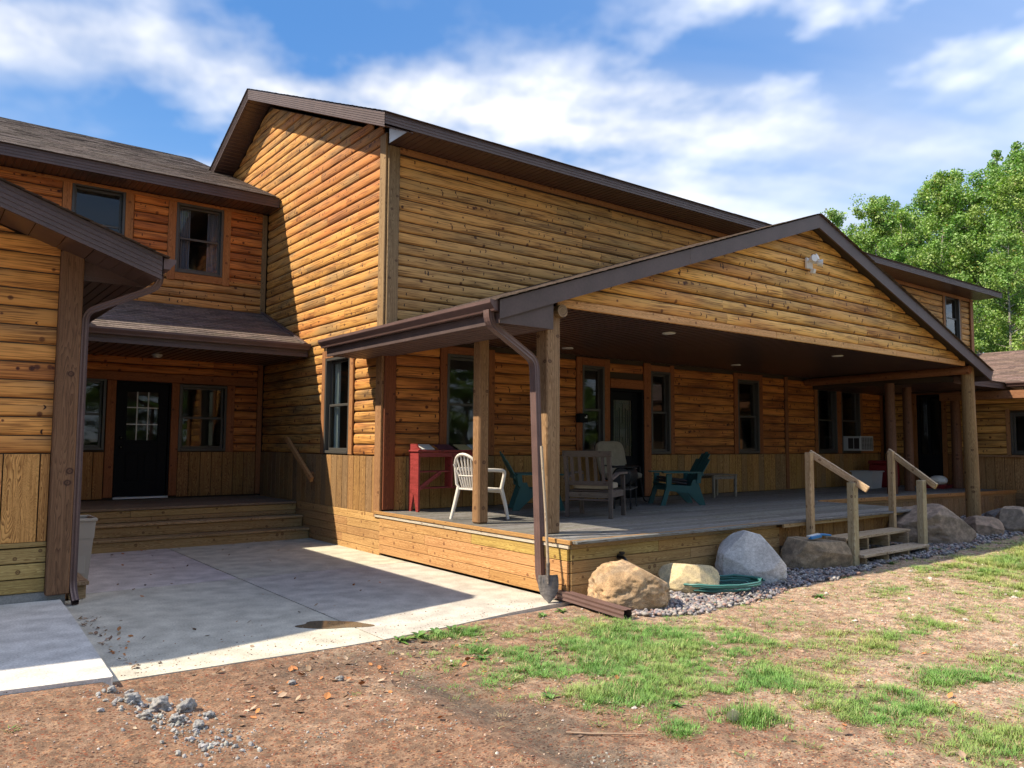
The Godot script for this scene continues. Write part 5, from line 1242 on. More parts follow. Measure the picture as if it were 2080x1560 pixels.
func build_boulders() -> void:
	var g := func(x: float, z: float) -> float: return gy(x, z)
	boulder("smooth tan rounded boulder between the drain pipe and the porch skirt", Vector3(0.40, g.call(0.4, 4.6) + 0.20, 4.60), Vector3(0.40, 0.27, 0.29), -0.55, 0.15, 0.16, 41, Color(0.74, 0.49, 0.27), Color(0.64, 0.46, 0.29), M.rock, [[Vector3(0.7, 0.9, 0.0), 0.78]])
	boulder("cream speckled low boulder behind the coiled green hose", Vector3(1.46, g.call(1.5, 4.5) + 0.17, 4.49), Vector3(0.33, 0.17, 0.21), -0.65, 0.35, 0.12, 43, Color(0.82, 0.66, 0.38), Color(0.66, 0.54, 0.34), M.granite)
	boulder("tall pale grey granite boulder leaning on the porch skirt", Vector3(2.58, g.call(2.6, 4.5) + 0.23, 4.52), Vector3(0.39, 0.35, 0.26), -0.66, 0.35, 0.12, 49, Color(0.86, 0.85, 0.84), Color(0.70, 0.69, 0.68), M.granite, [[Vector3(0.72, 0.70, 0.1), 0.80], [Vector3(-0.8, 0.6, 0.1), 0.90], [Vector3(-0.1, 0.4, 0.9), 0.80]], -0.12)
	boulder("blocky brown boulder with the blue brush on top", Vector3(3.98, g.call(4.0, 4.5) + 0.17, 4.50), Vector3(0.46, 0.26, 0.25), -0.55, 0.75, 0.10, 51, Color(0.54, 0.40, 0.26), Color(0.38, 0.29, 0.20), M.rock, [[Vector3(0.1, 1.0, 0.05), 0.82]])
	boulder("large pinkish brown boulder right of the wooden steps", Vector3(7.35, g.call(7.3, 4.4) + 0.24, 4.42), Vector3(0.68, 0.36, 0.42), -0.62, 0.3, 0.16, 53, Color(0.52, 0.38, 0.29), Color(0.38, 0.285, 0.22), M.rock, [[Vector3(0.9, 0.6, 0.0), 0.72], [Vector3(-0.6, 0.8, 0.2), 0.80]])
	boulder("small blocky reddish boulder at the foot of the round post", Vector3(9.15, g.call(9.1, 4.5) + 0.12, 4.50), Vector3(0.29, 0.20, 0.24), -0.5, 0.6, 0.10, 57, Color(0.56, 0.38, 0.27), Color(0.42, 0.30, 0.22), M.rock)
	boulder("rounded brown boulder beyond the small reddish one", Vector3(10.35, g.call(10.3, 4.6) + 0.16, 4.62), Vector3(0.52, 0.27, 0.34), -0.3, 0.3, 0.14, 59, Color(0.48, 0.36, 0.26), Color(0.38, 0.29, 0.22), M.rock)
	boulder("small grey stone behind the round porch post", Vector3(11.75, g.call(11.7, 3.9) + 0.10, 3.85), Vector3(0.30, 0.20, 0.24), -0.9, 0.3, 0.14, 61, Color(0.30, 0.27, 0.26), Color(0.22, 0.20, 0.19), M.rock)

func multi(called: String, mesh: Mesh, mat: Material, xf: Array, cols: Array) -> MultiMeshInstance3D:
	var mm := MultiMesh.new(); mm.transform_format = MultiMesh.TRANSFORM_3D; mm.use_colors = true; mm.mesh = mesh; mm.instance_count = xf.size()
	for i in xf.size(): mm.set_instance_transform(i, xf[i]); mm.set_instance_color(i, cols[i])
	var o := MultiMeshInstance3D.new(); o.multimesh = mm; o.material_override = mat; o.name = numbered(called); add_child(o, true)
	return o

func pebble_mesh(seed_: int, sub := 1, block := 0.25, lump := 0.35) -> ArrayMesh:
	return stone_mesh(Vector3(1.0, 0.62, 0.8), block, lump, seed_, sub, func(_p, _f): return Color.WHITE)

# angular crumb with flat faces
func crumb_mesh(seed_: int) -> ArrayMesh:
	var fn := FastNoiseLite.new(); fn.seed = seed_; fn.frequency = 1.3
	var I := ico(1); var m := MB.new(); var p := []
	for q: Vector3 in I[0]: p.append(q * (1.0 + 0.75 * fn.get_noise_3dv(q * 2.0)) * Vector3(1.0, 0.6, 0.75))
	for t: Array in I[1]: m.tri(p[t[0]], p[t[1]], p[t[2]])
	return m.mesh()

func build_scatter() -> void:
	# river stones along the porch
	var xf := []; var cs := []
	var tones := [Color(0.30, 0.28, 0.29), Color(0.20, 0.19, 0.20), Color(0.42, 0.36, 0.33), Color(0.36, 0.24, 0.21), Color(0.47, 0.44, 0.42), Color(0.25, 0.24, 0.27)]
	for i in 15000:
		var x := 13.0 * pow(rng.randf(), 1.6); var z := rf(4.14, 5.35)
		if x > 7.4: z = rf(2.6 + (x - 7.5) * 0.09, 5.2)
		if rng.randf() > in_gravel(x, z): continue
		var sc := rf(0.013, 0.026); var y := gy(x, z) + rf(-0.002, 0.03) + 0.03 * smoothstep(4.8, 4.3, z)
		xf.append(Transform3D(Basis.from_euler(Vector3(rf(-0.5, 0.5), rf(0, TAU), rf(-0.5, 0.5))).scaled(Vector3.ONE * sc * (1.0 + x * 0.03)), Vector3(x, y, z))); cs.append(jit(tones[rng.randi() % 6] * 0.72, 0.3))
	tag(multi("river_gravel", pebble_mesh(5), M.plain, xf, cs), "grey and pink river stones bedding the boulders along the porch", "gravel", "", "stuff")
	# pebbles and crumbs lying on the dirt
	xf = []; cs = []
	var t2 := [Color(0.48, 0.35, 0.27), Color(0.36, 0.22, 0.15), Color(0.52, 0.46, 0.41), Color(0.28, 0.20, 0.16), Color(0.42, 0.27, 0.19)]
	for i in 26000:
		var x := rf(-5.8, 9.0); var z := rf(4.1, 8.9)
		if x < 0.0 and z < 4.40 or (x >= 0.0 and z < 4.9): continue
		if x < -4.2 and z < 4.5: continue
		var n := gn.get_noise_2d(x * 4.0, z * 4.0 + 70.0)
		if rng.randf() > 0.5 + 1.6 * n: continue
		var sc := 0.0022 + 0.008 * pow(rng.randf(), 4.0)
		if rng.randf() < 0.012: sc = rf(0.010, 0.02)
		if x > 1.5: sc *= 1.5
		xf.append(Transform3D(Basis.from_euler(Vector3(rf(-0.4, 0.4), rf(0, TAU), rf(-0.4, 0.4))).scaled(Vector3.ONE * sc), Vector3(x, gy(x, z) + sc * 0.25, z))); cs.append(jit(t2[rng.randi() % 5], 0.2))
	for i in 900:
		var x := rf(-4.3, -0.1); var z := 4.32 - absf(rng.randfn(0.0, 0.35)); var sc := 0.0015 + 0.006 * pow(rng.randf(), 4.0)
		if z > 4.08 + 0.2 * smoothstep(0.0, -2.0, x): continue
		xf.append(Transform3D(Basis.from_euler(Vector3(rf(-0.4, 0.4), rf(0, TAU), rf(-0.4, 0.4))).scaled(Vector3.ONE * sc), Vector3(x, 0.002, z))); cs.append(jit(t2[rng.randi() % 5] * 0.8, 0.2))
	tag(multi("dirt_pebbles", crumb_mesh(7), M.plain, xf, cs), "loose pebbles and grit strewn over the reddish dirt", "pebbles", "", "stuff")
	# broken concrete by the corner of the raised walk
	var chunks := [[-4.36, 4.92, 0.075], [-4.22, 5.02, 0.10], [-4.10, 5.16, 0.085], [-4.34, 5.20, 0.06], [-4.20, 5.32, 0.07], [-4.02, 5.36, 0.05], [-4.44, 4.72, 0.05], [-4.12, 5.50, 0.06], [-3.05, 5.12, 0.045], [-3.36, 5.02, 0.04]]
	for i in chunks.size():
		var q: Array = chunks[i].duplicate(); q[2] *= 0.62
		var o := part(self, "concrete_chunk", stone_mesh(Vector3(q[2], q[2] * rf(0.55, 0.8), q[2] * rf(0.6, 0.9)), 0.45, 0.45, 200 + i, 3, func(p: Vector3, fn: FastNoiseLite) -> Color: return Color(0.40, 0.395, 0.385).lerp(Color(0.24, 0.24, 0.24), smoothstep(-0.1, 0.3, fn.get_noise_3dv(p * 3.0)))), M.granite)
		o.position = Vector3(q[0], gy(q[0], q[1]) + q[2] * 0.42, q[1]); o.rotation = Vector3(rf(-0.3, 0.3), rf(0, TAU), rf(-0.3, 0.3))
		tag(o, "largest jagged grey concrete lump in the spill by the raised walk" if i == 1 else ("lone grey concrete lump among dry leaves before the apron" if i > 7 else "broken lump of pale grey concrete on the dirt by the raised walk"), "rubble", "concrete lumps by the raised walk")
	xf = []; cs = []
	for i in 520:
		var t := rng.randf(); var x := -4.36 + 0.30 * t + rng.randfn(0.0, 0.10); var z := 4.68 + 1.3 * t + rng.randfn(0.0, 0.12)
		if z < 4.55: continue
		var sc := 0.004 + 0.018 * pow(rng.randf(), 3.0)
		xf.append(Transform3D(Basis.from_euler(Vector3(rf(-1, 1), rf(0, TAU), rf(-1, 1))).scaled(Vector3.ONE * sc), Vector3(x, gy(x, z) + sc * 0.3, z))); cs.append(jit(Color(0.30, 0.295, 0.285), 0.3))
	for i in 150:
		var ce: Vector2 = [Vector2(-3.62, 6.0), Vector2(-3.25, 6.05), Vector2(-2.95, 6.35), Vector2(-3.9, 5.75), Vector2(-2.55, 7.25)][i % 5]
		var x := ce.x + rng.randfn(0.0, 0.09); var z := ce.y + rng.randfn(0.0, 0.06); var sc := 0.003 + 0.009 * pow(rng.randf(), 2.5)
		xf.append(Transform3D(Basis.from_euler(Vector3(rf(-1, 1), rf(0, TAU), rf(-1, 1))).scaled(Vector3.ONE * sc), Vector3(x, gy(x, z) + sc * 0.3, z))); cs.append(jit(Color(0.33, 0.31, 0.28), 0.3))
	tag(multi("concrete_crumbs", crumb_mesh(9), M.plain, xf, cs), "spill of small grey concrete crumbs across the dirt", "rubble", "", "stuff")
	# fallen leaves, curled
	var lm := MB.new()
	for k in 3:
		var a := k / 3.0; var b := (k + 1) / 3.0
		var w := func(t: float) -> float: return 0.42 * sin(PI * clampf(t, 0.02, 0.98))
		var y := func(t: float) -> float: return 0.30 * t * t
		for s: float in [-1.0, 1.0]:
			var p0 := Vector3(a, y.call(a), 0); var p1 := Vector3(b, y.call(b), 0); var q0 := Vector3(a, y.call(a) + 0.22 * w.call(a), s * w.call(a)); var q1 := Vector3(b, y.call(b) + 0.22 * w.call(b), s * w.call(b))
			if s > 0: lm.quad(p0, q0, q1, p1)
			else: lm.quad(p0, p1, q1, q0)
	xf = []; cs = []
	var lt := [Color(0.20, 0.12, 0.075), Color(0.34, 0.24, 0.16), Color(0.42, 0.31, 0.22), Color(0.13, 0.085, 0.06), Color(0.42, 0.17, 0.06)]
	for i in 520:
		var x := 0.0; var z := 0.0; var y := 0.0
		if i < 230: x = rf(-3.9, -1.2); z = rf(4.42, 5.6); y = gy(x, z) + 0.004
		elif i < 300: x = -4.22 + absf(rng.randfn(0.0, 0.10)); z = rf(1.9, 4.2); y = 0.004
		elif i < 350: x = rf(-4.1, -1.0); z = rf(-2.4, 4.0); y = 0.004
		elif i < 372: x = rf(-3.9, -0.2); z = -2.45 + absf(rng.randfn(0.0, 0.06)); y = 0.004
		else: x = rf(-5.0, 2.0); z = rf(4.9, 8.5); y = gy(x, z) + 0.006
		if i >= 350 and i < 372 and rng.randf() < 0.3: continue
		var sc := rf(0.018, 0.05) if i > 60 else rf(0.03, 0.065)
		xf.append(Transform3D(Basis.from_euler(Vector3(rf(-0.3, 0.3), rf(0, TAU), rf(-0.5, 0.5))).scaled(Vector3.ONE * sc), Vector3(x, y, z))); cs.append(jit(lt[rng.randi() % 5], 0.3))
	tag(multi("fallen_leaves", lm.mesh(), M.plain, xf, cs), "dry brown leaves lying about the yard and the apron edge", "leaves", "", "stuff")
	# a twig
	var tw := MB.new(); tw.tube([Vector3(-2.46, gy(-2.4, 7.0) + 0.012, 6.86), Vector3(-2.36, gy(-2.3, 7.0) + 0.016, 6.96), Vector3(-2.24, gy(-2.2, 7.0) + 0.02, 7.02), Vector3(-2.10, gy(-2.1, 7.1) + 0.014, 7.14)], [0.005, 0.006, 0.005, 0.003], 6, Color(0.34, 0.24, 0.17))
	var two := part(self, "twig", tw.mesh(), M.plain); tag(two, "bare brown twig lying across the damp track in the dirt", "twig")

func blade(m: MB, base: Vector3, dir: float, h: float, w: float, lean: float, c: Color) -> void:
	var d := Vector3(cos(dir), 0, sin(dir)); var sd := Vector3(-d.z, 0, d.x); var k := m.v.size()
	for i in 4:
		var t := i / 3.0; var p := base + Vector3.UP * h * t * (1.0 - 0.25 * lean * t) + d * h * lean * t * t
		var ww := w * (1.0 - t * 0.9) * 0.5
		var nn := (d * 0.6 * -1.0 + Vector3.UP * 0.8).normalized()
		var cc := c * (0.92 + 0.16 * t)
		m.vert(p - sd * ww, nn, Vector2.ZERO, cc); m.vert(p + sd * ww, nn, Vector2.ZERO, cc)
	for i in 3:
		var a := k + i * 2
		m.tri_i(a, a + 1, a + 3); m.tri_i(a, a + 3, a + 2)

func clump_mesh(seed_: int, n: int, h: float, spread: float, w: float, lean: float) -> ArrayMesh:
	var rr := RandomNumberGenerator.new(); rr.seed = seed_; var m := MB.new()
	for i in n:
		var a := rr.randf() * TAU; var r := spread * sqrt(rr.randf())
		blade(m, Vector3(cos(a) * r, 0, sin(a) * r), a + rr.randf_range(-0.9, 0.9), h * rr.randf_range(0.45, 1.0), w * rr.randf_range(0.7, 1.2), lean * rr.randf_range(0.5, 1.5), Color(1, 1, 1) * rr.randf_range(0.75, 1.15))
	return m.mesh()

func build_grass() -> void:
	var kinds := [clump_mesh(1, 16, 0.052, 0.038, 0.0042, 0.85), clump_mesh(2, 13, 0.072, 0.035, 0.004, 0.7), clump_mesh(3, 18, 0.035, 0.04, 0.006, 1.1)]
	var xs := [[], [], []]; var cs := [[], [], []]
	var t := 0
	for i in 75000:
		var x := -5.6 + 16.0 * pow(rng.randf(), 1.25); var z := rf(4.15, 8.9)
		if x > 4.0: z = rf(4.9, 9.5)
		if x < 0.0 and z < 4.44 or (x >= 0.0 and x < 3.6 and z < 5.0): continue
		var g := grassiness(x, z)
		if in_gravel(x, z) > 0.3: continue
		if rng.randf() > g * g * 1.5 + 0.05 * smoothstep(-2.4, -0.5, x): continue
		var k: int = [0, 0, 1, 2, 2][rng.randi() % 5]
		var tall := 0.5 + 0.3 * g + 0.6 * g * rng.randf()
		if Vector2(x + 1.33, z - 7.3).length() < 0.3: tall *= 1.9
		var yl := clampf(0.30 + 1.1 * gn.get_noise_2d(x * 2.2, z * 2.2 + 40.0) + 0.08 * x - 0.06, 0.0, 1.0)
		var c := Color(0.150, 0.315, 0.062).lerp(Color(0.340, 0.400, 0.115), yl)
		if rng.randf() < 0.07: c = Color(0.50, 0.40, 0.22)
		xs[k].append(Transform3D(Basis.from_euler(Vector3(0, rf(0, TAU), 0)).scaled(Vector3(1, tall, 1) * rf(0.8, 1.25) * (1.0 + 0.05 * maxf(0, x))), Vector3(x, gy(x, z) - 0.003, z))); cs[k].append(jit(c, 0.25))
		t += 1
	for k in 3:
		tag(multi("grass", kinds[k], M.grass, xs[k], cs[k]), ["short green turf blades growing in patches on the dirt", "taller loose grass blades standing in the patches", "low creeping lawn weeds flat among the turf"][k], "grass", "", "stuff")
	# dry stalks along the porch and in the yard
	var dm := clump_mesh(9, 7, 0.30, 0.05, 0.0025, 0.25); var xf := []; var cc := []
	for q: Array in [[0.05, 4.28], [0.10, 4.33], [0.02, 4.42], [3.45, 4.5], [3.4, 4.42], [6.55, 4.95], [4.95, 5.0], [5.4, 4.98], [0.6, 6.0], [1.4, 6.3], [2.6, 6.4], [1.9, 7.2], [-0.3, 7.0], [-1.2, 7.3], [-1.45, 7.25], [3.6, 6.2]]:
		for j in 2: xf.append(Transform3D(Basis.from_euler(Vector3(0, rf(0, TAU), 0)).scaled(Vector3.ONE * rf(0.5, 1.0)), Vector3(q[0] + rf(-0.05, 0.05), gy(q[0], q[1]), q[1] + rf(-0.05, 0.05)))); cc.append(jit(Color(0.34, 0.27, 0.15), 0.2))
	tag(multi("dry_grass", dm, M.grass, xf, cc), "thin dry grass stalks standing by the boulders and in the yard", "grass", "", "stuff")
	# straw and dead blades lying flat between the tufts
	var sm := MB.new(); blade(sm, Vector3.ZERO, 0.0, 0.012, 0.0035, 4.5, Color.WHITE); xf = []; cc = []
	for j in 9000:
		var x := -3.2 + 11.0 * pow(rng.randf(), 1.2); var z := rf(4.5, 8.9)
		if x >= 0.0 and z < 5.2: continue
		var gg := grassiness(x, z)
		if rng.randf() > 0.12 + 1.2 * gg: continue
		xf.append(Transform3D(Basis.from_euler(Vector3(0, rf(0, TAU), rf(-0.1, 0.1))).scaled(Vector3.ONE * rf(0.5, 1.5)), Vector3(x, gy(x, z) + 0.001, z))); cc.append(jit([Color(0.52, 0.41, 0.25), Color(0.40, 0.30, 0.18), Color(0.34, 0.36, 0.14)][j % 3], 0.25))
	tag(multi("dead_thatch", sm.mesh(), M.grass, xf, cc), "dead straw and flat dry blades scattered between the tufts", "thatch", "", "stuff")
	# leafy weeds, each a plant
	var wm := weed_mesh(4); var i := 0
	var labels := {"slab": "broad-leaved green weed growing along the front edge of the apron", "yard": "flat green dandelion rosette in the dirt of the yard", "step": "green tuft of weeds at the foot of the wooden steps", "rock": "dark green weed clump between granite and blocky boulders"}
	for q: Array in [[-2.18, 4.47, 1.1, "slab"], [-2.0, 4.46, 1.3, "slab"], [-1.82, 4.44, 1.2, "slab"], [-1.62, 4.42, 1.15, "slab"], [-0.35, 4.40, 0.9, "slab"], [-0.62, 4.44, 0.8, "slab"], [-1.95, 5.30, 0.9, "yard"], [-2.12, 6.32, 0.8, "yard"], [-1.55, 6.9, 0.8, "yard"], [2.35, 5.55, 1.0, "yard"], [1.15, 5.05, 0.8, "yard"], [5.0, 5.0, 0.9, "step"], [5.6, 4.99, 1.0, "step"], [6.6, 4.9, 1.3, "step"], [3.38, 4.42, 1.3, "rock"], [3.30, 4.55, 1.0, "rock"]]:
		var o := part(self, "weed", wm, M.grass)
		o.transform = Transform3D(Basis.from_euler(Vector3(0, rf(0, TAU), 0)).scaled(Vector3.ONE * q[2]), Vector3(q[0], gy(q[0], q[1]), q[1]))
		tag(o, labels[q[3]], "weed", {"slab": "weeds along the apron edge", "yard": "rosettes in the yard", "step": "weeds at the steps", "rock": "weeds between boulders"}[q[3]]); i += 1

func weed_mesh(seed_: int) -> ArrayMesh:
	var rr := RandomNumberGenerator.new(); rr.seed = seed_; var m := MB.new()
	for i in 22:
		var a := rr.randf() * TAU; var l := rr.randf_range(0.04, 0.10); var up := rr.randf_range(0.15, 1.1); var w := l * rr.randf_range(0.28, 0.42)
		var d := Vector3(cos(a), up, sin(a)).normalized(); var sd := Vector3(-sin(a), 0, cos(a)); var c := Color(0.105, 0.215, 0.040) * rr.randf_range(0.7, 1.35)
		var k := m.v.size(); var base := Vector3(rr.randf_range(-0.03, 0.03), 0.0, rr.randf_range(-0.03, 0.03))
		for s in 5:
			var t := s / 4.0; var p := base + d * l * t + Vector3.DOWN * l * 0.35 * t * t; var ww := w * sin(PI * clampf(t, 0.06, 0.97)) * 0.5
			var nn := (sd.cross(d)).normalized(); if nn.y < 0: nn = -nn
			m.vert(p - sd * ww + nn * ww * 0.3, nn, Vector2.ZERO, c); m.vert(p + sd * ww + nn * ww * 0.3, nn, Vector2.ZERO, c)
		for s in 4:
			var q := k + s * 2
			m.tri_i(q, q + 1, q + 3); m.tri_i(q, q + 3, q + 2)
	return m.mesh()

# ---------------------------------------------------------------- trees
func tree_parts(seed_: int, h: float, cw: float, leaves: int, leaf: float) -> Array:
	var rr := RandomNumberGenerator.new(); rr.seed = seed_
	var tm := MB.new(); var path := []; var rad := []
	var lean := Vector3(rr.randf_range(-0.03, 0.03), 0, rr.randf_range(-0.03, 0.03))
	for i in 9:
		var t := i / 8.0; path.append(Vector3(0, h * t, 0) + lean * h * t + Vector3(rr.randf_range(-0.08, 0.08), 0, rr.randf_range(-0.08, 0.08)) * (1.0 if i > 0 else 0.0)); rad.append(lerpf(0.16, 0.015, t) * h / 13.0)
	tm.tube(path, rad, 8, Color(0.40, 0.39, 0.34), true)
	var at := func(t: float) -> Vector3:
		var f := t * 8.0; var i := mini(int(f), 7)
		return (path[i] as Vector3).lerp(path[i + 1], f - i)
	var clusters := []
	for b in 46:
		var t := 0.24 + 0.74 * pow(rr.randf(), 0.85); var p: Vector3 = at.call(t); var a := rr.randf() * TAU
		var prof := sin(PI * clampf(0.15 + 0.85 * (1.0 - t), 0.0, 1.0) * 0.72) * rr.randf_range(0.55, 1.15)
		var l := cw * 0.5 * maxf(prof, 0.12); var up := rr.randf_range(0.25, 0.95)
		var e := p + Vector3(cos(a) * l, l * up, sin(a) * l); var mid := p.lerp(e, 0.5) + Vector3(0, -0.08 * l, 0)
		tm.tube([p, mid, e], [0.035 * h / 13.0, 0.022 * h / 13.0, 0.006], 5, Color(0.36, 0.34, 0.29), false)
		for s in 4:
			var q := p.lerp(e, 0.35 + 0.22 * s) + Vector3(rr.randf_range(-0.3, 0.3), rr.randf_range(-0.25, 0.35), rr.randf_range(-0.3, 0.3))
			clusters.append([q, rr.randf_range(0.22, 0.58) * cw / 4.2])
	for s in 10: clusters.append([at.call(0.86 + 0.014 * s) + Vector3(rr.randf_range(-0.2, 0.2), 0.05 * s, rr.randf_range(-0.2, 0.2)), 0.26])
	var lm := MB.new(); var per := leaves / clusters.size()
	for q: Array in clusters:
		var base: Vector3 = q[0]; var R: float = q[1]
		var hue := Color(0.165, 0.325, 0.080).lerp(Color(0.290, 0.400, 0.110), rr.randf())
		for i in int(per * rr.randf_range(0.6, 1.4)):
			var d := Vector3(rr.randfn(), rr.randfn(), rr.randfn()).normalized(); var p := base + d * R * pow(rr.randf(), 0.45) * Vector3(1, 0.85, 1)
			var n := (d * 0.6 + Vector3(rr.randfn(), rr.randfn() + 0.5, rr.randfn()) * 0.7).normalized()
			var u := n.cross(Vector3(rr.randfn(), rr.randfn(), rr.randfn())).normalized(); var w := n.cross(u)
			var s := leaf * rr.randf_range(0.7, 1.25); var c := hue * rr.randf_range(0.7, 1.35)
			if rr.randf() < 0.03: c = Color(0.22, 0.20, 0.04)
			var k := lm.v.size(); var nn := (n + w * 0.25).normalized(); var n2 := (n - w * 0.25).normalized()
			lm.v.append_array([p - u * s * 0.55, p + w * s * 0.40 + n * s * 0.08, p + u * s * 0.6, p - w * s * 0.40 + n * s * 0.08])
			lm.n.append_array([n, n2, n, nn]); lm.t.append_array([Vector2.ZERO, Vector2.ZERO, Vector2.ZERO, Vector2.ZERO]); lm.c.append_array([c, c, c, c])
			lm.ix.append_array([k, k + 1, k + 2, k, k + 2, k + 3])
	return [tm.mesh(), lm.mesh()]

func build_trees() -> void:
	var kinds := [tree_parts(301, 15.0, 5.0, 27000, 0.105), tree_parts(302, 12.5, 4.3, 22000, 0.10), tree_parts(303, 17.0, 5.7, 31000, 0.11)]
	var C := Vector3(-5.551, 0, 10.35)
	# photo azimuth (degrees from -z towards +x), distance, kind, scale
	var list := [[60.2, 47.0, 1, 1.10], [62.6, 45.0, 0, 0.92], [64.4, 43.0, 1, 0.98], [66.7, 43.0, 0, 0.93], [68.5, 42.0, 1, 1.00], [70.6, 42.0, 2, 0.86], [72.4, 40.0, 2, 0.88], [75.5, 41.0, 0, 1.1], [65.5, 53.0, 2, 0.82], [68.3, 52.0, 0, 0.92], [70.2, 35.0, 1, 0.72], [67.2, 35.0, 1, 0.62], [71.8, 52.0, 2, 0.9], [63.5, 54.0, 0, 0.98], [61.3, 56.0, 1, 1.05], [54.2, 52.0, 2, 0.84], [78.5, 40.0, 2, 1.0], [62.0, 62.0, 2, 0.98], [64.0, 63.0, 2, 1.08], [66.2, 62.0, 2, 1.12], [68.0, 63.0, 2, 1.15], [69.8, 61.0, 2, 1.18], [71.6, 62.0, 2, 1.2]]
	for i in list.size():
		var q: Array = list[i]; var a := deg_to_rad(q[0]); var p := C + Vector3(sin(a), 0, -cos(a)) * float(q[1])
		var lab: String = {0: "slender aspen tip showing alone above the porch roof ridge", 10: "short young aspen standing before the taller trees beyond the far wing", 11: "short young aspen standing before the taller trees beyond the far wing", 15: "aspen behind the lodge whose tip barely clears the long eave"}.get(i, "leafy green aspen tree standing behind the far end of the lodge")
		var t := thing("aspen_tree", lab, "tree", Vector3(p.x, -0.1, p.z), rf(0, TAU), "trees behind the lodge")
		t.scale = Vector3.ONE * float(q[3]) * 1.05
		var k: Array = kinds[q[2]]
		part(t, "trunk", k[0], M.bark); part(t, "crown", k[1], M.leaf)
	# trees across the yard, behind the camera; the window panes mirror them
	for i in 48:
		var low := i >= 20     # younger trees that fill the edge of the wood
		var at := Vector3(-14.0 + (i - 20) * 2.2 + rf(-1, 1), -0.9, 24.5 + rf(-1, 2)) if low else Vector3(-14.0 + i * 4.4 + rf(-1, 1), -0.1, 27.0 + rf(-2, 6)) if i < 14 else Vector3(-30.0 + rf(-4, 3), -0.1, -16.0 + (i - 14) * 5.0 + rf(-1, 1))
		var t := thing("aspen_tree", "young bushy aspen at the edge of the wood across the yard" if low else "leafy green aspen tree across the yard that the porch windows mirror" if i < 14 else "leafy green aspen tree beyond the side wing that the gable window mirrors", "tree", at, rf(0, TAU), "young trees across the yard" if low else "trees across the yard" if i < 14 else "trees beyond the side wing")
		t.scale = Vector3(2.2, 1.0, 2.2) * rf(0.34, 0.48) if low else Vector3.ONE * rf(0.8, 1.05); var k: Array = kinds[i % 3]
		part(t, "trunk", k[0], M.bark); part(t, "crown", k[1], M.leaf)

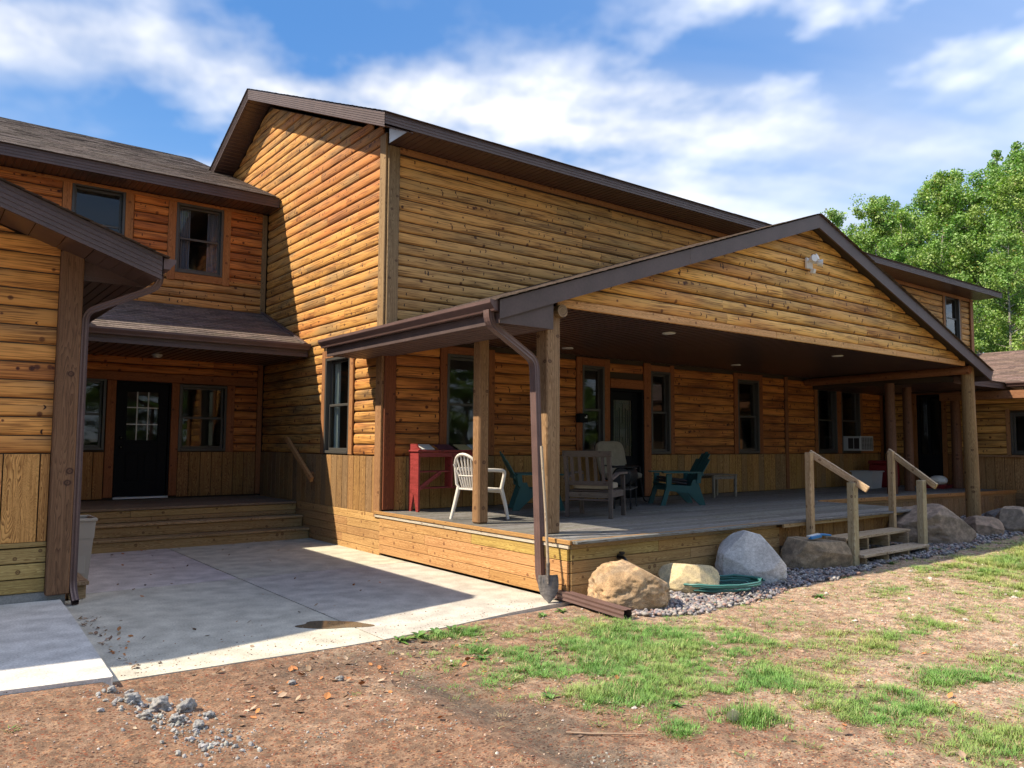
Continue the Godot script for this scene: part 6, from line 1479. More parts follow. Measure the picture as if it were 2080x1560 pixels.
# ---------------------------------------------------------------- steps and things on the porch
func build_entry_steps() -> void:
	var X := Vector3.RIGHT; var Z := Vector3.BACK; var U := Vector3.UP
	var S := thing("entry_steps", "wide wooden entry steps and landing before the black nine-light door", "steps")
	var lum := func(c: Color) -> Color: return jit(c, 0.08)
	var tr := Color(0.40, 0.285, 0.150); var ri := Color(0.38, 0.265, 0.120)
	var z := -5.02
	while z < -3.15:      # landing boards
		board(S, "landing_board", Vector3(-4.19, 0.575, z + 0.068), Vector3(-0.03, 0.575, z + 0.068), Z, 0.133, 0.035, M.lumber, lum.call(Color(0.27, 0.20, 0.14)))
		z += 0.138
	for q: Array in [[0.5, 0.105], [0.41, 0.075]]:
		var cut := rf(-3.0, -1.8)
		board(S, "riser", Vector3(-4.19, q[0], -3.13), Vector3(cut - 0.003, q[0], -3.13), U, q[1] - 0.005, 0.035, M.lumber, lum.call(ri))
		board(S, "riser", Vector3(cut, q[0], -3.13), Vector3(-0.03, q[0], -3.13), U, q[1] - 0.005, 0.035, M.lumber, lum.call(ri))
	for k in 2:
		var y := 0.37 - k * 0.19; var zf := -2.80 + k * 0.29
		board(S, "tread", Vector3(-4.19, y - 0.018, zf - 0.14), Vector3(-0.03, y - 0.018, zf - 0.14), Z, 0.31, 0.036, M.lumber, lum.call(tr), 0.006)
		board(S, "riser", Vector3(-4.19, y - 0.115, zf - 0.03), Vector3(-0.03, y - 0.115, zf - 0.03), U, 0.145, 0.035, M.lumber, lum.call(ri))
	var fr := MB.new(); fr.box(Vector3(-4.18, 0.005, -5.0), Vector3(-0.04, 0.55, -3.16)); fr.box(Vector3(-4.18, 0.005, -3.15), Vector3(-0.04, 0.33, -2.86)); fr.box(Vector3(-4.18, 0.005, -2.85), Vector3(-0.04, 0.14, -2.57)); part(S, "frame", fr.mesh(), M.core)
	# small wooden step box by the corner post and the bin behind it
	var B := thing("step_box", "small wooden step box on the apron behind the corner post", "step", Vector3(-4.08, 0, 0.68))
	board(B, "top", Vector3(0, 0.17, -0.42), Vector3(0, 0.17, 0.42), X, 0.20, 0.04, M.lumber, Color(0.30, 0.21, 0.13), 0.005)
	for q: float in [-0.36, 0.36]: board(B, "leg_board", Vector3(-0.08, 0.08, q), Vector3(0.08, 0.08, q), U, 0.14, 0.035, M.lumber, Color(0.36, 0.26, 0.15))
	board(B, "side_board", Vector3(-0.03, 0.08, -0.33), Vector3(-0.03, 0.08, 0.33), U, 0.14, 0.03, M.lumber, Color(0.34, 0.25, 0.14))
	var T := thing("waste_bin", "tall beige plastic waste bin on the apron behind the corner post", "bin", Vector3(-3.92, 0.002, -0.28))
	var m := MB.new(); var sec := func(y: float, hx: float, hz: float) -> Array: return [Vector3(-hx, y, -hz), Vector3(hx, y, -hz), Vector3(hx, y, hz), Vector3(-hx, y, hz)]
	var lv := [[0.0, 0.125, 0.18], [0.50, 0.158, 0.225], [0.50, 0.163, 0.23], [0.70, 0.175, 0.245]]
	for i in 3:
		var a: Array = sec.call(lv[i][0], lv[i][1], lv[i][2]); var b: Array = sec.call(lv[i + 1][0], lv[i + 1][1], lv[i + 1][2])
		for k in 4: m.quad(a[(k + 1) % 4], a[k], b[k], b[(k + 1) % 4])
	for k in 4:
		var b: Array = sec.call(0.70, 0.165, 0.235); var a: Array = sec.call(0.1, 0.12, 0.17); m.quad(a[k], a[(k + 1) % 4], b[(k + 1) % 4], b[k])
	m.box(Vector3(-0.12, 0.0, -0.17), Vector3(0.12, 0.1, 0.17))
	part(T, "body", m.mesh(), M.bin)
	var rm := MB.new()
	for q: Array in [[Vector3(-0.19, 0.70, -0.26), Vector3(0.19, 0.735, -0.232)], [Vector3(-0.19, 0.70, 0.232), Vector3(0.19, 0.735, 0.26)], [Vector3(-0.19, 0.70, -0.232), Vector3(-0.162, 0.735, 0.232)], [Vector3(0.162, 0.70, -0.232), Vector3(0.19, 0.735, 0.232)]]: rm.box(q[0], q[1], 0.006)
	part(T, "rim", rm.mesh(), M.bin)
	var pn := MB.new(); pn.obox(Vector3(0.0, 0.26, 0.199), U * 0.17, X * 0.085, Vector3(0, 0.0, 0.008), 0.004); part(T, "raised_panel", pn.mesh(), M.bin)

func build_porch_steps() -> void:
	var X := Vector3.RIGHT; var Z := Vector3.BACK; var U := Vector3.UP
	var S := thing("porch_steps", "short wooden steps with two slanted handrails between the boulders", "steps")
	var w := Color(0.48, 0.375, 0.245); var g := Color(0.46, 0.375, 0.275)
	board(S, "tread", Vector3(4.50, 0.385, 4.50), Vector3(6.42, 0.385, 4.44), Z, 0.30, 0.04, M.lumber, jit(g, 0.05), 0.006)
	board(S, "tread", Vector3(4.44, 0.195, 4.80), Vector3(6.34, 0.195, 4.76), Z, 0.28, 0.04, M.lumber, jit(g, 0.05), 0.006)
	for x: float in [4.56, 5.14, 5.72, 6.30]:
		board(S, "stringer", Vector3(x, 0.285, 4.36), Vector3(x, 0.285, 4.62), U, 0.155, 0.04, M.lumber, jit(w * 0.8, 0.06))
		board(S, "stringer", Vector3(x, 0.13, 4.36), Vector3(x, 0.13, 4.90), U, 0.09, 0.04, M.lumber, jit(w * 0.7, 0.06))
	board(S, "back_board", Vector3(4.5, 0.28, 4.34), Vector3(6.4, 0.28, 4.30), U, 0.17, 0.03, M.lumber, jit(w * 0.6, 0.06))
	for q: Array in [[Vector3(4.21, 0.30, 4.315), Vector3(4.21, 1.55, 4.315), 0.09], [Vector3(6.60, 0.30, 4.24), Vector3(6.60, 1.56, 4.24), 0.085]]:
		board(S, "rail_post", q[0], q[1], X, q[2], 0.085, M.lumber, jit(Color(0.56, 0.41, 0.25), 0.05), 0.006)
	for q: Array in [[Vector3(4.395, 0.05, 4.82), Vector3(4.395, 1.16, 4.82)], [Vector3(6.40, 0.06, 4.78), Vector3(6.40, 1.14, 4.78)]]:
		board(S, "rail_post", q[0], q[1], X, 0.125, 0.095, M.lumber, jit(Color(0.45, 0.385, 0.26), 0.05), 0.008)
	for q: Array in [[Vector3(4.225, 1.545, 4.27), Vector3(4.40, 1.07, 5.00)], [Vector3(6.615, 1.565, 4.16), Vector3(6.42, 1.05, 4.96)]]:
		var d: Vector3 = (q[1] - q[0]).normalized()
		board(S, "handrail", q[0] + Vector3(0.06, 0, 0), q[1] + Vector3(0.06, 0, 0), U, 0.09, 0.04, M.lumber, jit(Color(0.60, 0.46, 0.29), 0.05), 0.006)

func build_things() -> void:
	var X := Vector3.RIGHT; var Z := Vector3.BACK; var U := Vector3.UP
	# ---- red painted shelf stand against the porch wall
	var S := thing("shelf_stand", "red painted wooden shelf stand with notched feet against the porch wall", "shelf", Vector3(0.36, DECK, 0.30), 0.0)
	var rc := Color(0.33, 0.045, 0.045)
	for x: float in [0.015, 1.19]:
		var m := MB.new(); m.prism(Vector3(x - 0.015, 0, 0), Z, U, X * 0.03, PackedVector2Array([Vector2(-0.14, 0), Vector2(-0.075, 0), Vector2(0.0, 0.26), Vector2(0.075, 0), Vector2(0.14, 0), Vector2(0.13, 0.86), Vector2(0.15, 0.87), Vector2(0.15, 0.905), Vector2(0.12, 0.92), Vector2(0.05, 0.99), Vector2(-0.12, 0.99), Vector2(-0.14, 0.86)]), rc)
		part(S, "end_panel", m.mesh(), M.red)
	for y: float in [0.34, 0.58]: board(S, "shelf", Vector3(0.03, y, -0.02), Vector3(1.175, y, -0.02), Z, 0.20, 0.022, M.red, rc * 0.9)
	board(S, "top", Vector3(-0.02, 0.885, 0.0), Vector3(1.225, 0.885, 0.0), Z, 0.30, 0.025, M.red, rc)
	board(S, "apron_rail", Vector3(0.03, 0.83, 0.11), Vector3(1.175, 0.83, 0.11), U, 0.07, 0.02, M.red, rc)
	board(S, "divider", Vector3(0.60, 0.33, 0.02), Vector3(0.60, 0.86, 0.02), Z, 0.20, 0.022, M.red, rc)
	for q: Array in [[0.03, 0.40, 0.33], [1.17, 0.78, 0.33]]:
		board(S, "brace", Vector3(q[0], q[2], 0.10), Vector3(q[1], q[2] + 0.24, 0.10), U, 0.06, 0.02, M.red, rc)
	var bk := [["book", "white open booklet lying on the red shelf stand", 0.18, 0.24, 0.17, Color(0.62, 0.62, 0.60)], ["book", "dark maroon folder lying on the red shelf stand", 0.52, 0.28, 0.18, Color(0.10, 0.03, 0.045)], ["magazine", "colourful printed magazine lying on the red shelf stand", 0.85, 0.22, 0.18, Color(0.42, 0.38, 0.20)], ["magazine", "pale blue leaflet lying on the red shelf stand", 1.06, 0.15, 0.17, Color(0.36, 0.44, 0.50)]]
	for q: Array in bk:
		var m := MB.new(); m.obox(Vector3.ZERO, X * q[3] * 0.5, Vector3(0, 0.035, -q[4] * 0.5), Vector3(0, q[4] * 0.5, 0.035).normalized() * 0.006, 0.001, q[5])
		var o := part(self, q[0], m.mesh(), M.plain); o.position = Vector3(0.36 + q[2], DECK + 0.942, 0.31); tag(o, q[1], q[0], "reading on the red stand")
	# ---- white moulded armchair
	var W := thing("plastic_armchair", "off-white moulded plastic armchair with a slatted fan back beside the slim post", "chair", Vector3(0.52, DECK, 1.76), atan2(0.98, -0.16))
	var seat := MB.new(); seat.obox(Vector3(0, 0.40, 0.0), X * 0.215, Z * 0.21, U * 0.012, 0.008); seat.obox(Vector3(0, 0.375, 0.20), X * 0.215, U * 0.03, Z * 0.01, 0.006); part(W, "seat", seat.mesh(), M.plastic)
	for s: float in [-1.0, 1.0]:
		var a := MB.new(); a.tube([Vector3(0.215 * s, 0.40, 0.19), Vector3(0.25 * s, 0.2, 0.23), Vector3(0.275 * s, 0.0, 0.26)], [0.03, 0.026, 0.022], 8); part(W, "leg", a.mesh(), M.plastic)
		var b := MB.new(); b.tube([Vector3(0.205 * s, 0.42, -0.19), Vector3(0.225 * s, 0.2, -0.24), Vector3(0.245 * s, 0.0, -0.29)], [0.03, 0.026, 0.022], 8); part(W, "leg", b.mesh(), M.plastic)
		var c := MB.new(); c.tube(curve_pts([Vector3(0.225 * s, 0.40, 0.18), Vector3(0.275 * s, 0.64, 0.20), Vector3(0.275 * s, 0.655, 0.0), Vector3(0.24 * s, 0.66, -0.20)], 0.06), 0.024, 8); part(W, "armrest", c.mesh(), M.plastic)
	var bf := MB.new(); var arch := []
	for k in 15:
		var t := k / 14.0; var a := PI * t; arch.append(Vector3(-cos(a) * 0.235, 0.46 + 0.40 * pow(sin(a), 0.55), -0.20 - 0.12 * sin(a)))
	arch.push_front(Vector3(-0.19, 0.40, -0.19)); arch.append(Vector3(0.19, 0.40, -0.19))
	bf.tube(arch, 0.020, 8); part(W, "back_frame", bf.mesh(), M.plastic)
	for k in 7:
		var f := (k - 3) / 3.0; var m := MB.new()
		m.tube([Vector3(f * 0.12, 0.41, -0.20), Vector3(f * 0.155, 0.60, -0.245), Vector3(f * 0.20, 0.46 + 0.40 * pow(sin(acos(clampf(f * 0.86, -1, 1))), 0.55) - 0.01, -0.295)], [0.012, 0.014, 0.012], 6); part(W, "back_slat", m.mesh(), M.plastic)
	var cr := MB.new(); cr.tube([Vector3(-0.16, 0.58, -0.245), Vector3(0, 0.575, -0.25), Vector3(0.16, 0.58, -0.245)], 0.008, 6); part(W, "back_rail", cr.mesh(), M.plastic)
	# ---- green slatted garden chairs
	garden_chair("dark green slatted garden chair facing along the wall behind the downspout", Vector3(2.10, DECK, 0.95), atan2(0.86, 0.50), false)
	garden_chair("dark green slatted garden chair with a dark striped cushion beside the small table", Vector3(4.82, DECK, 1.50), atan2(-0.90, -0.44), true)
	# ---- weathered wooden armchair seen from behind
	var A := thing("wooden_armchair", "weathered grey wooden armchair with slatted back turned to the yard", "chair", Vector3(2.13, DECK, 2.30), atan2(0.88, -0.47))
	var gc := Color(0.120, 0.092, 0.080)
	for s: float in [-1.0, 1.0]:
		board(A, "leg", Vector3(0.31 * s, 0, -0.30), Vector3(0.31 * s, 0.40, -0.30), X, 0.055, 0.055, M.lumber, jit(gc)); board(A, "leg", Vector3(0.31 * s, 0, 0.30), Vector3(0.31 * s, 0.57, 0.28), X, 0.055, 0.055, M.lumber, jit(gc))
		board(A, "back_post", Vector3(0.31 * s, 0.38, -0.295), Vector3(0.31 * s, 0.88, -0.40), X, 0.055, 0.05, M.lumber, jit(gc))
		board(A, "armrest", Vector3(0.33 * s, 0.60, 0.33), Vector3(0.33 * s, 0.60, -0.05), X, 0.075, 0.03, M.lumber, jit(gc * 1.3)); board(A, "armrest", Vector3(0.33 * s, 0.60, -0.05), Vector3(0.32 * s, 0.53, -0.34), X, 0.07, 0.03, M.lumber, jit(gc * 1.3))
		board(A, "side_rail", Vector3(0.31 * s, 0.32, -0.28), Vector3(0.31 * s, 0.32, 0.28), U, 0.08, 0.03, M.lumber, jit(gc))
	board(A, "top_rail", Vector3(-0.35, 0.87, -0.40), Vector3(0.35, 0.87, -0.40), U, 0.085, 0.035, M.lumber, jit(gc)); board(A, "back_rail", Vector3(-0.30, 0.47, -0.318), Vector3(0.30, 0.47, -0.318), U, 0.06, 0.03, M.lumber, jit(gc))
	board(A, "seat_rail", Vector3(-0.30, 0.31, -0.30), Vector3(0.30, 0.31, -0.30), U, 0.075, 0.03, M.lumber, jit(gc * 1.2)); board(A, "seat_rail", Vector3(-0.30, 0.33, 0.29), Vector3(0.30, 0.33, 0.29), U, 0.075, 0.03, M.lumber, jit(gc))
	board(A, "stretcher", Vector3(-0.30, 0.245, -0.30), Vector3(0.30, 0.245, -0.30), U, 0.03, 0.025, M.lumber, jit(gc))
	for k in 5: board(A, "back_slat", Vector3(-0.22 + 0.11 * k, 0.49, -0.322), Vector3(-0.22 + 0.11 * k, 0.84, -0.395), X, 0.045, 0.018, M.lumber, jit(gc))
	for k in 5: board(A, "seat_slat", Vector3(-0.30, 0.365, -0.24 + 0.12 * k), Vector3(0.30, 0.365, -0.24 + 0.12 * k), Z, 0.08, 0.018, M.lumber, jit(gc))
	var cu := part(self, "seat_cushion", stone_mesh(Vector3(0.275, 0.05, 0.27), 0.85, 0.03, 71, 3, func(_p, _f): return Color.WHITE), M.cloth); cu.position = A.position + Vector3(0, 0.428, 0); cu.rotation.y = A.rotation.y; tag(cu, "faded beige seat cushion on the weathered wooden armchair", "cushion")
	# ---- cushioned iron chair facing the yard, and a black drum grill before it
	var I := thing("iron_chair", "black wrought-iron patio chair behind the drum grill by the porch door", "chair", Vector3(4.30, DECK, 0.64), 0.1)
	for s: float in [-1.0, 1.0]:
		var m := MB.new(); m.tube(curve_pts([Vector3(0.29 * s, 0.02, 0.34), Vector3(0.31 * s, 0.03, 0.27), Vector3(0.28 * s, 0.40, 0.22), Vector3(0.30 * s, 0.62, 0.20), Vector3(0.30 * s, 0.64, -0.24)], 0.05), 0.012, 8); part(I, "leg", m.mesh(), M.iron)
		var b := MB.new(); b.tube(curve_pts([Vector3(0.29 * s, 0.012, -0.36), Vector3(0.30 * s, 0.02, -0.28), Vector3(0.28 * s, 0.40, -0.20), Vector3(0.27 * s, 0.98, -0.36)], 0.05), 0.012, 8); part(I, "back_leg", b.mesh(), M.iron)
	var se := MB.new(); se.box(Vector3(-0.28, 0.385, -0.22), Vector3(0.28, 0.41, 0.23), 0.004); part(I, "seat", se.mesh(), M.iron)
	var bb := MB.new(); bb.tube([Vector3(-0.27, 0.97, -0.358), Vector3(0.27, 0.97, -0.358)], 0.012, 8); part(I, "back_rail", bb.mesh(), M.iron)
	var c2 := part(self, "back_cushion", stone_mesh(Vector3(0.36, 0.31, 0.055), 0.9, 0.03, 73, 3, func(_p, _f): return Color.WHITE), M.cloth); c2.position = Vector3(4.28, DECK + 0.745, 0.44); c2.rotation = Vector3(-0.22, 0.1, 0); tag(c2, "thick beige back cushion standing on the iron patio chair", "cushion")
	var c3 := part(self, "seat_cushion", stone_mesh(Vector3(0.30, 0.055, 0.26), 0.85, 0.03, 75, 3, func(_p, _f): return Color.WHITE), M.cloth); c3.position = Vector3(4.305, DECK + 0.462, 0.68); c3.rotation.y = 0.1; tag(c3, "thick beige seat cushion on the iron patio chair", "cushion")
	var G := thing("drum_grill", "black drum charcoal grill on thin legs with small wheels", "grill", Vector3(3.52, DECK, 1.52), 0.62)
	var dr := MB.new(); dr.tube([Vector3(-0.36, 0.50, 0), Vector3(-0.35, 0.50, 0), Vector3(0.35, 0.50, 0), Vector3(0.36, 0.50, 0)], [0.13, 0.155, 0.155, 0.13], 20); part(G, "drum", dr.mesh(), M.iron)
	var ld := MB.new(); ld.box(Vector3(-0.37, 0.635, -0.16), Vector3(0.37, 0.655, 0.16), 0.006); part(G, "lid", ld.mesh(), M.iron)
	var sh := MB.new(); sh.box(Vector3(-0.40, 0.30, -0.14), Vector3(0.40, 0.315, 0.14), 0.003); part(G, "tray", sh.mesh(), M.steel)
	var ha := MB.new(); ha.box(Vector3(0.37, 0.60, -0.12), Vector3(0.50, 0.615, 0.12), 0.004); part(G, "side_shelf", ha.mesh(), M.steel)
	for q: Vector3 in [Vector3(-0.31, 0, -0.13), Vector3(-0.31, 0, 0.13), Vector3(0.31, 0, -0.13), Vector3(0.31, 0, 0.13)]:
		var m := MB.new(); m.tube([q + Vector3(0, 0.0 if q.x > 0 else 0.05, 0), q * Vector3(1, 0, 0.9) + Vector3(0, 0.5, 0)], 0.013, 8); part(G, "leg", m.mesh(), M.iron)
		if q.x < 0:
			var wv := MB.new(); wv.tube([q + Vector3(-0.0, 0.05, -0.012), q + Vector3(0, 0.05, 0.012)], 0.05, 16); part(G, "wheel", wv.mesh(), M.iron)
	# ---- small grey table
	var T := thing("side_table", "low weathered grey side table against the wainscot", "table", Vector3(6.87, DECK, 0.66))
	for k in 4: board(T, "top_slat", Vector3(-0.36, 0.425, -0.20 + 0.133 * k), Vector3(0.36, 0.425, -0.20 + 0.133 * k), Z, 0.125, 0.02, M.lumber, jit(Color(0.27, 0.23, 0.19)))
	for q: Array in [[-0.33, -0.22], [0.33, -0.22], [-0.33, 0.22], [0.33, 0.22]]: board(T, "leg", Vector3(q[0], 0, q[1]), Vector3(q[0], 0.412, q[1]), X, 0.045, 0.045, M.lumber, jit(Color(0.30, 0.265, 0.22)))
	for s: float in [-0.22, 0.22]: board(T, "apron_rail", Vector3(-0.30, 0.375, s), Vector3(0.30, 0.375, s), U, 0.06, 0.02, M.lumber, jit(Color(0.28, 0.24, 0.2)))
	# ---- tote, cooler, tray by the far door
	var O := thing("storage_tote", "pale grey plastic storage tote on the far deck", "tote", Vector3(12.45, DECK, 0.72), 0.1)
	var tb := MB.new(); tb.prism(Vector3(-0.30, 0, 0), Z, U, X * 0.6, PackedVector2Array([Vector2(-0.20, 0), Vector2(0.20, 0), Vector2(0.24, 0.38), Vector2(-0.24, 0.38)])); part(O, "body", tb.mesh(), M.tote)
	var tl := MB.new(); tl.box(Vector3(-0.34, 0.38, -0.27), Vector3(0.34, 0.41, 0.27), 0.008); part(O, "lid", tl.mesh(), M.tote)
	var K := thing("red_cooler", "tall red plastic cooler behind the grey tote", "cooler", Vector3(13.45, DECK, 0.62))
	var kb := MB.new(); kb.box(Vector3(-0.28, 0, -0.25), Vector3(0.28, 0.55, 0.25), 0.03); part(K, "body", kb.mesh(), M.redplastic)
	var kl := MB.new(); kl.box(Vector3(-0.29, 0.555, -0.26), Vector3(0.29, 0.64, 0.26), 0.03); part(K, "lid", kl.mesh(), M.redplastic)
	var R := thing("red_tray", "shallow red tray on the deck by the far black door", "tray", Vector3(13.95, DECK, 1.62))
	var rb := MB.new(); rb.prism(Vector3(-0.22, 0, 0), Z, U, X * 0.44, PackedVector2Array([Vector2(-0.25, 0), Vector2(0.25, 0), Vector2(0.30, 0.09), Vector2(-0.30, 0.09)])); part(R, "body", rb.mesh(), M.redplastic)
	var hd := part(self, "white_helmet", stone_mesh(Vector3(0.17, 0.11, 0.19), 0.1, 0.02, 77, 3, func(_p, _f): return Color.WHITE), M.white); hd.position = Vector3(13.97, DECK + 0.19, 1.66); tag(hd, "white rounded helmet lying in the red tray", "helmet")
	# ---- window air conditioner
	var AC := thing("air_conditioner", "white window air conditioner under the far porch sash", "air conditioner", Vector3(13.07, 1.51, 0.05))
	var ab := MB.new(); ab.box(Vector3(-0.30, 0.0, -0.1), Vector3(0.30, 0.36, 0.36), 0.012); part(AC, "case", ab.mesh(), M.tote)
	var af := MB.new(); af.box(Vector3(-0.265, 0.035, 0.355), Vector3(0.265, 0.325, 0.366)); part(AC, "back_panel", af.mesh(), M.darkcloth)
	for k in 9: 
		var b := MB.new(); b.box(Vector3(-0.262, 0.05 + k * 0.031, 0.366), Vector3(0.262, 0.058 + k * 0.031, 0.374)); part(AC, "grille_bar", b.mesh(), M.tote)
	for k in 7:
		var b := MB.new(); b.box(Vector3(-0.235 + k * 0.078, 0.04, 0.3745), Vector3(-0.229 + k * 0.078, 0.32, 0.379)); part(AC, "grille_bar", b.mesh(), M.tote)
	for k in 2:
		var b := MB.new(); b.box(Vector3(-0.307, 0.05, 0.04 + k * 0.15), Vector3(-0.299, 0.31, 0.17 + k * 0.15)); part(AC, "vent", b.mesh(), M.darkcloth)
	# ---- floodlight on the porch gable
	var Fl := thing("flood_light", "white twin-head flood light with sensor on the porch gable logs", "light", Vector3(5.47, 4.45, 3.592))
	var pl := MB.new(); pl.box(Vector3(-0.085, -0.06, -0.004), Vector3(0.085, 0.11, 0.03), 0.006); part(Fl, "base_plate", pl.mesh(), M.white)
	for q: Array in [[Vector3(-0.05, 0.05, 0.03), Vector3(-0.10, 0.07, 0.17), 0.062], [Vector3(0.07, 0.05, 0.03), Vector3(0.14, 0.03, 0.16), 0.06], [Vector3(0.02, 0.08, 0.03), Vector3(0.04, 0.12, 0.14), 0.055]]:
		var d: Vector3 = (q[1] - q[0]); var m := MB.new(); m.tube([q[0], q[0] + d * 0.45, q[0] + d * 0.5, q[1], q[1] + d * 0.02], [0.016, 0.018, q[2] * 0.7, q[2], q[2] * 0.9], 14); part(Fl, "lamp_head", m.mesh(), M.white)
	var sn := MB.new(); sn.obox(Vector3(0.02, -0.10, 0.07), X * 0.035, Vector3(0, 0.035, 0.01), Vector3(0, -0.006, 0.03), 0.008); part(Fl, "sensor", sn.mesh(), M.white)
	# ---- black bell box on the window trim
	var Bx := thing("wall_box", "small black box with a pale tag on the trim left of the porch door", "box", Vector3(3.93, 2.02, 0.008))
	var wb := MB.new(); wb.box(Vector3(-0.10, 0.0, 0.0), Vector3(0.10, 0.16, 0.11), 0.01); part(Bx, "case", wb.mesh(), M.black)
	var wt := MB.new(); wt.box(Vector3(0.02, 0.08, 0.1105), Vector3(0.07, 0.10, 0.114)); wt.box(Vector3(0.055, 0.10, 0.1105), Vector3(0.07, 0.125, 0.114)); part(Bx, "tag", wt.mesh(), M.white)
	# ---- shovel leaning at the corner of the deck
	var H := thing("shovel", "round-point shovel leaning on the deck corner beside the downspout", "shovel")
	var hm := MB.new(); hm.tube([Vector3(-0.165, 0.36, 3.985), Vector3(-0.13, 0.9, 3.90), Vector3(-0.085, 1.62, 3.77)], [0.017, 0.0155, 0.0165], 10, Color(0.42, 0.36, 0.28), true, 0.0, 2.0); part(H, "handle", hm.mesh(), M.lumber)
	var bl := MB.new(); var tip := Vector3(-0.215, 0.0, 4.06); var upv := Vector3(0.045, 0.34, -0.075).normalized(); var sdv := Vector3(0.80, 0.0, 0.60).normalized(); sdv = (sdv - upv * sdv.dot(upv)).normalized(); var nv := sdv.cross(upv)
	if nv.dot(Vector3(-0.5, 0, 0.8)) < 0: nv = -nv
	var prof := [0.0, 0.045, 0.078, 0.096, 0.105, 0.108, 0.106, 0.10]
	var k0 := bl.v.size()
	for r in 8:
		var t := r / 7.0
		for q in 9:
			var s := (q - 4) / 4.0
			bl.vert(tip + upv * (0.29 * t + 0.03 * (1.0 - t) * s * s * 0.0) + sdv * s * prof[r] - nv * (0.035 * (1.0 - s * s) * minf(1.0, prof[r] / 0.1)), (nv + sdv * s * 0.55).normalized())
	for r in 7:
		for q in 8:
			var a := k0 + r * 9 + q
			bl.tri_i(a, a + 1, a + 10); bl.tri_i(a, a + 10, a + 9)
	part(H, "blade", bl.mesh(), M.steel)
	var so := MB.new(); so.tube([tip + upv * 0.20 - nv * 0.03, tip + upv * 0.30 - nv * 0.02, Vector3(-0.165, 0.40, 3.985)], [0.012, 0.021, 0.02], 10); part(H, "socket", so.mesh(), M.steel)
	# ---- downspout extension lying on the ground
	var E := thing("drain_pipe", "brown corrugated drain pipe lying on the grass towards the yard", "pipe")
	downspout(E, [Vector3(-0.02, 0.075, 3.90), Vector3(-0.03, 0.065, 4.3), Vector3(-0.05, 0.04, 5.02)], 0.11, 0.085, X)
	# ---- hose bib and coiled hose
	var Hb := thing("hose_tap", "dark outdoor tap on the porch skirt above the tan boulder", "tap", Vector3(0.72, 0.41, 4.14))
	var t1 := MB.new(); t1.tube(curve_pts([Vector3(0, 0, 0), Vector3(0, 0, 0.09), Vector3(0.01, -0.07, 0.13)], 0.03), 0.016, 10); part(Hb, "spout", t1.mesh(), M.iron)
	var t2 := MB.new(); t2.tube([Vector3(0, 0.02, 0.05), Vector3(0, 0.045, 0.05), Vector3(0, 0.06, 0.05)], [0.008, 0.035, 0.03], 10); part(Hb, "handle", t2.mesh(), M.iron)
	var t3 := MB.new(); t3.tube([Vector3(0, 0, -0.002), Vector3(0, 0, 0.012)], 0.032, 14); part(Hb, "flange", t3.mesh(), M.iron)
	var hp := []; var ctr := Vector3(1.72, 0, 4.72)
	for k in 170:
		var lap := k / 28.0; var a := TAU * lap; var rr := 0.27 + 0.030 * sin(lap * 5.1) + 0.022 * lap
		var p := ctr + Vector3(cos(a) * rr * 1.2 + 0.03 * sin(lap * 2.3), 0, sin(a) * rr * 0.72 + 0.02 * cos(lap * 3.7)).rotated(Vector3.UP, -0.55)
		hp.append(Vector3(p.x, gy(p.x, p.z) + 0.055 + 0.016 * lap + 0.012 * sin(a * 0.5 + lap), p.z))
	hp.append_array([Vector3(2.2, 0.10, 4.58), Vector3(2.45, 0.075, 4.80)])
	var hs := MB.new(); hs.tube(hp, 0.013, 7); var ho := part(self, "garden_hose", hs.mesh(), M.hose); tag(ho, "coiled green garden hose lying on the gravel before the cream boulder", "hose")
	# ---- blue brush on the blocky boulder
	var Br := thing("hand_brush", "blue and white hand brush lying on the blocky brown boulder", "brush", Vector3(3.98, gy(4.0, 4.5) + 0.425, 4.58), -0.25)
	var br1 := MB.new(); br1.obox(Vector3(-0.10, 0.022, 0), Vector3(0.095, 0.012, 0), Z * 0.028, U * 0.012, 0.006); part(Br, "back", br1.mesh(), M.white)
	var br2 := MB.new(); br2.obox(Vector3(-0.10, 0.006, 0.03), Vector3(0.09, 0.01, 0), Z * 0.03, U * 0.018, 0.004); part(Br, "bristles", br2.mesh(), M.blue)
	var br3 := MB.new(); br3.tube([Vector3(-0.01, 0.03, 0), Vector3(0.08, 0.025, 0.005), Vector3(0.19, 0.012, 0.01)], [0.014, 0.016, 0.012], 10); part(Br, "handle", br3.mesh(), M.blue)
	# ---- pale dry fern frond in the grass
	var fm := MB.new()
	for k in 11:
		var t := k / 10.0; var l := 0.045 * sin(PI * clampf(0.2 + t * 0.75, 0, 1))
		for s: float in [-1.0, 1.0]:
			var p := Vector3(-0.02 * t, 0.005 + 0.09 * t, 0); fm.quad(p, p + Vector3(s * l, 0.02, 0.01), p + Vector3(s * l, 0.026, 0.01), p + Vector3(0, 0.006, 0))
	fm.tube([Vector3(0, 0, 0), Vector3(-0.02, 0.10, 0)], 0.002, 5)
	var fo := part(self, "dry_frond", fm.mesh(), M.paper); fo.position = Vector3(-1.50, gy(-1.5, 7.28), 7.30); fo.rotation = Vector3(0.5, -0.6, 0); tag(fo, "pale dry fern frond standing at the edge of the tall tuft", "frond")

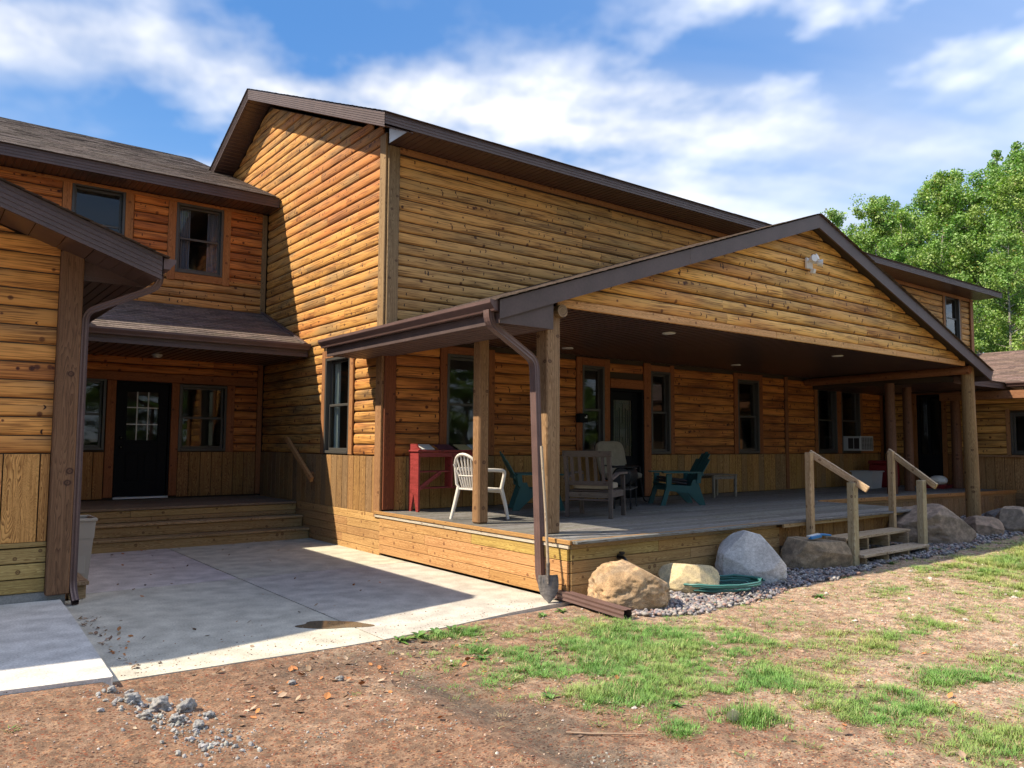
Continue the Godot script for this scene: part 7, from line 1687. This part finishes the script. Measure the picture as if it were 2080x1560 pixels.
func garden_chair(label: String, at: Vector3, turn: float, cushion: bool) -> void:
	var X := Vector3.RIGHT; var Z := Vector3.BACK; var U := Vector3.UP
	var G := thing("garden_chair", label, "chair", at, turn, "green garden chairs")
	for s: float in [-1.0, 1.0]:
		var f := MB.new(); f.prism(Vector3(0.27 * s - 0.02, 0, 0), Z, U, X * 0.04, PackedVector2Array([Vector2(0.36, 0.0), Vector2(0.44, 0.0), Vector2(0.34, 0.30), Vector2(0.33, 0.52), Vector2(0.24, 0.52), Vector2(0.25, 0.34)])); part(G, "front_leg", f.mesh(), M.teal)
		var r := MB.new(); r.prism(Vector3(0.25 * s - 0.018, 0, 0), Z, U, X * 0.036, PackedVector2Array([Vector2(0.32, 0.34), Vector2(0.32, 0.24), Vector2(-0.05, 0.20), Vector2(-0.26, 0.0), Vector2(-0.36, 0.0), Vector2(-0.26, 0.30), Vector2(-0.22, 0.42), Vector2(-0.14, 0.42), Vector2(-0.10, 0.32)])); part(G, "side_frame", r.mesh(), M.teal)
		var a := MB.new(); a.prism(Vector3(0, 0.53, 0), X, Z, U * 0.022, PackedVector2Array([Vector2(0.22 * s, 0.40), Vector2(0.34 * s, 0.41), Vector2(0.35 * s, 0.30), Vector2(0.30 * s, -0.28), Vector2(0.24 * s, -0.30), Vector2(0.24 * s, 0.20)])); part(G, "armrest", a.mesh(), M.teal)
		var p := MB.new(); p.prism(Vector3(0.27 * s - 0.015, 0, 0), Z, U, X * 0.03, PackedVector2Array([Vector2(-0.20, 0.36), Vector2(-0.27, 0.36), Vector2(-0.29, 0.53), Vector2(-0.22, 0.53)])); part(G, "arm_support", p.mesh(), M.teal)
	for k in 5:
		var t := k / 4.0; board(G, "seat_slat", Vector3(-0.24, 0.345 - 0.10 * (1.0 - t), -0.12 + 0.45 * t), Vector3(0.24, 0.345 - 0.10 * (1.0 - t), -0.12 + 0.45 * t), Vector3(0, 0.2, 1), 0.085, 0.018, M.teal)
	for k in 5:
		var x := (k - 2) * 0.098; var h := 0.74 - 0.022 * pow(absf(k - 2), 2.0) * 1.6
		var d := Vector3(0, 0.86, -0.50).normalized(); var b := Vector3(x, 0.24, -0.15)
		board(G, "back_slat", b, b + d * h + Vector3(x * 0.12, 0, 0), X, 0.096, 0.018, M.teal)
	board(G, "back_rail", Vector3(-0.26, 0.50, -0.325), Vector3(0.26, 0.50, -0.325), U, 0.05, 0.022, M.teal)
	if cushion:
		for k in 2:
			var c := part(self, "seat_pad", stone_mesh(Vector3(0.22, 0.024, 0.22), 0.85, 0.04, 81 + k, 3, func(_p, _f): return Color.WHITE), M.darkcloth)
			c.position = at + Vector3(0, 0.375 + 0.05 * k, 0) + Vector3(sin(turn), 0, cos(turn)) * 0.12; c.rotation = Vector3(0, turn, 0); c.rotate_object_local(Vector3.RIGHT, -0.15)
			tag(c, ["dark seat pad lying on the green garden chair by the table", "upper dark seat pad lying on the other pad of the green garden chair"][k], "cushion", "dark seat pads")

func _ready() -> void:
	rng.seed = 20
	# camera
	var yaw := 0.65519562; var pitch := 0.07472411; var roll := 0.0065709
	var fwd := Vector3(sin(yaw) * cos(pitch), sin(pitch), -cos(yaw) * cos(pitch))
	var r0 := Vector3(cos(yaw), 0, sin(yaw)); var u0 := r0.cross(fwd)
	var cam := Camera3D.new(); cam.name = "camera"; add_child(cam)
	cam.transform = Transform3D(Basis(r0 * cos(roll) + u0 * sin(roll), u0 * cos(roll) - r0 * sin(roll), -fwd), Vector3(-5.551, 1.656, 10.35))
	cam.fov = rad_to_deg(2.0 * atan(780.0 / 1590.5)); cam.near = 0.05; cam.far = 900.0; cam.current = true
	# sky, exposure and sun
	var env := Environment.new()
	env.background_mode = Environment.BG_SKY; env.sky = make_sky(); env.background_energy_multiplier = 0.86
	env.tonemap_mode = Environment.TONE_MAPPER_LINEAR; env.tonemap_exposure = 4.55
	env.sdfgi_enabled = true; env.ssao_enabled = true; env.ssil_enabled = true
	var we := WorldEnvironment.new(); we.name = "environment"; we.environment = env; add_child(we)
	var sun := DirectionalLight3D.new(); sun.name = "sun"; add_child(sun)
	sun.light_energy = 0.61; sun.light_color = Color(1.0, 0.94, 0.84); sun.light_angular_distance = 0.6; sun.shadow_enabled = true
	sun.look_at_from_position(Vector3.ZERO, SUN_DIR, Vector3.UP)
	wn.seed = 3; wn.frequency = 0.22; wn.fractal_octaves = 4; wn2.seed = 8; wn2.frequency = 0.16; wn2.fractal_octaves = 3
	gn.seed = 21; gn.frequency = 0.35; gn.fractal_octaves = 5
	make_materials()
	build_ground(); build_slabs()
	build_lodge(); build_side_wing(); build_far_wing(); build_porch()
	build_entry_steps(); build_porch_steps()
	build_trees(); build_boulders()
	build_things()
	build_scatter(); build_grass()
